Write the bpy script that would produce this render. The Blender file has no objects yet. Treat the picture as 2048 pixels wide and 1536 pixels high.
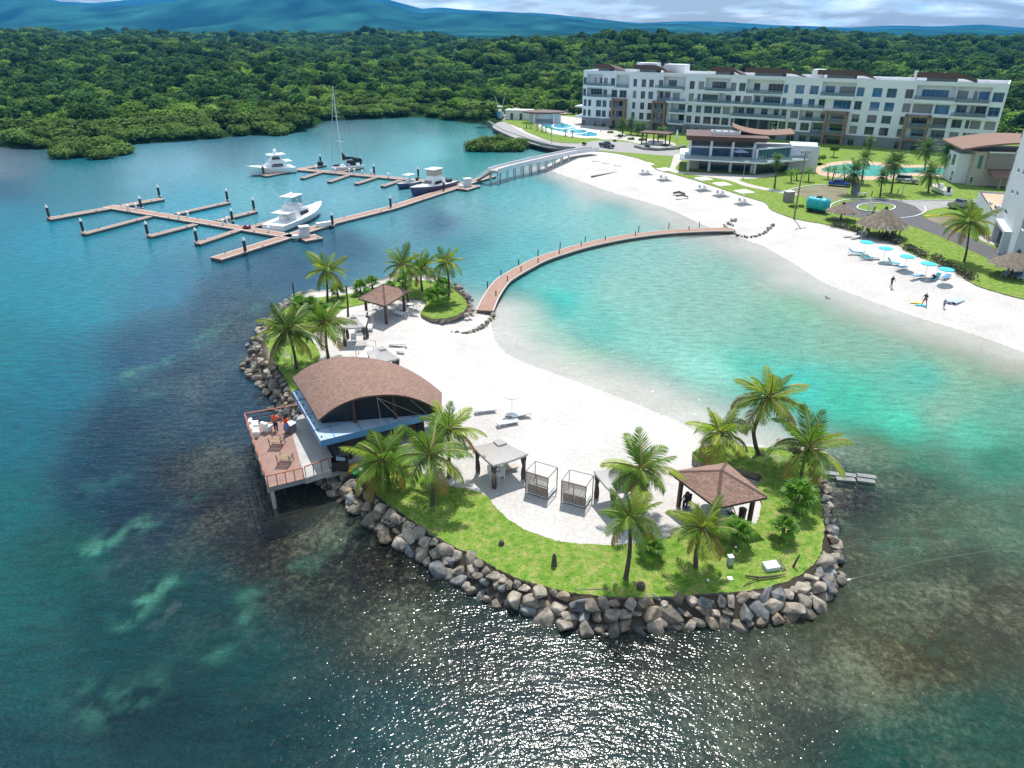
import bpy, bmesh, math, random
import numpy as np
from mathutils import Vector, Matrix
R = math.radians
rnd = random.Random(7)
sc = bpy.context.scene
COL = sc.collection

# ------------------------------------------------------------------ camera (drone, 32 m above the water)
CAM_H, CAM_F, CAM_T = 32.0, 1422.0, R(26.5)
cam_d = bpy.data.cameras.new('camera')
cam = bpy.data.objects.new('camera', cam_d); COL.objects.link(cam)
cam.location = (0, 0, CAM_H); cam.rotation_euler = (R(90) - CAM_T, 0, 0)
cam_d.sensor_width = 36; cam_d.lens = 36 * CAM_F / 2048
cam_d.clip_start = 0.5; cam_d.clip_end = 30000
sc.camera = cam

# ------------------------------------------------------------------ sky, sun, exposure
SUN_EL, SUN_AZ = R(64), R(9)          # azimuth from +Y towards +X
world = bpy.data.worlds.new('World'); sc.world = world; world.use_nodes = True
nt = world.node_tree; N = nt.nodes; L = nt.links; N.clear()
def nd(t, tree=None, **kw):
    n = (tree or nt).nodes.new(t)
    for k, v in kw.items(): setattr(n, k, v)
    return n
w_out = nd('ShaderNodeOutputWorld'); bg = nd('ShaderNodeBackground'); bg.inputs['Strength'].default_value = 0.085
sky = nd('ShaderNodeTexSky', sky_type='NISHITA', sun_disc=False, sun_elevation=SUN_EL, sun_rotation=SUN_AZ, altitude=0, air_density=1.0, dust_density=0.6, ozone_density=1.6)
tc = nd('ShaderNodeTexCoord'); sep = nd('ShaderNodeSeparateXYZ'); L.new(tc.outputs['Generated'], sep.inputs[0])
zz = nd('ShaderNodeMath', operation='MAXIMUM'); L.new(sep.outputs['Z'], zz.inputs[0]); zz.inputs[1].default_value = 0.0
za = nd('ShaderNodeMath', operation='ADD'); L.new(zz.outputs[0], za.inputs[0]); za.inputs[1].default_value = 0.16
dx = nd('ShaderNodeMath', operation='DIVIDE'); L.new(sep.outputs['X'], dx.inputs[0]); L.new(za.outputs[0], dx.inputs[1])
dy = nd('ShaderNodeMath', operation='DIVIDE'); L.new(sep.outputs['Y'], dy.inputs[0]); L.new(za.outputs[0], dy.inputs[1])
cb = nd('ShaderNodeCombineXYZ'); L.new(dx.outputs[0], cb.inputs[0]); L.new(dy.outputs[0], cb.inputs[1])
cn = nd('ShaderNodeTexNoise'); cn.inputs['Scale'].default_value = 1.25; cn.inputs['Detail'].default_value = 9; cn.inputs['Roughness'].default_value = 0.58; cn.inputs['Distortion'].default_value = 0.25
L.new(cb.outputs[0], cn.inputs['Vector'])
cr_ = nd('ShaderNodeValToRGB'); cr_.color_ramp.elements[0].position = 0.46; cr_.color_ramp.elements[1].position = 0.62
L.new(cn.outputs['Fac'], cr_.inputs['Fac'])
cn2 = nd('ShaderNodeTexNoise'); cn2.inputs['Scale'].default_value = 3.4; cn2.inputs['Detail'].default_value = 6; L.new(cb.outputs[0], cn2.inputs['Vector'])
cc = nd('ShaderNodeValToRGB'); cc.color_ramp.elements[0].position = 0.3; cc.color_ramp.elements[1].position = 0.7
cc.color_ramp.elements[0].color = (9.0, 12.4, 14.6, 1); cc.color_ramp.elements[1].color = (17.5, 18.2, 18.6, 1)
L.new(cn2.outputs['Fac'], cc.inputs['Fac'])
mx = nd('ShaderNodeMix', data_type='RGBA'); L.new(cr_.outputs['Color'], mx.inputs[0]); L.new(sky.outputs[0], mx.inputs[6]); L.new(cc.outputs['Color'], mx.inputs[7])
L.new(mx.outputs[2], bg.inputs['Color']); L.new(bg.outputs[0], w_out.inputs['Surface'])

sun_d = bpy.data.lights.new('sun', 'SUN'); sun_d.energy = 4.5; sun_d.angle = R(0.53); sun_d.color = (1.0, 0.955, 0.89)
sun = bpy.data.objects.new('sun', sun_d); COL.objects.link(sun)
sv = Vector((math.sin(SUN_AZ) * math.cos(SUN_EL), math.cos(SUN_AZ) * math.cos(SUN_EL), math.sin(SUN_EL)))
sun.rotation_euler = sv.to_track_quat('Z', 'Y').to_euler(); sun.location = (0, 0, 200)

sc.view_settings.view_transform = 'Standard'; sc.view_settings.look = 'None'
sc.view_settings.exposure = 0.42; sc.view_settings.gamma = 1.0; sc.view_settings.use_curve_mapping = False
sc.render.engine = 'CYCLES'
cy = sc.cycles
cy.use_denoising = True; cy.max_bounces = 8; cy.transparent_max_bounces = 16; cy.diffuse_bounces = 3; cy.glossy_bounces = 3; cy.volume_bounces = 0
cy.sample_clamp_indirect = 6; cy.caustics_reflective = False; cy.caustics_refractive = False

# ------------------------------------------------------------------ pixel ray -> point on a level z
ct, st = math.cos(CAM_T), math.sin(CAM_T)
def ray(u, v):
    r, up = (u - 1024) / CAM_F, (768 - v) / CAM_F
    return Vector((r, ct + up * st, -st + up * ct))
def P(u, v, z=0.0):
    d = ray(u, v); t = (z - CAM_H) / d.z
    return (d.x * t, d.y * t)
def P3(u, v, z=0.0):
    p = P(u, v, z); return Vector((p[0], p[1], z))
def Zat(u, v, y):
    d = ray(u, v); t = y / d.y
    return CAM_H + d.z * t
def PL(z, *uv): return [P(u, v, z) for u, v in uv]
def mpp(u, v, z=0.0):                       # metres per photograph pixel at that ground point
    p = P(u, v, z); return (p[1] * ct + (CAM_H - z) * st) / CAM_F
def curve(pts, n=6, closed=False):          # Catmull-Rom through points of any dimension
    q = [Vector(p).to_3d() if len(p) == 2 else Vector(p) for p in pts]; out = []; m = len(q)
    for i in range(m if closed else m - 1):
        a, b, c, d = (q[(i + k) % m] if closed else q[min(max(i + k, 0), m - 1)] for k in (-1, 0, 1, 2))
        for j in range(n):
            t = j / n
            out.append(0.5 * ((2 * b) + (c - a) * t + (2 * a - 5 * b + 4 * c - d) * t * t + (3 * b - a - 3 * c + d) * t ** 3))
    if not closed: out.append(q[-1])
    return out

# ------------------------------------------------------------------ materials
def lin(r, g, b):
    f = lambda c: (c / 255 / 12.92) if c / 255 <= 0.04045 else ((c / 255 + 0.055) / 1.055) ** 2.4
    return (f(r), f(g), f(b))
def mat(name, col, rough=0.6, var=0.0, vscale=3.0, bump=0.0, bscale=20.0, spec=0.5, metal=0.0, objvar=0.0, col2=None, attr=None, coord='Object', trans=0.0, detail=4):
    m = bpy.data.materials.new(name); m.use_nodes = True
    t = m.node_tree; b = t.nodes['Principled BSDF']
    b.inputs['Roughness'].default_value = rough; b.inputs['Metallic'].default_value = metal
    b.inputs['Specular IOR Level'].default_value = spec
    c2 = col2 or tuple(c * (1 - var) for c in col)
    co = nd('ShaderNodeTexCoord', t)
    src = None
    if var or col2:
        n = nd('ShaderNodeTexNoise', t); n.inputs['Scale'].default_value = vscale; n.inputs['Detail'].default_value = detail; n.inputs['Roughness'].default_value = 0.6
        t.links.new(co.outputs[coord], n.inputs['Vector'])
        ra = nd('ShaderNodeValToRGB', t); ra.color_ramp.elements[0].position = 0.35; ra.color_ramp.elements[1].position = 0.65
        ra.color_ramp.elements[0].color = (*c2, 1); ra.color_ramp.elements[1].color = (*col, 1)
        t.links.new(n.outputs['Fac'], ra.inputs['Fac']); src = ra.outputs['Color']
    if attr:
        a = nd('ShaderNodeAttribute', t, attribute_name=attr); mm = nd('ShaderNodeMix', t, data_type='RGBA', blend_type='MULTIPLY'); mm.inputs[0].default_value = 1
        if src: t.links.new(src, mm.inputs[6])
        else: mm.inputs[6].default_value = (*col, 1)
        t.links.new(a.outputs['Color'], mm.inputs[7]); src = mm.outputs[2]
    if objvar:
        oi = nd('ShaderNodeObjectInfo', t); mr = nd('ShaderNodeMapRange', t); mr.inputs['To Min'].default_value = 1 - objvar; mr.inputs['To Max'].default_value = 1 + objvar * 0.6
        t.links.new(oi.outputs['Random'], mr.inputs['Value'])
        hs = nd('ShaderNodeHueSaturation', t); t.links.new(mr.outputs[0], hs.inputs['Value'])
        if src: t.links.new(src, hs.inputs['Color'])
        else: hs.inputs['Color'].default_value = (*col, 1)
        src = hs.outputs[0]
    if src: t.links.new(src, b.inputs['Base Color'])
    else: b.inputs['Base Color'].default_value = (*col, 1)
    if bump:
        n2 = nd('ShaderNodeTexNoise', t); n2.inputs['Scale'].default_value = bscale; n2.inputs['Detail'].default_value = 5
        t.links.new(co.outputs[coord], n2.inputs['Vector'])
        bp = nd('ShaderNodeBump', t); bp.inputs['Strength'].default_value = 1.0; bp.inputs['Distance'].default_value = bump
        t.links.new(n2.outputs['Fac'], bp.inputs['Height']); t.links.new(bp.outputs[0], b.inputs['Normal'])
    if trans:
        o = t.nodes['Material Output']; tr = nd('ShaderNodeBsdfTranslucent', t); ms = nd('ShaderNodeMixShader', t); ms.inputs[0].default_value = trans
        if src: t.links.new(src, tr.inputs['Color'])
        else: tr.inputs['Color'].default_value = (*col, 1)
        t.links.new(b.outputs[0], ms.inputs[1]); t.links.new(tr.outputs[0], ms.inputs[2]); t.links.new(ms.outputs[0], o.inputs['Surface'])
    return m
M = {}
M['white'] = mat('white_paint', (.74, .74, .72), .5, var=.06, vscale=.7)
M['wall_white'] = mat('white_render', (.72, .755, .80), .7, var=.07, vscale=.25, bump=.004, bscale=8)  # white walls, with the blue of the sky light put into the colour
M['wall_grey'] = mat('grey_render', (.22, .24, .26), .75, var=.15, vscale=.4)
M['portal'] = mat('brown_stone_cladding', (.27, .18, .12), .75, var=.25, vscale=1.5)
M['canopy_brown'] = mat('brown_metal_roof', (.10, .048, .032), .5, var=.15, vscale=.4)
M['frame_dark'] = mat('dark_window_frame', (.05, .055, .06), .4)
M['glass'] = mat('dark_window_glass', (.018, .045, .055), .06, spec=.9, objvar=.8)
M['glass_curtain'] = mat('curtained_window_glass', (.20, .22, .22), .15, spec=.8, objvar=.5)
M['glass_blue'] = mat('blue_window_glass', (.02, .12, .25), .05, spec=.9, objvar=.5)
M['glass_teal'] = mat('teal_window_glass', (.02, .12, .12), .1, spec=.8)

m = bpy.data.materials.new('balcony_glass'); m.use_nodes = True; tt = m.node_tree; pbs = tt.nodes['Principled BSDF']; pbs.inputs['Base Color'].default_value = (.24, .30, .32, 1); pbs.inputs['Roughness'].default_value = .08
trn = nd('ShaderNodeBsdfTransparent', tt); trn.inputs[0].default_value = (.84, .92, .93, 1); mxs = nd('ShaderNodeMixShader', tt); mxs.inputs[0].default_value = .35
tt.links.new(trn.outputs[0], mxs.inputs[1]); tt.links.new(pbs.outputs[0], mxs.inputs[2]); tt.links.new(mxs.outputs[0], tt.nodes['Material Output'].inputs['Surface']); M['rail_glass'] = m
M['concrete'] = mat('concrete', (.42, .41, .39), .85, var=.2, vscale=1.2, bump=.004, bscale=30)
M['concrete_dark'] = mat('weathered_concrete', (.24, .25, .25), .85, var=.35, vscale=.8)
M['paving'] = mat('light_paving', (.47, .44, .41), .85, var=.15, vscale=.5)
M['asphalt'] = mat('asphalt', (.095, .093, .098), .9, var=.2, vscale=.6, bump=.004, bscale=30)
M['road'] = mat('grey_road', (.30, .295, .29), .9, var=.15, vscale=.5)
M['dock_wood'] = mat('dock_decking', (.33, .20, .15), .8, var=.25, vscale=1.5)
M['dock_edge'] = mat('dock_edge', (.50, .45, .41), .8)
M['dock_side'] = mat('dock_float', (.10, .105, .10), .8, var=.4, vscale=1.0)
M['deck_wood'] = mat('deck_boards', (.29, .175, .145), .75, var=.22, vscale=1.6)
M['rail_wood'] = mat('red_brown_rail', (.34, .115, .06), .6, var=.2, vscale=3)
M['post_dark'] = mat('dark_red_timber', (.065, .026, .022), .6, var=.2, vscale=3)
M['black'] = mat('black_plastic', (.015, .016, .018), .55)
M['pile'] = mat('black_pile', (.018, .02, .026), .45)
M['grey_metal'] = mat('grey_metal', (.30, .31, .32), .45, metal=.3)
M['white_plastic'] = mat('white_plastic', (.78, .78, .77), .4)
M['fabric_grey'] = mat('grey_canvas', (.50, .47, .45), .9, var=.08, vscale=1.5, bump=.01, bscale=3)
M['fabric_dark'] = mat('dark_curtain', (.075, .062, .055), .9, var=.2, vscale=4)
M['fabric_white'] = mat('white_fabric', (.80, .80, .79), .9)
M['slat'] = mat('brown_slat', (.19, .155, .135), .7, var=.25, vscale=3)
M['bench_wood'] = mat('tan_timber', (.36, .25, .14), .7, var=.2, vscale=4)
M['blue_fascia'] = mat('blue_fascia', (.10, .27, .52), .45, var=.06, vscale=1)
M['canopy_top'] = mat('pale_blue_membrane', (.34, .45, .56), .6, var=.15, vscale=.8)
M['sh1'] = mat('shingle_mid', (.27, .168, .128), .9, var=.18, vscale=5)
M['sh2'] = mat('shingle_dark', (.225, .138, .107), .9, var=.18, vscale=5)
M['sh3'] = mat('shingle_light', (.31, .198, .152), .9, var=.18, vscale=5)
M['roof_brown'] = mat('brown_tile_roof', (.235, .145, .108), .9, var=.2, vscale=1.5)
M['shcap'] = mat('shingle_cap', (.105, .062, .052), .9, var=.2, vscale=4)
M['thatch'] = mat('palm_thatch', (.20, .165, .125), .95, var=.45, vscale=2.5, bump=.05, bscale=9)
M['thatch2'] = mat('palm_thatch_pale', (.27, .235, .185), .95, var=.35, vscale=4)
M['trunk'] = mat('palm_bark', (.105, .082, .062), .9, var=.4, vscale=3, bump=.02, bscale=14)
M['bark'] = mat('tree_bark', (.09, .07, .055), .9, var=.4, vscale=2)
M['turq'] = mat('turquoise_plastic', (.01, .36, .42), .35)
M['turq_cloth'] = mat('turquoise_cloth', (.04, .50, .60), .8)
M['teal_cloth'] = mat('teal_cloth', (.03, .33, .40), .8)
M['blue_cloth'] = mat('blue_cloth', (.06, .22, .42), .8)
M['navy'] = mat('navy_cloth', (.014, .02, .045), .8)
M['orange'] = mat('orange_shirt', (.80, .085, .03), .8)
M['jeans'] = mat('blue_skirt', (.14, .21, .36), .85)
M['skin'] = mat('skin', (.22, .115, .075), .6)
M['hair'] = mat('black_hair', (.012, .010, .010), .6)
M['red'] = mat('red_paint', (.16, .012, .02), .25)
M['car_blue'] = mat('blue_car_paint', (.01, .04, .30), .25)
M['car_dark'] = mat('dark_grey_car_paint', (.03, .035, .045), .25)
M['car_silver'] = mat('silver_car_paint', (.30, .32, .34), .25, metal=.3)
M['tyre'] = mat('tyre_rubber', (.015, .015, .016), .8)
M['hull_white'] = mat('white_gelcoat', (.80, .81, .82), .22)
M['hull_blue'] = mat('dark_hull_paint', (.06, .075, .16), .25)
M['hull_teal'] = mat('pale_blue_hull', (.18, .45, .62), .25)
M['boat_glass'] = mat('boat_window', (.012, .016, .03), .06, spec=.9)
M['canvas_black'] = mat('black_canvas', (.012, .014, .022), .85)
M['yellow'] = mat('yellow_plastic', (.75, .47, .02), .5)
M['green_plastic'] = mat('green_plastic', (.02, .25, .12), .5)
M['sand_paving'] = mat('sand_coloured_paving', (.50, .36, .25), .9, var=.15, vscale=.6)
M['dry_grass'] = mat('worn_gravel', (.21, .19, .115), .95, var=.3, vscale=.4)
M['hedge'] = mat('hedge_leaf', (.045, .05, .016), .9, var=.5, vscale=3, bump=.1, bscale=3)
M['wood_grey'] = mat('driftwood', (.19, .165, .14), .9, var=.3, vscale=4)
M['beige'] = mat('beige_render', (.45, .40, .34), .8, var=.08, vscale=.5)
M['taupe'] = mat('taupe_render', (.26, .235, .21), .8, var=.1, vscale=.5)
M['bluegrey'] = mat('pale_grey_concrete_wall', (.60, .635, .68), .8, var=.1, vscale=.4)

# ------------------------------------------------------------------ mesh builder
class MB:
    def __init__(s): s.v = []; s.f = []; s.m = []
    def add(s, vs, fs, mi=0):
        o = len(s.v); s.v.extend([tuple(v) for v in vs])
        for f in fs: s.f.append(tuple(i + o for i in f)); s.m.append(mi)
        return s
    def box(s, c, d, rz=0.0, mi=0, rot=None):
        m = rot if rot is not None else Matrix.Rotation(rz, 3, 'Z'); c = Vector(c); h = [x / 2 for x in d]
        vs = [c + m @ Vector((x * h[0], y * h[1], z * h[2])) for x, y, z in ((-1,-1,-1),(1,-1,-1),(1,1,-1),(-1,1,-1),(-1,-1,1),(1,-1,1),(1,1,1),(-1,1,1))]
        return s.add(vs, [(0,3,2,1),(4,5,6,7),(0,1,5,4),(1,2,6,5),(2,3,7,6),(3,0,4,7)], mi)
    def bar(s, a, b, w, h=None, mi=0):           # square bar from a to b
        a = Vector(a); b = Vector(b); d = b - a; l = d.length
        q = d.to_track_quat('X', 'Z').to_matrix()
        return s.box((a + b) / 2, (l, w, h or w), rot=q, mi=mi)
    def prism(s, poly, z0, z1, mi=0, ms=None, bottom=True):
        n = len(poly); area = sum(poly[i][0] * poly[(i+1) % n][1] - poly[(i+1) % n][0] * poly[i][1] for i in range(n))
        if area < 0: poly = poly[::-1]
        vs = [(p[0], p[1], z0) for p in poly] + [(p[0], p[1], z1) for p in poly]
        ms = mi if ms is None else ms
        s.add(vs, [tuple(range(n, 2 * n))], mi)
        s.add(vs, [(i, (i+1) % n, n + (i+1) % n, n + i) for i in range(n)], ms)
        if bottom: s.add(vs, [tuple(range(n-1, -1, -1))], ms)
        return s
    def tube(s, pts, r, n=8, mi=0, caps=True):
        pts = [Vector(p) for p in pts]; k = len(pts); rs = r if hasattr(r, '__len__') else [r] * k
        vs = []; up = Vector((0, 0, 1))
        for i, p in enumerate(pts):
            d = (pts[min(i+1, k-1)] - pts[max(i-1, 0)]).normalized()
            x = d.cross(Vector((1, 0, 0)) if abs(d.x) < .9 else up).normalized(); y = d.cross(x)
            vs += [p + (x * math.cos(2*math.pi*j/n) + y * math.sin(2*math.pi*j/n)) * rs[i] for j in range(n)]
        fs = [(i*n+j, i*n+(j+1) % n, (i+1)*n+(j+1) % n, (i+1)*n+j) for i in range(k-1) for j in range(n)]
        if caps: fs += [tuple(range(n-1, -1, -1)), tuple(range((k-1)*n, k*n))]
        return s.add(vs, fs, mi)
    def lathe(s, prof, n=16, at=(0, 0, 0), mi=0, sx=1, sy=1):
        a = Vector(at); k = len(prof)
        vs = [a + Vector((r * sx * math.cos(2*math.pi*j/n), r * sy * math.sin(2*math.pi*j/n), z)) for r, z in prof for j in range(n)]
        fs = [(i*n+j, i*n+(j+1) % n, (i+1)*n+(j+1) % n, (i+1)*n+j) for i in range(k-1) for j in range(n)]
        fs += [tuple(range(n-1, -1, -1)), tuple(range((k-1)*n, k*n))]
        return s.add(vs, fs, mi)
    def build(s, name, mats, parent=None, smooth=False, kind=None, link=True):
        me = bpy.data.meshes.new(name); me.from_pydata(s.v, [], s.f)
        for m in (mats if isinstance(mats, (list, tuple)) else [mats]): me.materials.append(M[m] if isinstance(m, str) else m)
        if len(me.materials) > 1: me.polygons.foreach_set('material_index', s.m)
        if smooth: me.polygons.foreach_set('use_smooth', [True] * len(me.polygons))
        me.update()
        if not link: return me
        return obj(name, me, parent, kind)
def obj(name, me, parent=None, kind=None, loc=None, rot=None, scale=None):
    o = bpy.data.objects.new(name, me); COL.objects.link(o)
    if parent is not None: o.parent = parent
    if kind: o['kind'] = kind
    if loc is not None: o.location = loc
    if rot is not None: o.rotation_euler = rot
    if scale is not None: o.scale = (scale,) * 3 if isinstance(scale, (int, float)) else scale
    return o
def tag(o, label, cat, group=None):
    o['label'] = label; o['category'] = cat
    if group: o['group'] = group
    return o
def thing(name, label, cat, loc=(0, 0, 0), rz=0.0, group=None, scale=1.0):
    o = bpy.data.objects.new(name, None); COL.objects.link(o); o.empty_display_size = .2
    o.location = loc; o.rotation_euler = (0, 0, rz); o.scale = (scale,) * 3
    return tag(o, label, cat, group)
def dup(o, loc=None, rz=None, label=None, parent=None, scale=None):
    c = o.copy(); COL.objects.link(c)
    if parent is not None: c.parent = parent
    if loc is not None: c.location = loc
    if rz is not None: c.rotation_euler = (0, 0, rz)
    if scale is not None: c.scale = (scale,) * 3
    if label: c['label'] = label
    for ch in o.children: dup(ch, parent=c)
    return c
def ang(a, b): return math.atan2(b[1] - a[1], b[0] - a[0])
def v2(p): return Vector((p[0], p[1]))
GI, GS = 1.36, 1.30            # island lawn / sand level
GM, GMS = 1.62, 1.50           # mainland lawn / sand level
# ------------------------------------------------------------------ terrain, seabed, water
ISL_BEACH = [(988,624),(982,648),(986,676),(1006,704),(1040,724),(1080,738),(1140,760),(1224,790),(1290,816),(1369,850),(1405,874),(1440,890),(1490,890)]
ISL_ROCK = [(1490,890),(1560,897),(1600,908),(1640,945),(1650,1000),(1657,1060),(1672,1110),(1675,1150),(1655,1190),(1610,1228),(1540,1245),(1450,1250),(1350,1255),(1250,1258),(1180,1260),(1120,1245),(1060,1228),(1000,1208),(960,1188),(900,1152),(840,1115),(780,1080),(740,1045),(700,1015),(665,985),(640,960),(615,930),(597,890),(585,850),(562,830),(545,795),(530,762),(502,748),(500,725),(508,690),(525,662),(545,640),(572,612),(600,597),(640,590),(700,583),(760,568),(800,556),(860,556),(905,572),(935,595),(948,615),(965,624),(988,624)]
MAIN_BEACH = [(1085,336),(1120,347),(1160,361),(1210,379),(1270,397),(1330,414),(1370,431),(1400,446),(1440,461),(1480,474),(1530,492),(1590,527),(1650,566),(1740,600),(1830,632),(1950,668),(2048,703)]
MAIN_ROCK = [(1085,336),(1105,326),(1145,310),(1110,303),(1060,289),(1010,272),(978,252),(960,246),(945,247),(900,240),(840,233),(780,236),(700,239),(648,241),(632,251),(590,263),(545,271),(500,269),(430,276),(350,283),(245,289),(200,293),(130,297),(60,297),(0,293),(-200,286)]
bi = PL(0, *ISL_BEACH); ri = PL(0, *ISL_ROCK)
bm_ = PL(0, *MAIN_BEACH) + [(72, 52), (110, 34), (220, 10)]
rm = PL(0, *MAIN_ROCK) + [(-420, 250), (-900, 200)]
isl_poly = np.array(bi + ri[1:-1]); main_poly = np.array(rm[::-1] + bm_[1:] + [(9500, 10), (9500, 9200), (-9500, 9200), (-9500, 200)])
def segd(px, py, pts):
    d = np.full(px.shape, 1e9)
    for a, b in zip(pts[:-1], pts[1:]):
        ax, ay = a; bx, by = b; ex, ey = bx - ax, by - ay; l2 = ex*ex + ey*ey + 1e-9
        t = np.clip(((px-ax)*ex + (py-ay)*ey) / l2, 0, 1)
        d = np.minimum(d, (px-ax-t*ex)**2 + (py-ay-t*ey)**2)
    return np.sqrt(d)
def inside(px, py, poly):
    r = np.zeros(px.shape, bool); n = len(poly)
    for i in range(n):
        x1, y1 = poly[i]; x2, y2 = poly[(i+1) % n]
        c = ((y1 > py) != (y2 > py)) & (px < (x2-x1) * (py-y1) / (y2-y1 + 1e-12) + x1)
        r ^= c
    return r
def vnoise(x, y, seed=0):
    xi = np.floor(x).astype(np.int64); yi = np.floor(y).astype(np.int64); fx = x - xi; fy = y - yi
    h = lambda a, b: (np.sin((a * 127.1 + b * 311.7 + seed * 74.7) % 6283.0) * 43758.5453) % 1.0
    sx = fx*fx*(3-2*fx); sy = fy*fy*(3-2*fy)
    return (h(xi, yi)*(1-sx) + h(xi+1, yi)*sx)*(1-sy) + (h(xi, yi+1)*(1-sx) + h(xi+1, yi+1)*sx)*sy
def fbm(x, y, o=4, seed=0):
    r = 0; a = .5
    for k in range(o): r = r + a * vnoise(x * 2**k, y * 2**k, seed + k * 13); a *= .5
    return r
RID_U = [-1500,-400,0,60,140,250,400,500,640,760,900,1024,1100,1200,1330,1400,1470,1560,1680,1800,1950,2048,2400,3500]
RID_V = [40,38,33,36,60,56,66,61,62,52,60,61,59,63,61,76,66,54,57,68,61,62,60,55]
M2_U = [-1500,0,110,130,200,280,330,500,650,780,820,845,875,1024,1060,1110,1180,1240,1280,1330,1410,1470,1540,1600,1700,1780,1860,1960,2048,3500]
M2_V = [-5,-8,-4,4,8,4,-2,-20,-16,1,14,19,17,25,27,31,37,44,47,46,43,46,52,53,57,52,54,50,57,50]
def uof(x, y): return 1024 + CAM_F * 1.117 * x / np.maximum(y, 1)
def smooth(a, b, x):
    t = np.clip((x-a) / (b-a), 0, 1); return t*t*(3-2*t)
def hills(x, y):
    u = uof(x, y); r1 = 900.0
    k = 5.63e-4
    top = 32 + r1 * (59 - np.interp(u, RID_U, RID_V)) * k - 26
    prof = smooth(330, 880, y) ** 1.7
    back = 1 - smooth(960, 1500, y) * .75
    h = top * prof * back
    h = h + (fbm(x / 150, y / 150, 4, 3) - .43) * 48 * smooth(320, 600, y) * (1 - .5 * smooth(760, 900, y) * (y < 1100)) + smooth(300, 400, y) * 2
    h = np.maximum(h, 0)
    m1 = np.maximum(0, (32 + 5000 * (59 - (np.interp(u, M2_U, M2_V) + 9 + (fbm(u / 130, y * 0, 3, 9) - .5) * 16)) * k)) * (lambda g: g * (1 + (fbm(x / 300, y / 420, 5, 21) - .5) * 2.4 * (1 - g)))(np.exp(-((y - 5000) / 1100) ** 2))
    m2 = np.maximum(0, (32 + 8000 * (59 - np.interp(u, M2_U, M2_V)) * k)) * np.exp(-((y - 8000) / 1000) ** 2) * (.9 + .2 * fbm(x / 420, y / 700, 5, 33))
    return h * (1 - smooth(1300, 2400, y)) + np.where(y > 1200, np.maximum(m1, m2), 0) + smooth(1200, 2000, y) * 6
def ground(px, py):
    dBi = segd(px, py, bi); dRi = segd(px, py, ri); dBm = segd(px, py, bm_); dRm = segd(px, py, rm)
    ii = inside(px, py, isl_poly); im = inside(px, py, main_poly)
    hi = np.minimum(np.minimum(GS, .11 * dBi), 1.0 * dRi)
    hm = np.minimum(np.minimum(GMS, .13 * dBm), .9 * dRm)
    out = -np.minimum(np.minimum(.05 * np.minimum(dBi, dBm), .55 * np.minimum(dRi, dRm) + .05), 4.0)
    h = np.where(ii, hi, np.where(im, hm, out))
    return h, np.minimum(dBi, dBm), np.minimum(dRi, dRm), ii, im
ROWS, COLS = 540, 400
ys = 9.0 * (9000.0 / 9.0) ** (np.arange(ROWS) / (ROWS - 1))
cu = np.linspace(-1, 1, COLS)
gx = (cu[None, :] * (1.0 * ys[:, None] + 30)); gy = np.repeat(ys[:, None], COLS, 1)
gz, gB, gR, gI, gM = ground(gx, gy)
far = gM & (gy > 200)
gz = np.where(far, gz + hills(gx, gy) * smooth(0, 40, gR), gz)
gz = gz + np.where(gI | gM, (fbm(gx * .6, gy * .6, 3, 5) - .45) * .10 * np.clip(gB / 3, 0, 1) * (gy < 330), 0)
def grid_mesh(name, X, Y, Z):
    r, c = X.shape; me = bpy.data.meshes.new(name)
    co = np.stack([X, Y, Z], -1).reshape(-1, 3).astype(np.float32)
    i = np.arange(r * c).reshape(r, c)
    q = np.stack([i[:-1, :-1], i[:-1, 1:], i[1:, 1:], i[1:, :-1]], -1).reshape(-1, 4)
    me.vertices.add(len(co)); me.vertices.foreach_set('co', co.ravel())
    me.loops.add(q.size); me.loops.foreach_set('vertex_index', q.ravel().astype(np.int32))
    me.polygons.add(len(q)); me.polygons.foreach_set('loop_start', (np.arange(len(q)) * 4).astype(np.int32)); me.polygons.foreach_set('loop_total', np.full(len(q), 4, np.int32))
    me.polygons.foreach_set('use_smooth', np.ones(len(q), bool)); me.update(calc_edges=True); me.validate()
    return me
def set_col(me, name, arr):
    a = me.attributes.new(name, 'FLOAT_COLOR', 'POINT'); d = np.ones((len(me.vertices), 4), np.float32); d[:, :3] = arr.reshape(-1, 3); a.data.foreach_set('color', d.ravel())
def set_f(me, name, arr):
    a = me.attributes.new(name, 'FLOAT', 'POINT'); a.data.foreach_set('value', arr.ravel().astype(np.float32))

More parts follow.
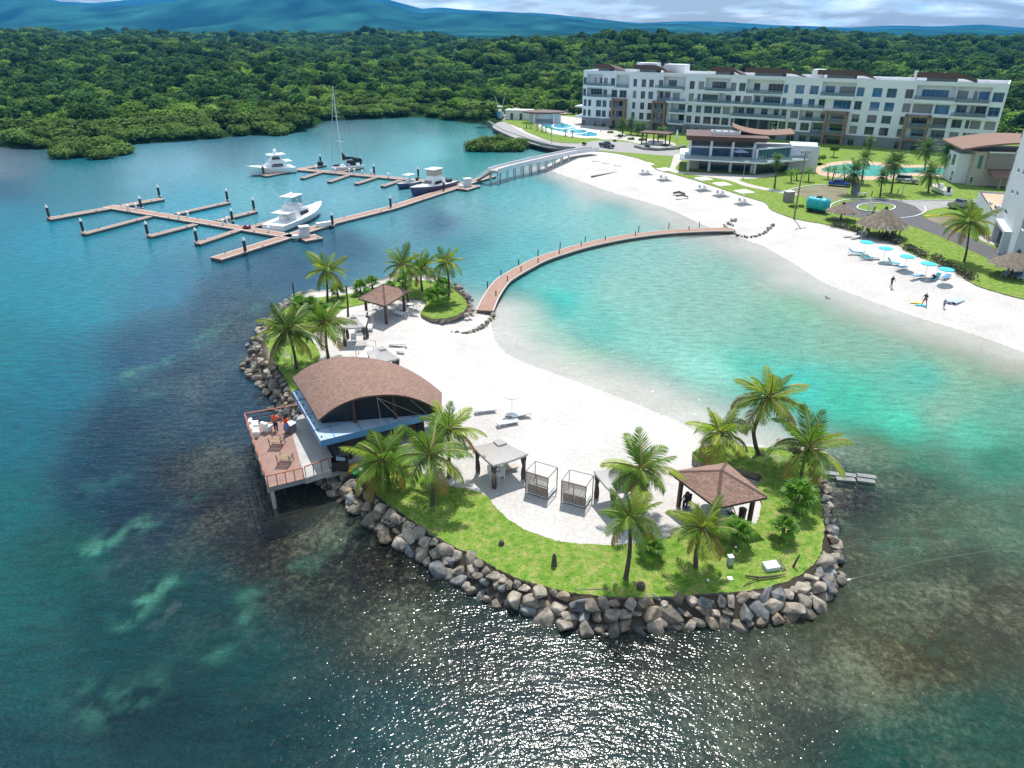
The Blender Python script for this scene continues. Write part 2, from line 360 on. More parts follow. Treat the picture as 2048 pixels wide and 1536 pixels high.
# the water's own colour, clarity and the weed on its bed, by place (u, v, r, g, b as seen, clearness lost, weed)
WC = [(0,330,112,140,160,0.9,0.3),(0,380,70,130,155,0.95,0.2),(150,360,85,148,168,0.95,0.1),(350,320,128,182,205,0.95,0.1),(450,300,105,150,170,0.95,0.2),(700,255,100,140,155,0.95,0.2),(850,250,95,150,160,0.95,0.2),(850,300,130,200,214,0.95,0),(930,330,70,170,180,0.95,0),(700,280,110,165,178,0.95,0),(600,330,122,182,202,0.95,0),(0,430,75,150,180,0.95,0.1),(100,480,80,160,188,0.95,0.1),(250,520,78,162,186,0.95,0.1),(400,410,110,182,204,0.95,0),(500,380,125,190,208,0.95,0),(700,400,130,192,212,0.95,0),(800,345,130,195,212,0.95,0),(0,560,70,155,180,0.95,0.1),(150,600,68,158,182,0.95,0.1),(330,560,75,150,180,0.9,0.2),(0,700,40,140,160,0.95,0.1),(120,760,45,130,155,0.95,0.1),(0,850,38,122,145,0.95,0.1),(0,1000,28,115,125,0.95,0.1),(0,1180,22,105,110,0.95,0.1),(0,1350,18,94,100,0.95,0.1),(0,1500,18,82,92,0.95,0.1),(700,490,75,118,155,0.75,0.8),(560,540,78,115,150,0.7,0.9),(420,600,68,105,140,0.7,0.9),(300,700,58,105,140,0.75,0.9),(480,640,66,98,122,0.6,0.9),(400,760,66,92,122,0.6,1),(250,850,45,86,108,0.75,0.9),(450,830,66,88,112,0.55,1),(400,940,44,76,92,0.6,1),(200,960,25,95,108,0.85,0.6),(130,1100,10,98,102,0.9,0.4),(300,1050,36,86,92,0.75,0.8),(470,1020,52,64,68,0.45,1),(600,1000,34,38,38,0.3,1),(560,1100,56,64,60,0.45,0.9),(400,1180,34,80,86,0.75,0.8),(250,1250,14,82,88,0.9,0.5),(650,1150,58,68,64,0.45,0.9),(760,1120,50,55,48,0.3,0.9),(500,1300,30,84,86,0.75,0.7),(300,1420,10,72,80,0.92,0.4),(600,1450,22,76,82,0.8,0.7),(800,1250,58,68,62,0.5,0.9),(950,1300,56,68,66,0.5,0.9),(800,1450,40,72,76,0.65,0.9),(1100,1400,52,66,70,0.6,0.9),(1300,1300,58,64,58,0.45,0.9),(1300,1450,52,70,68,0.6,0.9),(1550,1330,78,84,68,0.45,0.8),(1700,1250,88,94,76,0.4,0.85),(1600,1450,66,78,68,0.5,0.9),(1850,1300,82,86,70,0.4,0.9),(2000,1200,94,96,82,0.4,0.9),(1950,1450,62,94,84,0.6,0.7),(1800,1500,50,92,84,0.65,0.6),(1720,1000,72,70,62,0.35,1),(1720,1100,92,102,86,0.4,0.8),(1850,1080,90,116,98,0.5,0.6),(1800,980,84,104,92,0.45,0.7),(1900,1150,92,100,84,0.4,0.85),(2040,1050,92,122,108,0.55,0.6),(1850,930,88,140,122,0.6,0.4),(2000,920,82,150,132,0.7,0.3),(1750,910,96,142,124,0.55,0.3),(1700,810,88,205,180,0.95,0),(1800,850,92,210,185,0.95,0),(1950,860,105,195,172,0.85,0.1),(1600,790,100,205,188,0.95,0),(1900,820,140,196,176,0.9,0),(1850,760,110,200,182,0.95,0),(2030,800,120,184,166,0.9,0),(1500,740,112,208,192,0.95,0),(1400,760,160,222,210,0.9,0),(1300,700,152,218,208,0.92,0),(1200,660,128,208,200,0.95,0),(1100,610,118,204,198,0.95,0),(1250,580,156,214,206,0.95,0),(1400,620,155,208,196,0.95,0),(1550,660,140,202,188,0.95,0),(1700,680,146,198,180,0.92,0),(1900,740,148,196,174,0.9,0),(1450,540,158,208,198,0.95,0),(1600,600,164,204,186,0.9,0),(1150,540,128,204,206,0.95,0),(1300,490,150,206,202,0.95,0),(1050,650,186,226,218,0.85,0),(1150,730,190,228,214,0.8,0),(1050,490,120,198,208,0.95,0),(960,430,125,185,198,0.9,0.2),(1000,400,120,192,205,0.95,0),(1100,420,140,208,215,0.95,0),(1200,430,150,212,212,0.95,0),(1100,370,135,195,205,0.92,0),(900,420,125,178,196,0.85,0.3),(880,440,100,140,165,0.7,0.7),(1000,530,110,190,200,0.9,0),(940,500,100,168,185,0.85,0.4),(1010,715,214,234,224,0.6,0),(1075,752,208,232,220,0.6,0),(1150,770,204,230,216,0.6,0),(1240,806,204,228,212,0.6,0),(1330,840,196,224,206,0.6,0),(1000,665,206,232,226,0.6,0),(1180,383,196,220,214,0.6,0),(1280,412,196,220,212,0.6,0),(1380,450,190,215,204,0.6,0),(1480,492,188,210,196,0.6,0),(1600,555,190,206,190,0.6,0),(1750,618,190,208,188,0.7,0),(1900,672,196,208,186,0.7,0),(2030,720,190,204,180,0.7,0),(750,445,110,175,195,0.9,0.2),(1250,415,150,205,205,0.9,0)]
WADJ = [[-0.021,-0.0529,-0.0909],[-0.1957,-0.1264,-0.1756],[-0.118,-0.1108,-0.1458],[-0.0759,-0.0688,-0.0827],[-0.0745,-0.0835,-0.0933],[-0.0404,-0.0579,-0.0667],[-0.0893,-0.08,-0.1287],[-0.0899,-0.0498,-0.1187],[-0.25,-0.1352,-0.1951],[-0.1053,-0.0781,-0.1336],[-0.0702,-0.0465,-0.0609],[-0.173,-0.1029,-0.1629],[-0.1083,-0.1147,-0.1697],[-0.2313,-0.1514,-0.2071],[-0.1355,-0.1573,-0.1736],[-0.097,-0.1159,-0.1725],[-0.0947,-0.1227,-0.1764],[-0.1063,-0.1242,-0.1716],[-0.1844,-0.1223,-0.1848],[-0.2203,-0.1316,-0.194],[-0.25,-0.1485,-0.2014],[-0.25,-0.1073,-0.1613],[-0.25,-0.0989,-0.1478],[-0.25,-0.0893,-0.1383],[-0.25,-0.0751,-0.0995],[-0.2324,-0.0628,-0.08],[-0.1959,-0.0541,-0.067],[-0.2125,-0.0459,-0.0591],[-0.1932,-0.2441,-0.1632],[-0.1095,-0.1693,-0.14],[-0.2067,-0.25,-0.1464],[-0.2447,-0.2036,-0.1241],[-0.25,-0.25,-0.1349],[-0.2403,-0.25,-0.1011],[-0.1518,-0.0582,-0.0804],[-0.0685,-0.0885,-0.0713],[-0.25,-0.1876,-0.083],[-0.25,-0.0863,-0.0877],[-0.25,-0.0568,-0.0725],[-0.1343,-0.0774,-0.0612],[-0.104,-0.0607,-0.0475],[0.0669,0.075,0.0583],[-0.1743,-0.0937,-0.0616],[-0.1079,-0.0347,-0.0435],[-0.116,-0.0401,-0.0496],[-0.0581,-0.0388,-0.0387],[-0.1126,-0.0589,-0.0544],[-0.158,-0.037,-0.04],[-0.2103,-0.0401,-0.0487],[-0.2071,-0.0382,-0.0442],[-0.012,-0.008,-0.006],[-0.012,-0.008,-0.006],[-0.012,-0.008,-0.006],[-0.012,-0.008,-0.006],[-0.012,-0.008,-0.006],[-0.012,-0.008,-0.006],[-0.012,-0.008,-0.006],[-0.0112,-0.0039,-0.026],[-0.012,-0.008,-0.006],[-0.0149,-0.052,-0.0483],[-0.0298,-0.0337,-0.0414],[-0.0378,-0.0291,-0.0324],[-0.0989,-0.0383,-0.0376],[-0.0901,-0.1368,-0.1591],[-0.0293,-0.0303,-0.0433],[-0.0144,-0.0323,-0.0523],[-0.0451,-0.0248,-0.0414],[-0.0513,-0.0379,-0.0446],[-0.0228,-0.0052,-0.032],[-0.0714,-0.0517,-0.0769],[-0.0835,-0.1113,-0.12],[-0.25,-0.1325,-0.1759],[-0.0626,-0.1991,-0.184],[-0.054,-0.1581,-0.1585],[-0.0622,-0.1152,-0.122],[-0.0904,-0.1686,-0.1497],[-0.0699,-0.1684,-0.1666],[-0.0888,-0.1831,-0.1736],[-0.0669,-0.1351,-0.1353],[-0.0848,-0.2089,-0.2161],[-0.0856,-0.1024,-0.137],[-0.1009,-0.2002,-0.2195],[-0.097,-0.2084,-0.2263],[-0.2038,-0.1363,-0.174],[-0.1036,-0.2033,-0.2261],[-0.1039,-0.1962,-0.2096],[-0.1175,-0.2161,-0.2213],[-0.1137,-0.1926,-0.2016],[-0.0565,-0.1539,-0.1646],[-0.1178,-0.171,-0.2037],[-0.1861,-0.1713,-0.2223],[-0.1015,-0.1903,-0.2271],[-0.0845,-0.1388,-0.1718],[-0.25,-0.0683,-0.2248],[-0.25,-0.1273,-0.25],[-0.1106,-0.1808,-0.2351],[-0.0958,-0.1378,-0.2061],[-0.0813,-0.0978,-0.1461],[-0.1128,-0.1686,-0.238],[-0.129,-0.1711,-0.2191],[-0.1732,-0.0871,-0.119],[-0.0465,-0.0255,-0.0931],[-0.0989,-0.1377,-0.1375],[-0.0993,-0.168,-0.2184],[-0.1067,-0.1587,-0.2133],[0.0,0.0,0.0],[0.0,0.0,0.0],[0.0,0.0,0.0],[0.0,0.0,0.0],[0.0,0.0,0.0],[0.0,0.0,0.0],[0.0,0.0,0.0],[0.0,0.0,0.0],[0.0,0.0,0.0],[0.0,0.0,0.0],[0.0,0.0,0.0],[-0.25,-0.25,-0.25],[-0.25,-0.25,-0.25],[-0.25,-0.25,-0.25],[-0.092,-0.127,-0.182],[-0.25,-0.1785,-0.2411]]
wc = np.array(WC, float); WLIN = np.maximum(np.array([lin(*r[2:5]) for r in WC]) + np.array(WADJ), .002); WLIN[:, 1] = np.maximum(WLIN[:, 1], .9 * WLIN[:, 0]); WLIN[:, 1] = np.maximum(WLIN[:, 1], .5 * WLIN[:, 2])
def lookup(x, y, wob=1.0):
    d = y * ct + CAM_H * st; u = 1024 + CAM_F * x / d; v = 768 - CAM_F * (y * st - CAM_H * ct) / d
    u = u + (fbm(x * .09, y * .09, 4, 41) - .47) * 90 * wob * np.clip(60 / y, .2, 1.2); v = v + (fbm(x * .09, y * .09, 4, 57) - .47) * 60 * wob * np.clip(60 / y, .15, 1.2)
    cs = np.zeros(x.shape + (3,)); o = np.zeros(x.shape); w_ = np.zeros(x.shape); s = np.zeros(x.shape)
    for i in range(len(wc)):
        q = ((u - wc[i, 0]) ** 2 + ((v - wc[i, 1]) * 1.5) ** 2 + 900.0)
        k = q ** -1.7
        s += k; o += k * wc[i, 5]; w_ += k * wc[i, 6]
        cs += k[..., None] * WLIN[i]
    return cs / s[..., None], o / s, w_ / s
near = ys < 340; nr = int(near.sum())
wx, wy = gx[:nr], gy[:nr]
wcol, wop, wweed = lookup(wx, wy)
EXPO = 1.42                                   # sun + sky on a level surface
# pale sand tongues between the weed beds
def stroke(pts, w):
    q = PL(-1, *pts); return np.exp(-(segd(wx, wy, q) / w) ** 2)
tong = np.zeros(wx.shape)
for pts, w, a in (([(190,1125),(215,1110),(240,1090),(290,1072)],1.0,.75),([(265,1260),(290,1235),(325,1200),(345,1190)],.8,.8),([(270,765),(300,752),(345,738)],1.3,.7),([(390,705),(430,680),(470,655),(520,628)],1.5,.55),([(500,1215),(540,1190),(590,1160),(630,1130),(650,1100),(700,1085)],.8,.5),([(565,1218),(590,1205)],.5,.5),([(620,1165),(660,1130),(690,1095)],.45,.4),([(370,1025),(400,1012),(460,980)],.5,.35),([(180,1420),(230,1450),(300,1400)],1.2,.3),([(440,1330),(480,1290),(500,1250)],.8,.4),([(280,820),(330,800)],1.0,.3),([(175,1000),(240,980)],1.4,.2),([(1790,1290),(1880,1330),(1920,1290)],.8,.35),([(1680,1070),(1760,1120),(1900,1090)],1.2,.4),([(1700,1000),(1750,980)],.8,.2)):
    tong = np.maximum(tong, a * stroke(pts, w) * np.clip(4.5 * fbm(wx * 1.3, wy * 1.3, 4, 77) - 1.55, 0, 1))
wcol = wcol * (1 - tong[..., None]) + np.array(lin(96, 176, 146)) * tong[..., None] * .6 + wcol * tong[..., None] * .4
wweed = wweed * (1 - tong)
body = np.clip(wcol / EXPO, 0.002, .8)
dB, dR = gB[:nr], gR[:nr]
shore = np.minimum(dB / 13.0, 1)              # clear over the shallow sand, thick further out
wop = wop * (.03 + .97 * smooth(0, 1, shore)) * np.where(dB > 7, 1, 1)
wop = np.where(dR < 3.5, np.minimum(wop, .35 + .65 * np.clip(dR / 3.5, 0, 1)), wop)
wme = grid_mesh('water', wx, wy, np.zeros(wx.shape)); set_col(wme, 'body', body); set_f(wme, 'opac', wop)
wm = bpy.data.materials.new('sea_water'); wm.use_nodes = True; t = wm.node_tree; t.nodes.clear()
o_ = nd('ShaderNodeOutputMaterial', t); ab = nd('ShaderNodeAttribute', t, attribute_name='body'); ao = nd('ShaderNodeAttribute', t, attribute_name='opac')
ge = nd('ShaderNodeNewGeometry', t)
def wnoise(scale, detail, rz, sx, sy, rough=.55):
    mp = nd('ShaderNodeMapping', t); mp.inputs['Rotation'].default_value = (0, 0, rz); mp.inputs['Scale'].default_value = (sx, sy, 1)
    t.links.new(ge.outputs['Position'], mp.inputs['Vector'])
    n = nd('ShaderNodeTexNoise', t); n.inputs['Scale'].default_value = scale; n.inputs['Detail'].default_value = detail; n.inputs['Roughness'].default_value = rough
    t.links.new(mp.outputs[0], n.inputs['Vector']); return n.outputs['Fac']
n1 = wnoise(1.0, 2, R(12), .6, 1.5); n2 = wnoise(4.8, 1.5, R(-8), .75, 1.25); n3 = wnoise(.05, 2, 0, 1, 1)
def bump(h, dist, nrm=None):
    b = nd('ShaderNodeBump', t); b.inputs['Strength'].default_value = 1; b.inputs['Distance'].default_value = dist; t.links.new(h, b.inputs['Height'])
    if nrm: t.links.new(nrm, b.inputs['Normal'])
    return b.outputs[0]
nb = bump(n2, .046, bump(n1, .098))
hs = nd('ShaderNodeHueSaturation', t); t.links.new(ab.outputs['Color'], hs.inputs['Color'])
rp = nd('ShaderNodeMath', t, operation='ADD'); t.links.new(n1, rp.inputs[0]); t.links.new(n2, rp.inputs[1]); mr = nd('ShaderNodeMapRange', t); t.links.new(rp.outputs[0], mr.inputs['Value']); mr.inputs['From Min'].default_value = .7; mr.inputs['From Max'].default_value = 1.3; mr.inputs['To Min'].default_value = .70; mr.inputs['To Max'].default_value = 1.30  # ripple highlights and dark troughs painted into the diffuse body colour
t.links.new(mr.outputs[0], hs.inputs['Value'])
df = nd('ShaderNodeBsdfDiffuse', t); t.links.new(hs.outputs[0], df.inputs['Color']); t.links.new(nb, df.inputs['Normal'])
tr = nd('ShaderNodeBsdfTransparent', t); tr.inputs['Color'].default_value = (.965, .99, .985, 1)
m1_ = nd('ShaderNodeMixShader', t); t.links.new(ao.outputs['Fac'], m1_.inputs[0]); t.links.new(tr.outputs[0], m1_.inputs[1]); t.links.new(df.outputs[0], m1_.inputs[2])
gl = nd('ShaderNodeBsdfGlossy', t); gl.inputs['Roughness'].default_value = .13; t.links.new(nb, gl.inputs['Normal'])
fr = nd('ShaderNodeFresnel', t); fr.inputs['IOR'].default_value = 1.33; t.links.new(nb, fr.inputs['Normal'])
m2_ = nd('ShaderNodeMixShader', t); t.links.new(fr.outputs[0], m2_.inputs[0]); t.links.new(m1_.outputs[0], m2_.inputs[1]); t.links.new(gl.outputs[0], m2_.inputs[2])
t.links.new(m2_.outputs[0], o_.inputs['Surface'])
wme.materials.append(wm); obj('water', wme, kind='structure')

# terrain sheet: sand above and under the shallows, weed on the bed, forest floor inland
tcol = np.empty(gx.shape + (3,)); SAND = np.array((.535, .512, .49)); WET = np.array((.52, .50, .45)); FLOOR = np.array((.020, .045, .012)); MOUNT = np.array((.010, .042, .030))
tcol[:] = SAND
wet = np.exp(-((gz - .05) / .10) ** 2)
soil_ = np.where(gI, np.clip((2.6 - gR) / .8, 0, 1) * np.clip((gB - 1.5) / 2, 0, 1), 0)
tcol = tcol * (1 - soil_[..., None]) + np.array((.07, .06, .045)) * soil_[..., None]
tcol = tcol * (1 - .12 * wet[..., None]) + WET * .12 * wet[..., None]
bush = gM & ((gy > 190) & (gR < 1e8)) & ((uof(gx, gy) < 1010) | (gy > 330))
bush |= (gy > 190) & (gR < 12) & (uof(gx, gy) < 990)
tcol[bush] = FLOOR; tcol = np.where((gy > 1200)[..., None], MOUNT * (.3 + 4.5 * fbm(gx / 160, gy / 260, 5, 61) ** 2)[..., None], tcol)
weed = np.zeros(gx.shape); weed[:nr] = np.where(gz[:nr] < 0, wweed, 0)
weed = np.where(gz < -.05, weed * np.clip(gB / 6, 0, 1), 0)
tme = grid_mesh('terrain', gx, gy, gz); set_col(tme, 'base', tcol); set_f(tme, 'weed', weed)
tm = bpy.data.materials.new('sand_and_seabed'); tm.use_nodes = True; t = tm.node_tree; pb = t.nodes['Principled BSDF']; pb.inputs['Roughness'].default_value = .95; pb.inputs['Specular IOR Level'].default_value = 0.0
at = nd('ShaderNodeAttribute', t, attribute_name='base'); aw = nd('ShaderNodeAttribute', t, attribute_name='weed'); ge = nd('ShaderNodeNewGeometry', t)
na = wnoise(2.3, 10, R(25), 1, 1.0, .78); nbg = wnoise(.16, 5, 0, 1, 1, .6); nf = wnoise(3.2, 5, 0, 1, 1, .7); npr = wnoise(2.2, 8, 0, 1, 1, .8)
sx_ = nd('ShaderNodeMath', t, operation='MULTIPLY_ADD'); t.links.new(nbg, sx_.inputs[0]); sx_.inputs[1].default_value = .9; t.links.new(nf, sx_.inputs[2]); sx2 = nd('ShaderNodeMath', t, operation='SUBTRACT'); t.links.new(sx_.outputs[0], sx2.inputs[0]); sx2.inputs[1].default_value = .45; sm = nd('ShaderNodeMapRange', t); t.links.new(sx2.outputs[0], sm.inputs['Value']); sm.inputs['From Min'].default_value = .3; sm.inputs['From Max'].default_value = .7; sm.inputs['To Min'].default_value = .80; sm.inputs['To Max'].default_value = 1.06
h1 = nd('ShaderNodeHueSaturation', t); t.links.new(at.outputs['Color'], h1.inputs['Color']); t.links.new(sm.outputs[0], h1.inputs['Value'])
wr = nd('ShaderNodeValToRGB', t); e = wr.color_ramp.elements; e[0].position = .36; e[0].color = (.016, .018, .018, 1); e[1].position = .70; e[1].color = (.36, .38, .26, 1)
for p, c in ((.44, (.036, .030, .026, 1)), (.51, (.072, .066, .048, 1)), (.58, (.15, .155, .105, 1))):
    x = e.new(p); x.color = c
rin = nd('ShaderNodeMath', t, operation='MULTIPLY_ADD'); t.links.new(nbg, rin.inputs[0]); rin.inputs[1].default_value = .75; t.links.new(na, rin.inputs[2])
rof = nd('ShaderNodeMath', t, operation='SUBTRACT'); t.links.new(rin.outputs[0], rof.inputs[0]); rof.inputs[1].default_value = .375; t.links.new(rof.outputs[0], wr.inputs['Fac'])
mw2 = nd('ShaderNodeMath', t, operation='ADD'); t.links.new(aw.outputs['Fac'], mw2.inputs[0]); t.links.new(na, mw2.inputs[1])
mw3 = nd('ShaderNodeMapRange', t); t.links.new(mw2.outputs[0], mw3.inputs['Value']); mw3.inputs['From Min'].default_value = .72; mw3.inputs['From Max'].default_value = .92
nsp = wnoise(1.1, 12, 0, 1, 1, .82); spk = nd('ShaderNodeMapRange', t); t.links.new(nsp, spk.inputs['Value']); spk.inputs['From Min'].default_value = .60; spk.inputs['From Max'].default_value = .70; spk.inputs['To Min'].default_value = 1; spk.inputs['To Max'].default_value = .74
h2 = nd('ShaderNodeHueSaturation', t); t.links.new(h1.outputs[0], h2.inputs['Color']); t.links.new(spk.outputs[0], h2.inputs['Value'])
mxx = nd('ShaderNodeMix', t, data_type='RGBA'); t.links.new(mw3.outputs[0], mxx.inputs[0]); t.links.new(h2.outputs[0], mxx.inputs[6]); t.links.new(wr.outputs['Color'], mxx.inputs[7])
t.links.new(mxx.outputs[2], pb.inputs['Base Color'])
bb = nd('ShaderNodeBump', t); bb.inputs['Distance'].default_value = .10; t.links.new(npr, bb.inputs['Height']); t.links.new(bb.outputs[0], pb.inputs['Normal'])
tme.materials.append(tm); obj('terrain', tme, kind='structure')
def gh(x, y):
    h = ground(np.array([x]), np.array([y]))[0][0]; return float(h)
# ------------------------------------------------------------------ lawns
def lawn_mat():
    m = bpy.data.materials.new('lawn'); m.use_nodes = True; t = m.node_tree; b = t.nodes['Principled BSDF']; b.inputs['Roughness'].default_value = .95; b.inputs['Specular IOR Level'].default_value = .1
    g = nd('ShaderNodeNewGeometry', t)
    def nz(s, d, r=.6):
        n = nd('ShaderNodeTexNoise', t); n.inputs['Scale'].default_value = s; n.inputs['Detail'].default_value = d; n.inputs['Roughness'].default_value = r; t.links.new(g.outputs['Position'], n.inputs['Vector']); return n.outputs['Fac']
    r1 = nd('ShaderNodeValToRGB', t); e = r1.color_ramp.elements; e[0].position = .34; e[0].color = (.065, .165, .014, 1); e[1].position = .64; e[1].color = (.30, .28, .105, 1)
    x = e.new(.5); x.color = (.15, .25, .038, 1)
    t.links.new(nz(1.7, 8, .76), r1.inputs['Fac'])
    r2 = nd('ShaderNodeMapRange', t); t.links.new(nz(7, 4), r2.inputs['Value']); r2.inputs['From Min'].default_value = .3; r2.inputs['From Max'].default_value = .7; r2.inputs['To Min'].default_value = .72; r2.inputs['To Max'].default_value = 1.2
    h = nd('ShaderNodeHueSaturation', t); t.links.new(r1.outputs['Color'], h.inputs['Color']); t.links.new(r2.outputs[0], h.inputs['Value'])
    t.links.new(h.outputs[0], b.inputs['Base Color'])
    bp = nd('ShaderNodeBump', t); bp.inputs['Distance'].default_value = .06; t.links.new(nz(9, 5), bp.inputs['Height']); t.links.new(bp.outputs[0], b.inputs['Normal'])
    return m
M['lawn'] = lawn_mat()
M['soil'] = mat('soil_edge', (.26, .22, .15), .95, var=.4, vscale=2)
def lawn(name, uv, z, label=None, n=5, thick=.5, m='lawn'):
    lr = random.Random(len(uv)); pts = [(p.x + lr.uniform(-.07, .07), p.y + lr.uniform(-.07, .07)) for p in curve(PL(z, *uv), n * 2, True)]
    mb = MB(); mb.prism(pts, z - thick, z, 0, 1, bottom=False)
    return mb.build(name, [m, 'soil'], kind='structure')
LAWN_FRONT = [(722,948),(762,995),(800,1022),(850,1058),(900,1088),(950,1112),(1000,1140),(1060,1164),(1120,1180),(1180,1190),(1250,1194),(1330,1193),(1400,1188),(1470,1184),(1545,1172),(1606,1146),(1640,1110),(1648,1060),(1641,1000),(1634,955),(1618,928),(1590,908),(1555,898),(1500,893),(1450,889),(1405,893),(1386,905),(1396,922),(1440,932),(1478,938),(1512,946),(1524,955),(1514,968),(1520,985),(1524,1010),(1516,1040),(1500,1052),(1482,1064),(1440,1070),(1400,1067),(1370,1064),(1335,1074),(1290,1084),(1230,1089),(1150,1086),(1100,1077),(1050,1058),(1012,1034),(990,1012),(970,990),(935,978),(900,972),(862,962),(838,940),(800,928),(760,930)]
lawn('lawn', LAWN_FRONT, GI)
LAWN_LEFT = [(532,682),(540,705),(552,728),(570,755),(582,782),(596,800),(625,790),(620,752),(636,728),(640,706),(632,690),(624,672),(650,648),(672,630),(692,616),(742,606),(790,600),(838,596),(852,601),(850,612),(842,625),(858,635),(880,637),(908,632),(930,620),(932,602),(903,577),(862,562),(802,561),(762,572),(702,587),(642,594),(603,601),(574,616),(546,644)]
lawn('lawn', LAWN_LEFT, GI)

# ------------------------------------------------------------------ boulders of the sea wall
M['rock'] = mat('boulder_stone', (.43, .375, .30), .9, col2=(.13, .115, .095), vscale=1.6, bump=.10, bscale=3.5, objvar=.5, detail=8)
M['rock2'] = mat('boulder_stone_tan', (.36, .285, .205), .9, col2=(.13, .105, .08), vscale=1.6, bump=.05, bscale=5, objvar=.35, detail=8)
M['rock3'] = mat('boulder_stone_blue_grey', (.29, .30, .30), .9, col2=(.10, .105, .11), vscale=1.8, bump=.05, bscale=5, objvar=.4, detail=8)
for k_ in ('rock', 'rock2', 'rock3'):                     # tide line: stone stays dark and wet near the water
    t = M[k_].node_tree; b_ = t.nodes['Principled BSDF']; g_ = nd('ShaderNodeNewGeometry', t); x_ = nd('ShaderNodeSeparateXYZ', t); t.links.new(g_.outputs['Position'], x_.inputs[0])
    r_ = nd('ShaderNodeMapRange', t); t.links.new(x_.outputs['Z'], r_.inputs['Value']); r_.inputs['From Min'].default_value = .05; r_.inputs['From Max'].default_value = .38; r_.inputs['To Min'].default_value = .45; r_.inputs['To Max'].default_value = 1.0
    h_ = nd('ShaderNodeHueSaturation', t); old = b_.inputs['Base Color'].links[0].from_socket; t.links.new(old, h_.inputs['Color']); t.links.new(r_.outputs[0], h_.inputs['Value']); t.links.new(h_.outputs[0], b_.inputs['Base Color'])
def rock_mesh(seed, m):
    r = random.Random(seed); b = bmesh.new()
    sx, sy, sz = r.uniform(.75, 1.35), r.uniform(.65, 1.0), r.uniform(.5, .85)
    for i in range(14):
        v = Vector((r.gauss(0, 1), r.gauss(0, 1), r.gauss(0, 1))).normalized() * r.uniform(.85, 1.05)
        b.verts.new((v.x * sx * .55, v.y * sy * .55, v.z * sz * .55))
    hull = bmesh.ops.convex_hull(b, input=b.verts)
    bmesh.ops.delete(b, geom=[g for g in hull['geom_interior'] if isinstance(g, bmesh.types.BMVert)], context='VERTS')
    bmesh.ops.bevel(b, geom=list(b.edges), offset=.035, segments=1, affect='EDGES')
    me = bpy.data.meshes.new('stone'); b.to_mesh(me); b.free(); me.materials.append(M[m])
    me.polygons.foreach_set('use_smooth', [False] * len(me.polygons)); return me
ROCKS = [rock_mesh(100 + i, ('rock', 'rock', 'rock2', 'rock', 'rock3', 'rock')[i % 6]) for i in range(18)]
def stone(parent, p, s, r=rnd):
    o = obj('stone', r.choice(ROCKS), parent, loc=p, rot=(r.uniform(-.5, .5), r.uniform(-.5, .5), r.uniform(0, 6.28)), scale=s); return o
def rock_row(parent, pts, offs, z, size, step, jit=.25, r=rnd):
    c = [Vector((p[0], p[1], 0)) for p in pts]; d = 0.0; nxt = 0.0
    for a, b in zip(c[:-1], c[1:]):
        l = (b - a).length; n = Vector((-(b-a).y, (b-a).x, 0)).normalized()
        while nxt < d + l:
            p = a.lerp(b, (nxt - d) / l) + n * (offs + r.uniform(-jit, jit)); s = size * r.uniform(.62, 1.4)
            stone(parent, (p.x, p.y, z + r.uniform(-.12, .12)), s, r); nxt += step * s / size * r.uniform(.85, 1.1)
        d += l
wall_f = thing('rock_sea_wall', 'long curved sea wall of grey and tan boulders round the near lawn point', 'sea wall')
toe = PL(0, *[q for q in ISL_ROCK if q in ISL_ROCK[7:26]])       # right corner round the front to the deck
toe = [(p.x, p.y) for p in curve(toe, 4)]
rock_row(wall_f, toe, .0, .10, 1.2, .84)
rock_row(wall_f, toe, -.52, .62, 1.15, .84)
rock_row(wall_f, toe, -1.02, 1.04, 1.05, .82)
wall_r = thing('rock_sea_wall', 'low band of small boulders along the right side of the palm lawn', 'sea wall')
toe2 = [(p.x, p.y) for p in curve(PL(0, *ISL_ROCK[1:9]), 4)]
rock_row(wall_r, toe2, .1, .15, .85, .78); rock_row(wall_r, toe2, -.42, .75, .85, .8); 
wall_l = thing('rock_sea_wall', 'heaped boulders along the left shore behind the brown barrel roof', 'sea wall')
toe3 = [(p.x, p.y) for p in curve(PL(0, *ISL_ROCK[28:38]), 4)]
rock_row(wall_l, toe3, .3, .05, 1.05, 1.05, .4); rock_row(wall_l, toe3, -.45, .6, 1.05, 1.05, .3); rock_row(wall_l, toe3, -1.2, 1.1, .95, 1.1)
wall_b = thing('rock_sea_wall', 'pale low rock edge on the far side of the island by the dock', 'sea wall')
toe4 = [(p.x, p.y) for p in curve(PL(0, *ISL_ROCK[37:47]), 3)]
rock_row(wall_b, toe4, -.1, .55, .9, 1.15); 
wall_e = thing('rock_sea_wall', 'small grey rock pile beside the island end of the curved boardwalk', 'sea wall')
for u, v in ((918,612),(926,618),(934,622),(928,608),(938,612),(922,626),(912,632),(902,638),(932,630),(941,628),(894,641),(884,644),(915,622),(936,604),(945,620)): stone(wall_e, P3(u, v, .9), rnd.uniform(.7, 1.05))
sp = thing('stone_edging', 'thin line of brown stones bounding the sand spit below the boardwalk', 'stone edging')
for p in curve([P(u, v, .35) for u, v in ((852,661),(872,662),(892,664),(912,666),(930,665),(945,662),(957,657),(968,650),(977,642),(984,634),(988,626))], 3): stone(sp, (p.x + rnd.uniform(-.15,.15), p.y + rnd.uniform(-.15,.15), .35), rnd.uniform(.5, .8))
sp2 = thing('stone_edging', 'ring of brown stones round the sandy boardwalk landing on the main beach', 'stone edging')
for p in curve([P(u, v, .4) for u, v in ((1468,460),(1474,467),(1490,471),(1508,472),(1526,469),(1540,463),(1546,458))], 3) + curve([P(u, v, .7) for u, v in ((1448,448),(1455,444),(1470,441),(1450,452),(1462,449))], 2): stone(sp2, (p.x + rnd.uniform(-.3,.3), p.y + rnd.uniform(-.3,.3), gh(p.x, p.y) + .15), rnd.uniform(.55, .95))

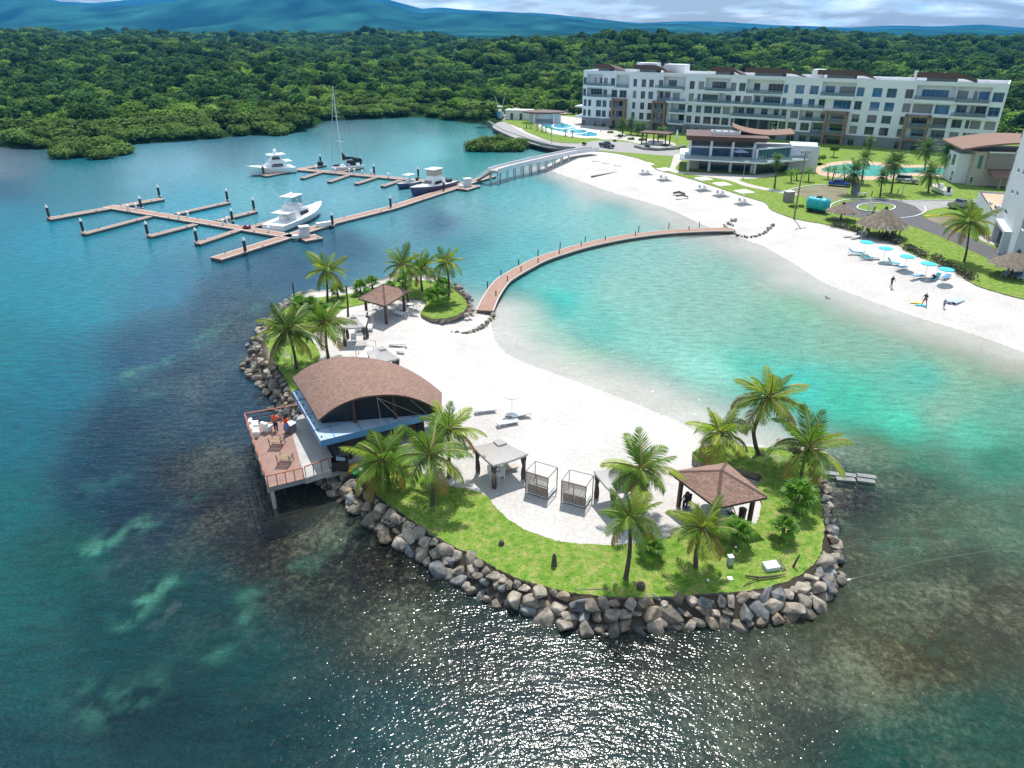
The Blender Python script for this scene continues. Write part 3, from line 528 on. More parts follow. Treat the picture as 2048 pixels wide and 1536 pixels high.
# ------------------------------------------------------------------ palms
def leaf_mat(name, c, c2, trans=.5):
    return mat(name, c, .5, col2=c2, vscale=1.2, trans=trans, objvar=.3, spec=.35)
M['frond'] = leaf_mat('palm_frond_green', (.20, .36, .032), (.10, .22, .02))
M['frond_y'] = leaf_mat('palm_frond_yellow_green', (.42, .50, .045), (.22, .36, .03))
M['frond_o'] = leaf_mat('palm_frond_ageing', (.46, .29, .045), (.22, .22, .03))
M['frond_dk'] = leaf_mat('palm_frond_dark', (.10, .21, .032), (.055, .13, .02))
M['fan'] = leaf_mat('fan_palm_leaf', (.17, .36, .03), (.085, .20, .018))
M['rachis'] = mat('frond_stalk', (.22, .21, .055), .6)
def frond_mesh(L, droop, seed, leaf, pairs=42, up=.0):
    r = random.Random(seed); mb = MB(); n = 12; pts = []; p = Vector((0, 0, 0)); e = up
    tw = r.uniform(-.35, .35); yaw = 0
    for i in range(n + 1):
        pts.append(p.copy()); d = Vector((math.cos(e) * math.cos(yaw), math.cos(e) * math.sin(yaw), math.sin(e))); p = p + d * (L / n)
        e -= droop * (.35 + 1.3 * i / n) / n; yaw += tw / n
    mb.tube(pts, [.035 * (1 - .85 * i / n) + .004 for i in range(n + 1)], 3, 1, caps=False)
    for k in range(pairs):
        t = .14 + .86 * (k + .5) / pairs; f = t * n; i = min(int(f), n - 1); q = pts[i].lerp(pts[i+1], f - i); ax = (pts[i+1] - pts[i]).normalized()
        side = ax.cross(Vector((0, 0, 1))).normalized(); upv = side.cross(ax)
        ll = L * .35 * (math.sin(math.pi * min(1, .22 + .74 * t)) ** .7) * r.uniform(.85, 1.12)
        for sgn in (-1, 1):
            fw = .55 + .5 * t + r.uniform(-.12, .12); dr = r.uniform(.25, .6)
            d = (side * sgn * math.cos(fw) + ax * math.sin(fw) - upv * .15).normalized(); w = ax * (L * .0125)
            a = q; m_ = q + d * ll * .55 - Vector((0, 0, 1)) * ll * .10 * dr; tip = q + d * ll * .95 - Vector((0, 0, 1)) * ll * .45 * dr
            mb.add([a - w * .6, a + w * .6, m_ + w, m_ - w, tip], [(0, 1, 2, 3), (3, 2, 4)], 0)
    return mb.build('frond', [leaf, 'rachis'], link=False)
FR = {}
for kind, leaf in (('g', 'frond'), ('y', 'frond_y'), ('o', 'frond_o'), ('d', 'frond_dk')):
    FR[kind] = [[frond_mesh(1.0 * q, dr, 11 * i + j, leaf) for j, q in enumerate((1.0, .93, 1.06))] for i, dr in enumerate((.55, 1.15, 1.5, 1.1))]   # young .. hanging
NUT = MB().lathe([(.0, -.11), (.07, -.09), (.10, 0), (.07, .09), (.0, .11)], 7).build('coconut', mat('green_coconut', (.16, .15, .03), .5), link=False, smooth=True)
def trunk(parent, base_z, top, r0, bend, name='trunk'):
    mid = Vector((top.x * .5 + bend[0], top.y * .5 + bend[1], top.z * .5))
    pts = curve([Vector((0, 0, -.15)), Vector((top.x * .18 + bend[0] * .7, top.y * .18 + bend[1] * .7, top.z * .22)), mid, top * 1.0], 7)
    k = len(pts); rs = [r0 * (1.55 if i == 0 else 1.25 if i == 1 else 1.0 - .42 * i / k) * (1 + .07 * (i % 2)) for i in range(k)]
    return MB().tube(pts, rs, 9).build(name, 'trunk', parent, smooth=True)
def coconut_palm(base, crown, rpx, label, group='coconut palms on the island', z=GI, col='g', nf=21, bend=(0, 0), seed=0, dead=.12, r0=.17, lean_y=0.0):
    r = random.Random(900 + seed); b = P3(*base, z); yb = b.y + lean_y
    d = ray(*crown); t_ = yb / d.y; top = Vector((d.x * t_, yb, CAM_H + d.z * t_)) - b
    L = rpx * (yb * ct + (CAM_H - b.z - top.z) * st) / CAM_F * 1.12
    t = thing('coconut_palm', label, 'palm tree', b, 0, group); trunk(t, 0, top, r0, bend)
    rot0 = r.uniform(0, 6.28); nf = nf + r.randint(-4, 2); wind, gust = r.uniform(1.2, 2.6), r.uniform(.05, .22); dead = dead + r.uniform(-.04, .08)
    for k in range(nf):
        a = k / (nf - 1); az = rot0 + k * 2.39996 + r.uniform(-.25, .25); el = R(78 - 108 * a ** .85 + r.uniform(-9, 9))
        cls = 0 if a < .28 else 1 if a < .62 else 2 if a < .88 else 3
        kind = 'o' if a > 1 - dead else ('y' if (col == 'y' and r.random() < .6) or r.random() < .15 else col if col != 'y' else 'g')
        o = obj('frond', r.choice(FR[kind][cls]), t, loc=top + Vector((0, 0, r.uniform(-.12, .08))), scale=L * r.uniform(.85, 1.08) * (.8 if a < .12 else 1))
        o.rotation_euler = (r.uniform(-.4, .4), -(el + gust * math.cos(az - wind)), az)
    for k in range(5): obj('coconut', NUT, t, loc=top + Vector((.2 * math.cos(k * 1.3), .2 * math.sin(k * 1.3), -.28 - .05 * (k % 2))), scale=1.1)
    return t
coconut_palm((1251,1157),(1261,1034),68,'coconut palm at the front edge of the near lawn, just above the boulders',bend=(.12,0),seed=1,col='g')
coconut_palm((1392,1134),(1406,1056),66,'short yellow-green coconut palm in front of the brown tiled gazebo on the near lawn',bend=(-.15,0),seed=2,col='y')
coconut_palm((1284,1024),(1281,938),74,'coconut palm on the sand between the last grey canopy and the brown gazebo',bend=(.05,0),seed=3,col='g',dead=.06)
coconut_palm((1519,909),(1539,795),76,'tallest coconut palm, with a curved dark trunk, at the lagoon edge of the near lawn',bend=(-.75,0),seed=4,col='y',dead=.25,r0=.19)
coconut_palm((1601,966),(1618,893),82,'coconut palm with an orange hanging frond at the right corner of the near lawn',bend=(-.12,0),seed=5,col='g',dead=.2)
coconut_palm((1433,922),(1440,866),64,'coconut palm directly behind the roof peak of the near brown gazebo',bend=(.03,0),seed=6,col='y')
coconut_palm((865,1010),(859,908),78,'dark green coconut palm standing alone on the grass strip left of the grey canopy',bend=(.1,0),seed=7,col='g',dead=.1)
coconut_palm((777,978),(767,919),76,'coconut palm at the front corner of the club building above the yellow toys',bend=(.1,0),seed=8,col='g',dead=.15)
coconut_palm((898,954),(897,858),72,'coconut palm beside the right end of the barrel roof, bright upright fronds',bend=(.02,0),seed=9,col='y')
coconut_palm((657,717),(651,645),56,'slim coconut palm on the sand just behind the barrel roof',bend=(-.1,0),seed=10,col='g')
coconut_palm((593,738),(576,660),64,'large dark coconut palm on the left grass bank beside the shore rocks',bend=(.1,0),seed=11,col='d',nf=26)
coconut_palm((655,604),(652,541),46,'coconut palm at the far left of the island standing against the water by the dock',bend=(.05,0),seed=12,col='y')
coconut_palm((817,608),(806,529),44,'leftmost palm of the three behind the far brown gazebo',bend=(-.05,0),seed=13,col='g')
coconut_palm((845,583),(842,536),40,'middle palm of the three behind the far brown gazebo',bend=(-.1,0),seed=14,col='g')
coconut_palm((897,598),(893,524),34,'rightmost palm of the three behind the far gazebo, nearest the curved boardwalk',bend=(.15,0),seed=15,col='y')
def bare_trunk(base, top, z, label):
    b = P3(*base, z); d = ray(*top); t_ = b.y / d.y; tp = Vector((d.x * t_, b.y, CAM_H + d.z * t_)) - b
    t = thing('dead_palm_trunk', label, 'dead palm', b, 0, 'dead palm trunks'); trunk(t, 0, tp, .15, (.06, 0)); return t
bare_trunk((696,636),(692,571),GS,'bare leafless palm trunk on the sand left of the far gazebo')
bare_trunk((589,612),(585,565),GI,'bare leafless palm trunk at the left water edge of the island')
def stump(base, h, r0, label, lean=(0, 0)):
    t = thing('palm_stump', label, 'stump', P3(*base, GI), 0)
    MB().tube([(0, 0, -.1), (lean[0]*.4, lean[1]*.4, h*.4), (lean[0]*.8, lean[1]*.8, h*.8), (*lean, h)], [r0*1.25, r0, r0*.85, r0*.35], 7).build('wood', 'trunk', t)
stump((1108,1131), .95, .17, 'dark pointed palm stump standing on the near lawn left of the front palm')
stump((1003,1089), .35, .19, 'short dark palm stump on the narrow lawn strip above the boulders')
stump((1586,1134), 1.0, .07, 'thin leaning dark stick stump at the right corner of the near lawn', (.25, 0))

# fan palms
def fan_leaf(seed):
    r = random.Random(seed); mb = MB(); mb.tube([(0, 0, 0), (.22, 0, .05), (.45, 0, .06)], [.012, .01, .008], 3, 1, caps=False); c = Vector((.45, 0, .06)); n = 13
    for i in range(n):
        a = -1.9 + 3.8 * i / (n - 1); l = .55 * (.72 + .28 * math.cos(a)) * r.uniform(.9, 1.1)
        d = Vector((math.cos(a), math.sin(a), 0)); s = Vector((-math.sin(a), math.cos(a), 0)) * .055
        m_ = c + d * l * .6 + Vector((0, 0, .05)); tip = c + d * l + Vector((0, 0, -.12 - .1 * r.random()))
        mb.add([c, m_ - s, m_ + s, tip], [(0, 1, 2), (1, 3, 2)], 0)
    return mb.build('leaf', ['fan', 'rachis'], link=False)
FANS = [fan_leaf(i) for i in range(4)]
FG = 'young fan palms planted on the island lawns'
def fan_palm(base, rpx, label, z=GI, h=.5, nl=17, seed=0, group=FG, cat='palm shrub'):
    r = random.Random(50 + seed); b = P3(*base, z); L = rpx * mpp(*base, z) * 1.22; t = thing('fan_palm', label, cat, b, 0, group)
    MB().tube([(0, 0, -.05), (.01, 0, h * .6), (0, 0, h)], [.16, .13, .10], 8).build('trunk', 'trunk', t)
    for k in range(nl):
        a = k / nl; o = obj('leaf', r.choice(FANS), t, loc=(0, 0, h), scale=L * r.uniform(.85, 1.1)); o.rotation_euler = (r.uniform(-.3, .3), -R(80 - 95 * a), k * 2.4 + r.uniform(-.2, .2))
    return t
for i, (b, rp, h, lb) in enumerate([((1590,1026),38,1.2,'tallest fan palm, at the right edge of the near lawn with its own dark shadow'),((1564,1078),29,.85,'small fan palm right of the gazebo, nearest the right boulder band'),((1471,1092),34,1.0,'fan palm touching the front right corner of the near gazebo'),((1300,1112),30,.55,'bushy dark fan palm at the sand edge behind the front coconut palm'),
   ((676,596),17,.8,'fan palm beside the bare trunk on the far lawn, left of the gazebo'),((722,588),19,.6,'fan palm close to the left corner of the far gazebo roof'),((745,578),16,.7,'fan palm behind the far gazebo nearest the water on its left'),((782,586),15,.6,'fan palm half hidden right behind the far gazebo peak'),((806,574),16,.7,'fan palm at the foot of the leftmost of the three far palms'),((875,613),28,.9,'broad fan palm on the round grass lobe by the boardwalk'),((886,581),19,.5,'fan palm behind the round grass lobe at the rocky far edge'),
   ((621,623),23,.5,'leafy fan palm low on the left bank beside the slim coconut palm'),((603,624),25,.5,'fan palm on the left bank nearest the shore bare trunk'),((643,634),24,.5,'fan palm on the left bank at the sand edge behind the slim palm')]): fan_palm(b, rp, lb, h=h, seed=i)

# ------------------------------------------------------------------ shingled surfaces
def shingle_field(parent, surf, courses, tabs, name='shingle_field', lift=.018, seed=0, jag=.0):
    """surf(a, b): a along the course 0..1, b up the slope 0..1 -> point; each tab its own lapped piece"""
    r = random.Random(seed); mb = MB()
    for i in range(courses):
        b0, b1 = i / courses, min(1, (i + 1.25) / courses); nt_ = tabs(i) if callable(tabs) else tabs; off = .5 * (i % 2)
        for j in range(-1, nt_ + 1):
            a0, a1 = (j + off + .04) / nt_, (j + 1 + off - .02) / nt_; a0, a1 = max(0, a0), min(1, a1)
            if a1 - a0 < .003: continue
            p = [surf(a0, b0), surf(a1, b0), surf(a1, b1), surf(a0, b1)]; nn = (p[1] - p[0]).cross(p[3] - p[0])
            if nn.length < 1e-6: nn = (p[1] - p[0]).cross(p[2] - p[1])
            nn.normalize()
            if nn.z < 0: nn = -nn
            up = nn * (lift + r.uniform(0, lift * .7)); lo = nn * .004
            mb.add([p[0] + up, p[1] + up, p[2] + lo, p[3] + lo, p[0], p[1]], [(0, 1, 2, 3), (4, 5, 1, 0)], r.choice((0, 0, 0, 1, 1, 2)))
    return mb.build(name, ['sh1', 'sh2', 'sh3'], parent, kind='stuff')
def gazebo(corners, apex_h, eave_z, floor_z, label, inset=.62, courses=20, tpm=3.0, post=.24, seed=0):
    cs = [Vector((p[0], p[1], 0)) for p in corners]; c = sum(cs, Vector()) / 4
    t = thing('gazebo', label, 'gazebo', (c.x, c.y, floor_z), 0, 'brown tiled gazebos on the island'); E_ = eave_z - floor_z
    q = [p - c + Vector((0, 0, E_)) for p in cs]; ap = Vector((0, 0, E_ + apex_h))
    roof = MB().add(q + [ap] + [p + Vector((0, 0, -.16)) for p in q], [(0,1,4),(1,2,4),(2,3,4),(3,0,4),(5,6,1,0),(6,7,2,1),(7,8,3,2),(8,5,0,3),(8,7,6,5)]).build('roof', 'shcap', t)
    for i in range(4):
        A, B = q[i], q[(i+1) % 4]; w = (B - A).length
        n_ = ((B - A).cross(ap - A)).normalized(); n_ = n_ if n_.z > 0 else -n_; up = n_ * .012
        shingle_field(roof, lambda a, b, A=A, B=B, up=up: (A.lerp(B, a)).lerp(ap, b * .985) + up, courses, lambda k, w=w: max(1, int(w * (1 - k / courses) * tpm)), 'shingles', seed=seed + i)
        o = MB(); d = (ap - A); s = d.cross(Vector((0, 0, 1))).normalized() * .11; k = 14
        for j in range(k):
            p0 = A + d * (j / k) + Vector((0, 0, .055)); p1 = A + d * ((j + 1.15) / k) + Vector((0, 0, .04))
            o.add([p0 - s + Vector((0,0,-.03)), p0, p0 + s + Vector((0,0,-.03)), p1 + s + Vector((0,0,-.03)), p1, p1 - s + Vector((0,0,-.03))], [(0,1,4,5),(1,2,3,4)])
        o.build('hip_cap', 'shcap', roof)
        ps = A * (1 - inset * .55) ; ps.z = 0; ps = Vector((q[i].x * (1 - .27), q[i].y * (1 - .27), 0))
        MB().box((ps.x, ps.y, (E_ + .25) / 2), (post, post, E_ + .25), ang(q[0], q[1])).build('post', 'post_dark', t)
        MB().bar((q[i].x * .73, q[i].y * .73, E_ + .02), (q[(i+1) % 4].x * .73, q[(i+1) % 4].y * .73, E_ + .02), .12, .2).build('beam', 'post_dark', t)
    return t
gz = gazebo([P(1338,944,3.95), P(1434,1016,3.95), P(1535,994.5,3.95), P(1453,926,3.95)], 1.15, 3.95, GS, 'nearer brown tiled gazebo with four dark posts on the point of the island', seed=3)
gz2 = gazebo([P(716,597,3.9), P(770,612,3.9), P(820,582,3.9), P(765,570,3.9)], 1.35, 3.9, GS, 'farther brown tiled gazebo beside the three palms at the back of the island', courses=16, tpm=2.2, seed=30)

# ------------------------------------------------------------------ curtained canopies
def canopy(cpx, half, rz, label, eave=2.3, rise=1.15, z=GS):
    b = P3(*cpx, z); t = thing('canopy_tent', label, 'canopy', b, rz, 'grey canopies with tied curtains')
    h = half * 1.12; q = [Vector((sx * h, sy * h, eave)) for sx, sy in ((-1,-1),(1,-1),(1,1),(-1,1))]; n = 5
    cl = MB()
    for i in range(4):
        A, B = q[i], q[(i+1) % 4]; ins = .06; ap = Vector((0, 0, eave + rise * .8))
        grid = []
        for a in range(n + 1):
            row = []
            for k in range(n + 1):
                bb = k / n * (1 - ins); p = A.lerp(B, a / n).lerp(ap, bb); p.z -= .10 * math.sin(math.pi * a / n) * (1 - bb) + .06 * math.sin(math.pi * bb); row.append(p)
            grid.append(row)
        vs = [p for row in grid for p in row]; cl.add(vs, [(x*(n+1)+y, (x+1)*(n+1)+y, (x+1)*(n+1)+y+1, x*(n+1)+y+1) for x in range(n) for y in range(n)])
        lo = [grid[a][0] for a in range(n + 1)]; cl.add(lo + [p + Vector((0, 0, -.17)) for p in lo], [(j, j+1, n+2+j, n+1+j) for j in range(n)])
    cl.build('cover', 'fabric_grey', t)
    tp = MB(); w = h * .26; tq = [Vector((sx * w, sy * w, eave + rise * .625)) for sx, sy in ((-1,-1),(1,-1),(1,1),(-1,1))]; ap = Vector((0, 0, eave + rise * .86))
    tp.add(tq + [ap], [(0,1,4),(1,2,4),(2,3,4),(3,0,4)]); tp.build('vent_cap', 'fabric_grey', t)
    for p in q:
        x, y = p.x * .9, p.y * .9
        MB().box((x, y, eave / 2), (.07, .07, eave)).build('post', 'bench_wood', t)
        cx, cy = x * .93, y * .93
        MB().lathe([(.24, eave - .1), (.22, eave * .75), (.09, eave * .5), (.15, eave * .42), (.2, eave * .2), (.18, .08)], 9, (cx, cy, 0)).build('curtain', 'fabric_dark', t, smooth=True)
    return t
def cpos(*uv): 
    ps = [P(u, v, GS) for u, v in uv]; return ps
canopy((1001,951), 1.36, R(31), 'grey canopy left of the two daybeds, shading white chairs')
canopy((1238,1008), 1.3, R(20), 'grey canopy right of the daybeds, half hidden behind palms')
canopy((713,684), 1.15, R(4), 'grey canopy on the back sand, nearest the slatted pergolas')
canopy((770,752), 1.2, R(20), 'grey canopy mostly hidden behind the top of the barrel roof')

# ------------------------------------------------------------------ slatted daybeds
def daybed(a, b, label, depth=1.55, h=1.95, z=GS):
    A, B = P3(*a, z), P3(*b, z); w = (B - A).length; rz = ang(A, B)
    t = thing('daybed', label, 'daybed', A, rz, 'slatted daybeds on the sand')
    for x in (0, w):
        for y in (0, depth): MB().box((x, y, h / 2), (.06, .06, h)).build('post', 'slat', t)
    for y in (0, depth): MB().bar((0, y, h), (w, y, h), .05).build('top_rail', 'slat', t)
    for x in (0, w): MB().bar((x, 0, h), (x, depth, h), .05).build('top_rail', 'slat', t)
    MB().box((w / 2, 0, h / 2 + .1), (.05, .04, h - .25)).build('back_post', 'slat', t)
    sl = MB().box((w / 2, -.012, 0), (w - .05, .022, .062)).build('slat', 'slat', link=False)
    for k in range(17): obj('slat', sl, t, loc=(0, 0, .28 + k * (h - .36) / 16))
    MB().box((w / 2, depth / 2, .22), (w, depth, .10)).build('base', 'fabric_white', t)
    MB().box((w / 2, depth / 2 + .05, .36), (w - .12, depth - .25, .17)).build('mattress', 'fabric_white', t)
    for x in (w * .27, w * .73): MB().box((x, .22, .58), (w * .42, .14, .36), rot=Matrix.Rotation(R(-15), 3, 'X')).build('cushion', 'bench_wood', t)
    MB().add([(0, 0, h + .03), (w, 0, h + .03), (w, depth, h + .03), (0, depth, h + .03), (w/2, depth/2, h - .02)], [(0,1,4),(1,2,4),(2,3,4),(3,0,4)]).build('net_top', M['net'], t)
    return t
m = bpy.data.materials.new('thin_white_net'); m.use_nodes = True; tt = m.node_tree; tt.nodes.clear()
o1 = nd('ShaderNodeOutputMaterial', tt); a1 = nd('ShaderNodeBsdfTransparent', tt); a2 = nd('ShaderNodeBsdfTranslucent', tt); a2.inputs[0].default_value = (.7, .7, .7, 1); a3 = nd('ShaderNodeBsdfDiffuse', tt); a3.inputs[0].default_value = (.7, .7, .7, 1); a4 = nd('ShaderNodeMixShader', tt); tt.links.new(a2.outputs[0], a4.inputs[1]); tt.links.new(a3.outputs[0], a4.inputs[2]); a5 = nd('ShaderNodeMixShader', tt); a5.inputs[0].default_value = .30; tt.links.new(a1.outputs[0], a5.inputs[1]); tt.links.new(a4.outputs[0], a5.inputs[2]); tt.links.new(a5.outputs[0], o1.inputs['Surface']); M['net'] = m
daybed((1051,987),(1095,1001),'left one of the two slatted daybeds facing the lagoon')
daybed((1122,1006),(1170,1019),'right one of the two slatted daybeds, with a whiter net top')
# pergola frames behind the roof
def pergola(a, w, d, h, rz, label):
    t = thing('pergola', label, 'pergola', P3(*a, GS), rz, 'small white pergolas with slatted tops')
    for x in (0, w):
        for y in (0, d): MB().box((x, y, h / 2), (.06, .06, h)).build('post', 'fabric_grey', t)
    for y in (0, d): MB().bar((0, y, h), (w, y, h), .05).build('rail', 'fabric_grey', t)
    s = MB().box((0, d / 2, h + .04), (.07, d, .03)).build('slat', 'fabric_grey', link=False)
    for k in range(12): obj('slat', s, t, loc=(w * (k + .5) / 12 * .72, 0, 0))
    MB().box((w / 2, d / 2, .35), (w - .1, d - .1, .25)).build('mattress', 'fabric_white', t)
pergola((714,728), 1.85, 1.4, 2.0, R(2), 'slatted white pergola close behind the barrel roof')
pergola((712,665), 1.85, 1.4, 2.0, R(4), 'slatted white pergola behind the back canopy, in front of the far gazebo')

# ------------------------------------------------------------------ loungers, chairs, sunshades
def lounger(p, rz, label, cloth='fabric_white', frame='white_plastic', group=None, back=35, name='sun_lounger', cat='sun lounger', z=None, wheels=False):
    b = Vector((p[0], p[1], z)); t = thing(name, label, cat, b, rz, group)
    fr = MB()
    for y in (-.3, .3):
        fr.bar((0, y, .30), (1.9, y, .30), .045)
        for x in (.15, 1.3, 1.8): fr.bar((x, y, 0), (x, y, .30), .045)
    fr.build('frame', frame, t)
    MB().box((.62, 0, .345), (1.24, .6, .05)).build('seat', cloth, t)
    MB().box((1.24 + .36 * math.cos(R(back)), 0, .345 + .36 * math.sin(R(back))), (.76, .6, .05), rot=Matrix.Rotation(-R(back), 3, 'Y')).build('backrest', cloth, t)
    return t
LG = 'white loungers on the island sand'
for u, v, rz, bk, lb in ((992,822,195,8,'white lounger left of the island sunshade with a brown shadow'),(1012,833,20,8,'white lounger in the shade right under the island sunshade pole'),(1022,838,25,12,'white lounger just below the island sunshade'),(1036,846,200,10,'white lounger at the lower right of the island sunshade')):
    lounger(P(u, v, GS), R(rz), lb, group=LG, back=bk, z=GS)
for u, v, rz, lb in ((790,628,-30,'white lounger with a raised back right of the far gazebo post'),(800,620,-30,'white lounger between the far gazebo and the round grass lobe'),(812,612,-25,'white lounger farthest right beside the far gazebo'),(778,692,3,'white lounger on the back sand right of the grey canopy'),(772,706,3,'white lounger on the back sand nearest the barrel roof')):
    lounger(P(u, v, GS), R(rz), lb, group=LG, back=30 if v < 640 else 5, z=GS)
lounger(P(1034,938,GS), R(200), 'pinkish wooden lounger behind the left daybed', cloth='beige', frame='bench_wood', back=30, z=GS)
def sunshade(base, top_h, r, label, cloth, group=None, z=GS, n=16, square=False, rz=0.0, pole='white_plastic'):
    t = thing('sunshade', label, 'sunshade', P3(*base, z), rz, group)
    MB().tube([(0, 0, -.1), (0, 0, top_h)], .03, 6).build('pole', pole, t)
    c = MB(); k = 4 if square else n; rr = r * (1.414 if square else 1); o = math.pi / 4 if square else 0
    vs = [(0, 0, top_h + r * .2)] + [(rr * math.cos(o + 2*math.pi*i/k), rr * math.sin(o + 2*math.pi*i/k), top_h - r * .06) for i in range(k)] + [(rr * math.cos(o + 2*math.pi*i/k), rr * math.sin(o + 2*math.pi*i/k), top_h - r * .06 - .1) for i in range(k)]
    c.add(vs, [(0, 1 + i, 1 + (i+1) % k) for i in range(k)] + [(1 + i, 1 + k + i, 1 + k + (i+1) % k, 1 + (i+1) % k) for i in range(k)]); c.build('shade', cloth, t)
    for i in range(0, k, 2 if not square else 1): MB().bar((0, 0, top_h + r * .14), (rr * .97 * math.cos(o + 2*math.pi*i/k), rr * .97 * math.sin(o + 2*math.pi*i/k), top_h - r * .1), .025).build('rib', pole, t)
    return t
sunshade((1024,831), 2.1, .72, 'round white sunshade on the open island sand among loungers', 'fabric_white')
def patio_chair(p, rz, label, m='white_plastic', group=None, z=GS, name='patio_chair', s=1.0):
    t = thing(name, label, 'chair', (p[0], p[1], z), rz, group, s)
    MB().box((0, 0, .42), (.5, .5, .05)).build('seat', m, t)
    MB().box((0, .24, .68), (.5, .05, .48), rot=Matrix.Rotation(R(-12), 3, 'X')).build('backrest', m, t)
    leg = MB().box((0, 0, .2), (.05, .05, .4)).build('leg', m, link=False)
    for x in (-.22, .22):
        for y in (-.22, .22): obj('leg', leg, t, loc=(x, y, 0))
    for x in (-.26, .26): MB().box((x, .02, .62), (.04, .46, .04)).build('armrest', m, t)
    return t
CG = 'white chairs under the canopies and gazebos'
for u, v, rz, lb in ((984,955,20,'left white chair under the canopy beside the daybeds'),(1000,958,-60,'right white chair under the canopy beside the daybeds'),(708,686,10,'white chair under the back canopy'),(752,618,40,'white chair under the far gazebo at its left post'),(765,612,120,'white chair in the middle of the far gazebo'),(783,608,200,'white chair under the far gazebo near its right post'),(772,628,10,'white chair at the front post of the far gazebo')):
    patio_chair(P(u, v, GS), R(rz), lb, group=CG, s=1.1)
def round_table(p, label, m='white_plastic', r=.45, z=GS, h=.72):
    t = thing('round_table', label, 'table', (p[0], p[1], z)); MB().lathe([(r, h - .04), (r, h)], 18).build('tabletop', m, t); MB().lathe([(.25, 0), (.05, .06), (.04, h - .04)], 8).build('pedestal', m, t)
round_table(P(1412,1032,GS), 'white round table beneath the near gazebo'); round_table(P(760,620,GS), 'white round table beneath the far gazebo')
t = thing('litter_bin', 'brown slatted litter bin at the right post of the near gazebo', 'litter bin', P3(1483,1037,GS)); MB().lathe([(.24, 0), (.26, .75)], 14).build('body', 'post_dark', t); MB().lathe([(.28, .75), (.28, .82), (.1, .86)], 14).build('lid', 'black', t)
# small things on the near lawn
def lawn_thing(name, label, cat, uv, parts, rz=0, z=GI):
    t = thing(name, label, cat, P3(*uv, z), R(rz))
    for nm, mb, m_ in parts: mb.build(nm, m_, t)
    return t
lawn_thing('utility_pillar', 'short pale concrete utility pillar on the near lawn right of the yellow palm', 'utility box', (1459,1128), [('body', MB().box((0, 0, .3), (.3, .3, .6)), 'concrete'), ('cap', MB().box((0, 0, .63), (.36, .36, .06)), 'bluegrey')], 10)
lawn_thing('concrete_block', 'large flat concrete block lying tilted at the right corner of the lawn', 'concrete block', (1541,1136), [('block', MB().box((0, 0, .15), (.95, .62, .34), rot=Matrix.Rotation(R(6), 3, 'X')), 'bluegrey')], 12)
lawn_thing('access_plate', 'small white square access plate set in the front lawn', 'cover plate', (1460,1157), [('plate', MB().box((0, 0, .02), (.3, .3, .05)), 'white')], 8)
for uv, lb in (((1471,1100), 'small round white garden lamp by the fan palm at the gazebo corner'), ((1305,1118), 'small round white garden lamp beside the bushy dark fan palm'), ((1415,1166),'small white garden lamp low on the front lawn behind the boulders')):
    lawn_thing('garden_lamp', lb, 'garden lamp', uv, [('globe', MB().lathe([(.0, .14), (.07, .18), (.09, .24), (.06, .31), (.0, .33)], 8), 'white_plastic'), ('spike', MB().tube([(0, 0, -.05), (0, 0, .17)], .02, 5), 'black')])
t = thing('driftwood_branch', 'long dark driftwood branch lying along the lawn edge above the boulders', 'driftwood'); 
MB().tube([P3(1490,1151,GI+.1), P3(1520,1155,GI+.16), P3(1550,1152,GI+.14), P3(1572,1148,GI+.12)], [.05, .08, .07, .03], 6).build('branch', 'trunk', t); MB().tube([P3(1520,1155,GI+.16), P3(1500,1164,GI+.1), P3(1486,1172,GI+.05)], [.05, .04, .02], 5).build('twig', 'trunk', t)
t = thing('fallen_frond', 'dry grey fallen palm frond beside the concrete block', 'palm frond')
for a, b in (((1558,1112),(1566,1142)),((1560,1118),(1572,1140)),((1548,1112),(1562,1136))): MB().tube([P3(*a, GI+.35), P3(*b, GI+.05)], [.02, .05], 5).build('stalk', 'wood_grey', t)
t = thing('water_hose', 'white pipe hose running from the corner boulders out into the sea', 'hose'); MB().tube(curve([P3(1590,1161,.9), P3(1612,1166,.35), P3(1640,1168,.16), P3(1670,1166,.07), P3(1700,1159,.02)], 5), .07, 6).build('pipe', 'white_plastic', t)
MB().tube(curve([P3(1700,1159,.0), P3(1760,1145,-.25), P3(1840,1125,-.3), P3(1940,1108,-.3), P3(2060,1090,-.3)], 5), .05, 6).build('submerged_pipe', 'concrete_dark', t)
def plank(uv0, uv1, w, label, z=.06, m='concrete_dark', nm='floating_plank'):
    t = thing(nm, label, 'plank'); MB().bar(P3(*uv0, z), P3(*uv1, z), w, .2).build('board', m, t)
for a, b, lb in (((1642,945),(1678,950),'floating pale concrete plank nearest the lawn in the double row of planks'),((1680,949),(1712,953),'middle floating plank in the back row off the lawn corner'),((1714,951),(1752,956),'outermost floating plank in the back row off the lawn corner'),((1672,958),(1710,961),'floating plank with a white end, left of the front row'),((1714,960),(1750,965),'floating plank at the right end of the front row')): plank(a, b, .5, lb)
t = thing('dark_rock', 'single black rough rock on the lawn edge below the front coconut palm', 'rock', P3(1281,1180,1.2)); obj('stone', MB().lathe([(.15, 0), (.3, .2), (.24, .5), (.05, .62)], 7).build('stone', 'trunk', link=False), t)
t = thing('metal_rod', 'thin pale rod lying on the soil above the front boulders', 'rod'); MB().tube([P3(1150,1180,1.35), P3(1216,1177,1.4)], .03, 5).build('rod', 'wood_grey', t)
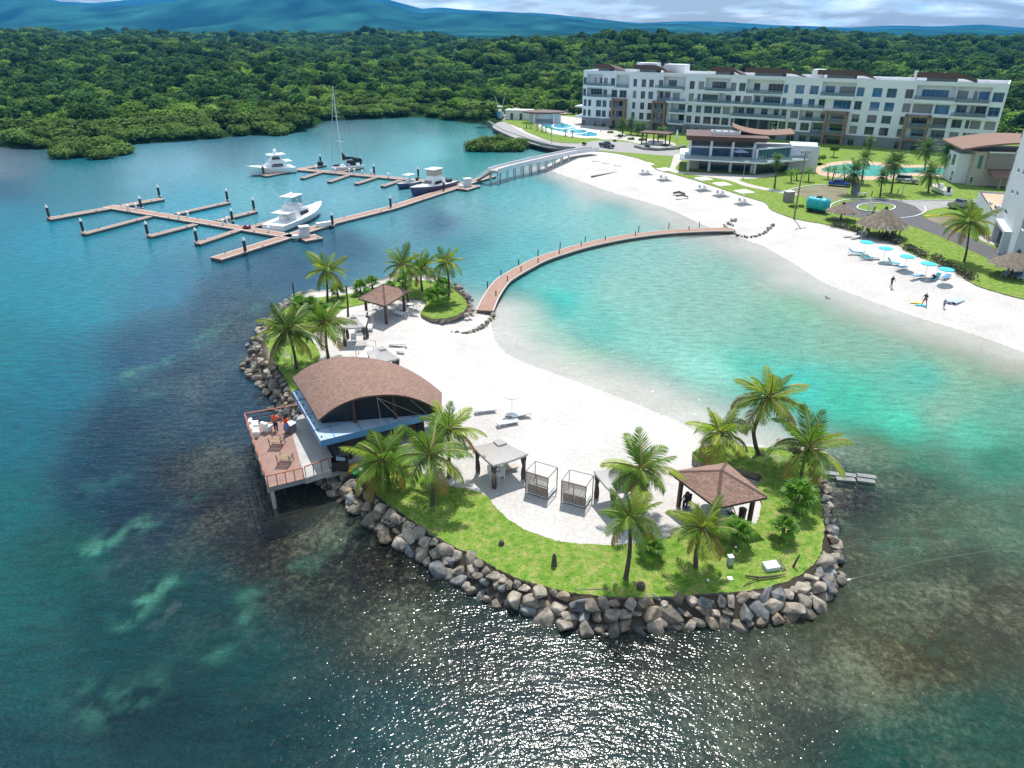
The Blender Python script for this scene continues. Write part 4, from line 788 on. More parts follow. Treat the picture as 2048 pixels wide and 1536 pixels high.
def hammock(a, b, label, w=.55):
    t = thing('hammock', label, 'hammock'); A, B = P3(*a, GI), P3(*b, GI); s = (B - A).cross(Vector((0, 0, 1))).normalized(); n = 8; vs = []
    for i in range(n + 1):
        f = i / n; p = A.lerp(B, f) + Vector((0, 0, 1.0 - .55 * math.sin(math.pi * f))); ww = w * math.sin(math.pi * (.08 + .84 * f)); vs += [p - s * ww, p, p + s * ww]
        vs[-2] = p - Vector((0, 0, .12 * math.sin(math.pi * f)))
    MB().add(vs, [(3*i+k, 3*i+k+1, 3*i+k+4, 3*i+k+3) for i in range(n) for k in (0, 1)]).build('net', M['net'], t)
    for q, f in ((A, 0), (B, 1)): MB().tube([q + Vector((0, 0, -.1)), q + Vector((0, 0, 1.1))], .05, 6).build('post', 'fabric_grey', t)
hammock((1528,925),(1592,932),'white net hammock between the tall palm and the right corner palm'); hammock((862,980),(912,975),'white net hammock at the sand edge beside the lone dark palm'); hammock((570,716),(585,728),'white net hammock at the big dark palm on the left bank', .35)
# ------------------------------------------------------------------ beach club with the barrel roof, and its sea deck
ZD = 2.0
club = thing('club_building', 'beach club building with a brown barrel roof and pale blue flat canopy', 'building', (-12.0, 49.5, ZD), 0)
CO = Vector((-12.0, 49.5, ZD))
K0 = Vector((-18.72, 53.93, 0)); K1 = Vector((-14.35, 45.73, 0))          # blue canopy, left edge back -> front
sd = (K1 - K0).normalized(); fd = Vector((-sd.y, sd.x, 0)); K2 = K1 + fd * 9.6; K3 = K0 + fd * 9.6
def loc_(p, z): return Vector((p.x - CO.x, p.y - CO.y, z - ZD))
ring_o = [K0, K1, K2, K3]; ins = 2.6
ring_i = [K0 + fd * ins + sd * 1.2, K1 + fd * ins - sd * 2.1, K2 - fd * ins - sd * 2.1, K3 - fd * ins + sd * 1.2]
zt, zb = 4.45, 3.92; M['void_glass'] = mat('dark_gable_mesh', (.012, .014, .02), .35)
fa = MB()
for i in range(4):
    a, b = ring_o[i], ring_o[(i+1) % 4]; a2, b2 = ring_i[i], ring_i[(i+1) % 4]
    fa.add([loc_(a, zb), loc_(b, zb), loc_(b, zt), loc_(a, zt)], [(0, 1, 2, 3)])
fa.build('fascia', 'blue_fascia', club)
top = MB()
for i in range(4):
    a, b = ring_o[i], ring_o[(i+1) % 4]; a2, b2 = ring_i[i], ring_i[(i+1) % 4]
    top.add([loc_(a, zt - .06), loc_(b, zt - .06), loc_(b2, zt - .10), loc_(a2, zt - .10)], [(0, 1, 2, 3)]); top.add([loc_(a, zb + .03), loc_(b, zb + .03), loc_(b2, zb + .03), loc_(a2, zb + .03)], [(3, 2, 1, 0)])
cano = top.build('flat_canopy', 'canopy_top', club)
se = MB()
for f in (.12, .34, .56, .78): 
    p = K1.lerp(K2, f); q = (K1 + fd * 0 - sd * 2.1).lerp(K2 - sd * 2.1, f); se.bar(loc_(p, zt - .03), loc_(q, zt - .05), .05, .05)
for f in (.2, .5, .8):
    p = K0.lerp(K1, f); se.bar(loc_(p, zt - .03), loc_(p + fd * ins, zt - .05), .05, .05)
se.build('seam', 'blue_fascia', cano)
for i in range(8):
    p = K0.lerp(K1, (i + .5) / 8) + fd * .25; MB().lathe([(.05, 0), (.06, .05), (.03, .12)], 6, loc_(p, zt - .05)).build('canopy_light', 'black', cano)
# walls under the canopy
wi = 1.0; W0, W1, W2, W3 = K0 + fd * wi + sd * .5, K1 + fd * wi - sd * .3, K2 - fd * wi - sd * .9, K3 - fd * wi + sd * .5
zc = 4.0
nm = 15
mul = MB().box((0, 0, (zc - ZD) / 2), (.05, .09, zc - ZD)).build('mullion', 'black', link=False)
for i in range(nm + 1):
    p = W0.lerp(W1, i / nm); obj('mullion', mul, club, loc=loc_(p, ZD), rot=(0, 0, ang(W0, W1)))
gp = MB(); gp.add([loc_(W0 + fd * .06, ZD), loc_(W1 + fd * .06, ZD), loc_(W1 + fd * .06, zc), loc_(W0 + fd * .06, zc)], [(0, 1, 2, 3)]); gp.build('side_glazing', 'glass', club)
bk = MB(); bk.add([loc_(W0, ZD - .7), loc_(W3, ZD - .7), loc_(W3, zc), loc_(W0, zc)], [(0, 1, 2, 3)]); bk.add([loc_(W2, ZD - .7), loc_(W3, ZD - .7), loc_(W3, zc), loc_(W2, zc)], [(3, 2, 1, 0)]); bk.build('back_wall', 'wall_grey', club)
fl = MB(); fl.prism([(p.x - CO.x, p.y - CO.y) for p in (K0, K1 + sd * .1, K2, K3)], -.9, .02); fl.build('floor', 'concrete', club)
for f in (.16, .40, .64, .88):
    p = W1.lerp(W2, f); MB().box(loc_(p, (ZD + 3.9) / 2), (.26, .26, 1.9)).build('column', 'post_dark', club)
cw = MB(); a, b = W1 - sd * 3.6, W2 - sd * 3.6
cw.add([loc_(a, ZD), loc_(b, ZD), loc_(b, 4.3), loc_(a, 4.3)], [(0, 1, 2, 3)]); cw.build('inner_wall', 'wall_grey', club)
ib = MB(); 
for i in range(4):
    a2, b2 = ring_i[i], ring_i[(i+1) % 4]; ib.add([loc_(a2, zt - .2), loc_(b2, zt - .2), loc_(b2, 4.75), loc_(a2, 4.75)], [(0, 1, 2, 3)])
ib.build('clerestory', 'frame_dark', club)
# barrel roof, ruled between a front and a back arch
FL, FRt = Vector((-14.82, 47.49, 5.2)), P3(883, 824, 4.75); BL = Vector((-18.9, 55.0, 5.15)); BR = P3(884, 786, 4.5)
def arch(A, B, rise, a, skew=0.0): 
    p = A.lerp(B, a); p.z += rise * (1 - abs(2 * a - 1) ** 2.35); return p
def roof_s(a, b):
    lo, hi = arch(FL, FRt, 1.85, a), arch(BL, BR, 2.6, a); p = lo.lerp(hi, b); p.z += .12 * math.sin(math.pi * b); return p - CO
n = 30; mb = MB(); vs = []
for i in range(n + 1):
    for j in range(9): vs.append(roof_s(i / n, j / 8))
mb.add(vs, [(i*9+j, (i+1)*9+j, (i+1)*9+j+1, i*9+j+1) for i in range(n) for j in range(8)])
lo = [v - Vector((0, 0, .14)) for v in vs]; mb.add(lo, [(i*9+j+1, (i+1)*9+j+1, (i+1)*9+j, i*9+j) for i in range(n) for j in range(8)])
for j in (0, 8): mb.add([vs[i*9+j] for i in range(n+1)] + [lo[i*9+j] for i in range(n+1)], [(i, i+1, n+2+i, n+1+i) for i in range(n)])
for i in (0, n): mb.add([vs[i*9+j] for j in range(9)] + [lo[i*9+j] for j in range(9)], [(j, j+1, 10+j, 9+j) for j in range(8)])
broof = mb.build('barrel_roof', 'shcap', club)
# courses run along the roof's length; they climb both flanks to the crown
half = 34
shingle_field(broof, lambda a, b: roof_s(b * .5, a) + Vector((0, 0, .01)), half, 44, 'shingles', .012, 71)
shingle_field(broof, lambda a, b: roof_s(1 - b * .5, 1 - a) + Vector((0, 0, .01)), half, 44, 'shingles', .012, 72)
for f in (.3, .62): 
    p = arch(FL, FRt, 1.85, f).lerp(arch(BL, BR, 2.6, f), .08); MB().box(loc_(p, (p.z + 3.9) / 2 - .1), (.24, .24, p.z - 4.0)).build('column', 'post_dark', club)
for f0, f1, f2 in ((.48, .5, .3), (.48, .68, .3), (.48, .85, .3), (.75, .9, .3)):
    p = arch(FL, FRt, 1.85, f0) - Vector((0, 0, .2)); q = K1.lerp(K2, f1); MB().tube([p - CO, loc_(q, zt)], .012, 4).build('light_string', 'fabric_grey', club)

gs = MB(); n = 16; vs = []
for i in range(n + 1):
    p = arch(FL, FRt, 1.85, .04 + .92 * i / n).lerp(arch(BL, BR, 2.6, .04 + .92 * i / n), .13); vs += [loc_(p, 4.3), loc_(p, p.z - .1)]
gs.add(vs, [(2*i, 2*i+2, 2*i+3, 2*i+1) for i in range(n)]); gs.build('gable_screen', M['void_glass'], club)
# deck
D0, D1, D2, D3 = P3(493, 846, ZD), P3(537, 974, ZD), P3(606, 951, ZD), P3(588, 838, ZD)      # pink-brown boards: back-left, front-left, front-right, back-right
deck = thing('sea_deck', 'pink brown timber sea deck on piles beside the club building', 'deck')
e0, e1, e2, e3 = D0, D1, P3(607, 952, ZD), P3(604, 838, ZD)
dq = [P3(492, 846, ZD), P3(537, 975, ZD), P3(610, 957, ZD), P3(588, 838, ZD)]
side_mid = [dq[0], dq[1], dq[1].lerp(dq[2], 1.0), P3(577, 842, ZD)]
nb = 26
for i in range(nb):
    a, b = i / nb, (i + .94) / nb; A0, A1 = side_mid[0].lerp(side_mid[3], a), side_mid[0].lerp(side_mid[3], b); B0, B1 = side_mid[1].lerp(side_mid[2], a), side_mid[1].lerp(side_mid[2], b)
    MB().prism([(A0.x, A0.y), (B0.x, B0.y), (B1.x, B1.y), (A1.x, A1.y)], ZD - .05, ZD + rnd.uniform(-.003, .003)).build('plank', 'deck_wood', deck)
MB().prism([(p.x, p.y) for p in side_mid], ZD - .40, ZD - .06).build('frame', 'wall_grey', deck)
strip = [side_mid[3], side_mid[2], P3(662, 940, ZD), P3(610, 836, ZD)]
MB().prism([(p.x, p.y) for p in strip], ZD - .5, ZD + .01).build('concrete_strip', 'concrete', deck)
for p, q in ((side_mid[0], side_mid[1]),):
    for f in (.02, .27, .52, .77, .985): 
        c = p.lerp(q, f) + (side_mid[2] - side_mid[1]).normalized() * .22; MB().box((c.x, c.y, .4), (.24, .24, 2.6)).build('pile', 'concrete', deck)
def rail(a, b, n, z0=ZD, h=.95):
    MB().bar((a.x, a.y, z0 + h), (b.x, b.y, z0 + h), .11, .06).build('handrail', 'rail_wood', deck)
    pm = MB().box((0, 0, h / 2), (.05, .05, h)).build('post', 'rail_wood', link=False)
    for i in range(n + 1): p = a.lerp(b, i / n); obj('post', pm, deck, loc=(p.x, p.y, z0))
    for k in (.35, .65): MB().bar((a.x, a.y, z0 + h * k), (b.x, b.y, z0 + h * k), .012).build('wire', 'grey_metal', deck)
il = lambda p, c, d=.08: p + (c - p).normalized() * d
cen = sum(side_mid, Vector()) / 4
rail(il(side_mid[0], cen), il(side_mid[1], cen), 7); rail(il(side_mid[1], cen), P3(608, 957, ZD), 4); rail(P3(612, 955, ZD), P3(660, 938, ZD), 3); rail(il(side_mid[0], cen), P3(602, 828, ZD), 5)
def covered_chair(uv, rz, label):
    t = thing('covered_chair', label, 'chair', P3(*uv, ZD), R(rz), 'white covered chairs on the sea deck')
    b = MB(); b.lathe([(.38, 0), (.36, .35), (.34, .5)], 8); b.build('seat_cover', 'fabric_white', t, smooth=True)
    MB().box((0, .24, .62), (.66, .22, .62), rot=Matrix.Rotation(R(-8), 3, 'X')).build('back_cover', 'fabric_white', t)
    for x in (-.33, .33): MB().box((x, 0, .5), (.14, .6, .2)).build('arm_cover', 'fabric_white', t)
covered_chair((512, 872), 100, 'white covered chair nearest the left rail of the sea deck'); covered_chair((510, 858), 100, 'white covered chair in the far left corner of the sea deck'); covered_chair((536, 862), 150, 'white covered chair beside the man in orange on the sea deck')
def deck_chair(uv, rz, label):
    t = thing('deck_chair', label, 'chair', P3(*uv, ZD), R(rz), 'tan slatted deck chairs')
    sl = MB().box((0, 0, 0), (.95, .09, .03)).build('slat', 'bench_wood', link=False)
    for k in range(5): obj('slat', sl, t, loc=(0, -.3 + .13 * k, .40 + .012 * k))
    for k in range(4): obj('slat', sl, t, loc=(0, .36 + .06 * k, .50 + .15 * k))
    for x in (-.48, .48):
        MB().bar((x, -.38, 0), (x, -.30, .62), .05).build('leg', 'slat', t); MB().bar((x, .42, 0), (x, .58, .98), .05).build('leg', 'slat', t); MB().bar((x, -.36, .62), (x, .46, .62), .06).build('armrest', 'slat', t)
deck_chair((556, 890), 178, 'tan slatted deck chair behind, in the middle of the sea deck'); deck_chair((572, 924), 178, 'tan slatted deck chair nearer the front rail of the sea deck')
t = thing('deck_table', 'grey topped table in front of the woman in orange on the deck', 'table', P3(583, 862, ZD), R(60)); MB().box((0, 0, .74), (.8, .8, .05)).build('tabletop', 'bluegrey', t); MB().box((0, 0, .36), (.6, .6, .72)).build('base', 'taupe', t)
t = thing('black_bin', 'large open black skip bin at the front corner of the club building', 'bin', P3(681, 936, 1.75), R(15))
b = MB(); b.box((0, -.4, .4), (1.25, .05, .8)); b.box((0, .4, .4), (1.25, .05, .8)); b.box((-.6, 0, .4), (.05, .75, .8)); b.box((.6, 0, .4), (.05, .75, .8)); b.box((0, 0, .1), (1.15, .75, .05)); b.build('tub', 'black', t); MB().box((.1, .1, .74), (.7, .5, .06), rot=Matrix.Rotation(R(14), 3, 'Y')).build('bag', 'canopy_top', t)
for uv, m_, nm_, lb, cat in (((708, 944), 'yellow', 'yellow_float', 'yellow plastic float lying behind the boulders by the bin', 'float'), ((717, 948), 'green_plastic', 'green_toy', 'green and white plastic toy piled beside the yellow float', 'toy')):
    t = thing(nm_, lb, cat, P3(*uv, GI)); MB().box((0, 0, .28), (.85, .5, .4), rot=Matrix.Rotation(R(28), 3, 'X') @ Matrix.Rotation(R(25), 3, 'Z')).build('shell', m_, t); MB().lathe([(.12, .4), (.2, .5), (.1, .6)], 8, (.2, -.1, 0)).build('seat', 'fabric_white' if m_ != 'yellow' else 'yellow', t)
t = thing('low_wall', 'low pale concrete kerb on the sand right of the barrel roof', 'low wall'); MB().bar(P3(908, 898, GS + .15), P3(945, 893, GS + .15), .25, .3).build('kerb', 'concrete', t)
# ------------------------------------------------------------------ marina docks
ZK = .5
def plank_strip(parent, a, b, w, name, z=ZK):
    A, B = Vector((*a, z)), Vector((*b, z)); d = (B - A).normalized(); s = Vector((-d.y, d.x, 0)); h = w / 2
    q = lambda k: [(p.x, p.y) for p in (A - s*k, B - s*k, B + s*k, A + s*k)]
    f = MB().prism(q(h), -.35, z - .03, 0).build(name, 'dock_side', parent)
    MB().prism(q(h * .80), z - .029, z + .012).build('decking', 'dock_wood', f)
    for sg in (-1, 1):
        k0, k1 = sg * h * .81, sg * h * 1.04
        MB().prism([(p.x, p.y) for p in (A + s*k0, B + s*k0, B + s*k1, A + s*k1)], z - .14, z + .035).build('edge_board', 'dock_edge', f)
    n = max(2, int((B - A).length / 5)); cm = MB().box((0, 0, .06), (.35, .08, .1)).build('cleat', 'frame_dark', link=False)
    for i in range(n):
        p = A.lerp(B, (i + .5) / n) + s * h * .93 * (-1 if i % 2 else 1); obj('cleat', cm, f, loc=(p.x, p.y, z + .02), rot=(0, 0, math.atan2(d.y, d.x)))
    return f
K = lambda u, v: P(u, v, ZK)
d1 = thing('floating_dock', 'near left floating dock with a long spine and six berth fingers', 'dock')
plank_strip(d1, K(215, 412), K(588, 473), 2.2, 'walkway')
plank_strip(d1, K(97, 437), K(324, 397), 1.9, 'end_pontoon', ZK - .004)
for a, b in (((300,432),(167,467)),((391,448),(298,472)),((478,459),(394,487)),((352,427),(457,404)),((434,441),(511,421.5)),((500,454),(562,436))): plank_strip(d1, K(*a), K(*b), 1.25, 'finger', ZK - .008)
d2 = thing('floating_dock', 'long floating walkway running from the outer end up to the gangway', 'dock')
wk = [K(431.5, 517), K(590, 468), K(665, 444), K(782, 415), K(888, 381), K(945, 362), K(984, 351)]
for a, b in zip(wk[:-1], wk[1:]): plank_strip(d2, a, b, 2.4, 'walkway')
plank_strip(d2, K(603, 478), K(638, 472), 3.0, 'side_platform', ZK - .006); plank_strip(d2, K(922, 378), K(950, 370), 3.0, 'side_platform', ZK - .006)
d3 = thing('floating_dock', 'far floating dock with short berth fingers beside the sailing boat', 'dock')
plank_strip(d3, K(597, 338), K(836, 360), 2.0, 'walkway'); plank_strip(d3, K(836, 360), K(905, 371), 2.0, 'walkway', ZK - .003)
plank_strip(d3, K(527, 351), K(648, 329), 1.9, 'end_pontoon', ZK - .004)
for a, b in (((642,344),(604,356)),((696,350),(658,363)),((750,355),(712,367)),((801,360),(765,372)),((674,344),(724,334)),((880,367),(915,361))): plank_strip(d3, K(*a), K(*b), 1.1, 'finger', ZK - .008)
PG = 'black mooring piles with white caps'
pile_post = MB().tube([(0, 0, -1.0), (0, 0, 2.35)], .24, 10).build('post', 'pile', link=False, smooth=False)
pile_cap = MB().lathe([(.27, 2.3), (.28, 2.42), (.20, 2.6), (.06, 2.86), (0, 2.9)], 10).build('cap', 'white_plastic', link=False)
pile_ring = MB().lathe([(.40, .42), (.42, .48), (.42, .58), (.40, .62)], 10).build('guide_ring', 'dock_edge', link=False)
for i, (u, v, lb) in enumerate([(100,440,'mooring pile at the outermost left tip of the near dock'),(320,397,'mooring pile at the far right tip of the end pontoon'),(168,469,'mooring pile at the tip of the lowest left finger'),(297,475,'mooring pile at the tip of the middle near finger'),(395,489,'mooring pile at the tip of the near finger closest to the long walkway'),(492,510,'mooring pile beside the outer end of the long walkway'),(456,405,'mooring pile at the tip of the longest far side finger'),(509,424,'mooring pile at the tip of the far side finger left of the white fishing boat'),(466,447,'mooring pile in the crook of a far side finger on the spine'),(284,421,'mooring pile in the crook beside two white pedestals'),
   (666,456,'mooring pile on the long walkway just right of the fuel cabinet'),(782,420,'mooring pile halfway up the long walkway'),(888,386,'mooring pile beside the dark hulled fishing boat on the walkway'),(528,353,'mooring pile by the bow of the big white motor yacht'),(642,331,'mooring pile at the pontoon tip with a black tyre between yacht and sailing boat'),(723,337,'mooring pile at the stern of the sailing boat'),(749,352,'mooring pile in the middle of the far dock spine'),(837,358,'mooring pile behind the small open boat'),(981,358,'mooring pile at the foot of the gangway')]):
    t = thing('mooring_pile', lb, 'mooring pile', (*P(u, v, .0), 0), 0, PG)
    for nm_, me in (('post', pile_post), ('cap', pile_cap), ('guide_ring', pile_ring)): obj(nm_, me, t)
PEG = 'white power pedestals on the docks'
ped_b = MB().box((0, 0, .45), (.3, .3, .9)).build('body', 'white_plastic', link=False); ped_c = MB().lathe([(.26, .9), (.27, 1.0), (.05, 1.15)], 8).build('cap', 'white_plastic', link=False)
for u, v, lb in ((257,421,'left of two white pedestals near the left end of the near dock spine'),(273,418,'right of two white pedestals near the left end of the near dock spine'),(359,438,'left pedestal of the pair by the longest far finger'),(376.5,434,'right pedestal of the pair by the longest far finger'),(446.5,450.5,'left pedestal of the pair near the middle finger joint'),(455,446,'right pedestal of the pair near the middle finger joint'),(538,465,'white pedestal beside the stern of the nearest fishing boat'),(633,340,'white pedestal at the left end of the far dock spine'),(671,345,'white pedestal by the bow of the sailing boat'),(699,345.5,'left pedestal of the pair below the sailing boat'),(709,346,'right pedestal of the pair below the sailing boat'),(725,349,'white pedestal between the sailing boat and the middle pile'),(743,349,'white pedestal next to the pile in the middle of the far dock'),(777,355,'white pedestal nearest the small open boat')):
    t = thing('power_pedestal', lb, 'power pedestal', (*K(u, v), ZK), 0, PEG); obj('body', ped_b, t); obj('cap', ped_c, t)
for u, v, lb in ((610,473,'white fuel cabinet on the platform below the nearest fishing boat'),(935,373,'white service cabinet on the platform by the gangway')):
    t = thing('dock_cabinet', lb, 'cabinet', (*K(u, v), ZK), R(28)); MB().box((0, 0, .85), (1.5, 1.2, 1.7)).build('body', 'bluegrey', t); MB().box((0, 0, 1.76), (1.7, 1.4, .12)).build('lid', 'white_plastic', t)
    for x in (-.37, .37): MB().box((x, -.61, .85), (.66, .03, 1.4)).build('door', 'bluegrey', t)
    MB().box((-1.5, -.2, .25), (1.2, .8, .5)).build('side_box', 'white_plastic', t)
t = thing('dock_box', 'long white storage box on the walkway right of the fuel cabinet', 'storage box', (*K(650, 452), ZK), R(34)); MB().box((0, 0, .35), (3.0, .7, .6)).build('body', 'white_plastic', t); MB().box((0, 0, .68), (3.1, .8, .08)).build('lid', 'white_plastic', t)
t = thing('red_bag_pile', 'red and blue bag lying at a finger joint of the near dock', 'bag', (*K(494, 457), ZK)); MB().lathe([(.5, 0), (.62, .3), (.3, .6)], 8, sx=1.3).build('bag', 'red', t, smooth=True); MB().box((.3, .2, .5), (.6, .4, .3), .4).build('flap', 'blue_cloth', t)
t = thing('tyre_fender', 'stack of black tyres at the tip of the yacht pontoon', 'tyre', (*K(641, 331), ZK)); 
for k in range(2): MB().lathe([(.35, 0), (.7, .05), (.78, .25), (.7, .45), (.35, .5)], 14, (0, 0, .5 * k)).build('tyre', 'tyre', t)

# ------------------------------------------------------------------ boats
def hull_part(t, L, B, fb, m, deck_m='hull_white', flare=1.0, sheer=.5, stripe=None):
    n = 14; secs = []
    for i in range(n + 1):
        f = i / n; w = B / 2 * (1 - max(0, (f - .45) / .55) ** 2.3) * (.92 + .08 * min(1, f * 3)); w = max(w, .03); zt_ = fb * (1 + sheer * f ** 2); x = -L / 2 + L * f
        xr = x + (0 if f < .8 else (f - .8) * L * .12)
        secs.append([(xr, -w, zt_), (x - (0 if f < .75 else (f-.75) * L * .10), -w * (.90 - .35 * f), .25), (x - (f > .7) * (f - .7) * L * .30, 0, -.35 + .33 * max(0, f - .6) / .4), (x - (0 if f < .75 else (f-.75) * L * .10), w * (.90 - .35 * f), .25), (xr, w, zt_)])
    mb = MB(); vs = [p for s in secs for p in s]
    mb.add(vs, [(i*5+j, (i+1)*5+j, (i+1)*5+j+1, i*5+j+1) for i in range(n) for j in range(4)] + [(0, 1, 2, 3, 4)], 0)
    h = mb.build('hull', m, t)
    dm = MB(); dv = [(s[0][0], s[0][1] * .97, s[0][2] - .06) for s in secs] + [(s[4][0], s[4][1] * .97, s[4][2] - .06) for s in secs]; dm.add(dv, [(i, i+1, n+2+i, n+1+i) for i in range(n)]); dm.build('deck', deck_m, t)
    gm = MB()
    for sg in (0, 4): gm.tube([Vector(s[sg]) for s in secs], .05, 5)
    gm.build('gunwale', 'hull_white', h)
    return secs
def house(t, name, x0, x1, w0, w1, z0, z1, m='hull_white', rake_f=.6, rake_b=.1, tum=.88):
    # x1 is the forward end
    vs = [(x0, -w0/2, z0), (x1, -w1/2, z0), (x1, w1/2, z0), (x0, w0/2, z0), (x0 + rake_b, -w0/2*tum, z1), (x1 - rake_f, -w1/2*tum, z1), (x1 - rake_f, w1/2*tum, z1), (x0 + rake_b, w0/2*tum, z1)]
    return MB().add(vs, [(0,1,5,4),(1,2,6,5),(2,3,7,6),(3,0,4,7),(4,5,6,7)]).build(name, m, t)
def rails(t, pts, h, r=.022, name='bow_rail'):
    mb = MB(); top_ = [Vector(p) + Vector((0, 0, h)) for p in pts]; mb.tube(top_, r, 5)
    for p, q in zip(pts, top_): mb.tube([p, q], r * .8, 4)
    mb.build(name, 'grey_metal', t)
def boat_frame(stern, bow, z=0):
    a, b = Vector((*P(*stern, z), 0)), Vector((*P(*bow, z), 0)); return (a + b) / 2, (b - a).length, math.atan2((b - a).y, (b - a).x)
# sport fishing boat nearest the camera
c, L_, rz = boat_frame((546, 458), (643, 420), .6)
t = thing('fishing_boat', 'white sport fishing boat with a tower, moored in the near dock', 'boat', c, rz); B_ = 5.0
s = hull_part(t, L_, B_, 1.25, 'hull_white', sheer=.75)
house(t, 'cabin', -L_*.20, L_*.16, 3.7, 2.9, 1.2, 2.75, rake_f=1.6); house(t, 'foredeck_trunk', L_*.10, L_*.34, 2.8, 1.3, 1.35, 1.95, rake_f=1.2)
for sg in (-1, 1): MB().add([(-L_*.10, sg*1.80, 1.75), (L_*.085, sg*1.62, 1.75), (L_*.05, sg*1.58, 2.4), (-L_*.10, sg*1.70, 2.4)], [(0,1,2,3)]).build('cabin_window', 'boat_glass', t)
MB().add([(L_*.158-.28, -1.2, 1.9), (L_*.158-.28, 1.2, 1.9), (L_*.158-1.15, 1.15, 2.62), (L_*.158-1.15, -1.15, 2.62)], [(0,1,2,3)]).build('windscreen', 'boat_glass', t)
house(t, 'flybridge', -L_*.17, L_*.04, 3.1, 2.4, 2.72, 3.5, rake_f=.5); MB().box((-L_*.27, 0, 2.78), (2.6, 3.4, .09)).build('cockpit_awning', 'hull_white', t)
MB().box((-L_*.08, 0, 5.15), (3.4, 2.7, .12)).build('hardtop', 'hull_white', t)
for x in (-L_*.15, -L_*.01):
    for sg in (-1, 1): MB().tube([(x, sg*1.35, 2.8), (x, sg*1.2, 5.15)], .04, 5).build('tower_leg', 'grey_metal', t)
MB().box((L_*.005, 0, 4.3), (.03, 2.3, 1.4)).build('clear_screen', 'rail_glass', t); MB().lathe([(.28, 5.2), (.34, 5.35), (.3, 5.6), (.05, 5.75)], 10, (-L_*.08, 0, 0)).build('radar_dome', 'hull_white', t)
MB().box((-L_*.085, 0, 3.55), (1.0, 1.6, .5)).build('helm_seat', 'hull_white', t); MB().box((-L_*.24, .6, 1.5), (.9, 1.2, .7)).build('fighting_chair', 'hull_white', t)
rails(t, [Vector(s[i][k]) + Vector((0, 0, -.02)) for i, k in ((8,0),(10,0),(12,0),(13,0),(14,0),(13,4),(12,4),(10,4),(8,4))], .75)
for sg in (-1, 1): MB().tube([(-L_*.02, sg*1.5, 2.7), (-L_*.28, sg*2.0, 7.2)], .035, 4).build('outrigger', 'white_plastic', t)
# big motor yacht
c, L_, rz = boat_frame((588, 341), (497, 350), .3)
t = thing('motor_yacht', 'big white enclosed-bridge motor yacht moored across the far left pontoon', 'boat', c, rz); s = hull_part(t, L_, 5.2, 1.45, 'hull_white', sheer=.7)
house(t, 'saloon', -L_*.30, L_*.20, 4.2, 3.0, 1.4, 3.1, rake_f=2.6, rake_b=.2); house(t, 'bridge', -L_*.24, L_*.02, 3.6, 2.6, 3.08, 4.5, rake_f=1.1, rake_b=.4); MB().box((-L_*.14, 0, 4.56), (4.2, 3.2, .14)).build('hardtop', 'hull_white', t)
for sg in (-1, 1):
    MB().add([(-L_*.22, sg*2.10, 1.9), (L_*.03, sg*1.83, 1.9), (-L_*.01, sg*1.74, 2.6), (-L_*.22, sg*1.98, 2.6)], [(0,1,2,3)]).build('saloon_window', 'boat_glass', t)
    MB().add([(-L_*.18, sg*1.78, 3.55), (-L_*.01, sg*1.42, 3.55), (-L_*.03, sg*1.34, 4.2), (-L_*.18, sg*1.68, 4.2)], [(0,1,2,3)]).build('bridge_window', 'boat_glass', t)
MB().add([(L_*.02-.36, -1.25, 3.5), (L_*.02-.36, 1.25, 3.5), (L_*.02-.92, 1.2, 4.25), (L_*.02-.92, -1.2, 4.25)], [(0,1,2,3)]).build('windscreen', 'boat_glass', t)
MB().box((-L_*.33, 0, 2.9), (2.6, 3.6, .1)).build('aft_awning', 'hull_white', t); MB().lathe([(.5, 4.6), (.6, 4.8), (.35, 5.1)], 8, (-L_*.13, 0, 0)).build('mast_base', 'hull_white', t); MB().lathe([(.2, 5.1), (.42, 5.3), (.42, 5.6), (.1, 5.85)], 10, (-L_*.13, 0, 0)).build('radar_dome', 'hull_white', t)
rails(t, [Vector(s[i][k]) for i, k in ((7,0),(9,0),(11,0),(13,0),(14,0),(13,4),(11,4),(9,4),(7,4))], .7)
# sailing boat
c, L_, rz = boat_frame((722, 335), (664, 344), .2)
t = thing('sailing_boat', 'white sailing boat with a tall bare mast and black sail cover', 'sailing boat', c, rz); s = hull_part(t, L_, 3.4, 1.05, 'hull_white', sheer=.25)
house(t, 'coachroof', -L_*.12, L_*.26, 2.2, 1.3, 1.05, 1.5, rake_f=.8); MB().box((-L_*.05, 0, 1.35), (L_*.22, 2.26, .16)).build('cabin_window', 'boat_glass', t)
MT = Vector((L_*.12 + .6, 0, 20.0)); MB().tube([(L_*.12, 0, 1.2), MT], [.11, .06], 6).build('mast', 'white_plastic', t)
for z, w in ((7.2, 1.6), (13.0, 1.2)): MB().bar((L_*.12 + .6*z/20, -w, z), (L_*.12 + .6*z/20, w, z), .08).build('spreader', 'white_plastic', t)
MB().tube([(L_*.12, 0, 2.6), (-L_*.28, 0, 2.8)], .09, 6).build('boom', 'white_plastic', t)
MB().add([(L_*.115, -.16, 2.6), (L_*.115, .16, 2.6), (-L_*.28, .14, 2.75), (-L_*.28, -.14, 2.75), (L_*.12, -.1, 4.6), (L_*.12, .1, 4.6), (-L_*.02, 0, 3.35), (-L_*.28, 0, 3.1)], [(0,3,7,6,4),(1,5,6,7,2),(4,6,5),(0,4,5,1),(3,2,7)]).build('sail_cover', 'canvas_black', t)
for a, b in (((L_*.49, 0, 1.3), MT), ((-L_*.49, 0, 1.2), MT), ((L_*.1, -1.5, 1.1), MT), ((L_*.1, 1.5, 1.1), MT)): MB().tube([a, b], .03, 4).build('stay', 'grey_metal', t)
MB().tube([(L_*.48, 0, 1.5), Vector((L_*.48, 0, 1.5)).lerp(MT, .92)], .08, 6).build('furled_jib', 'fabric_grey', t)
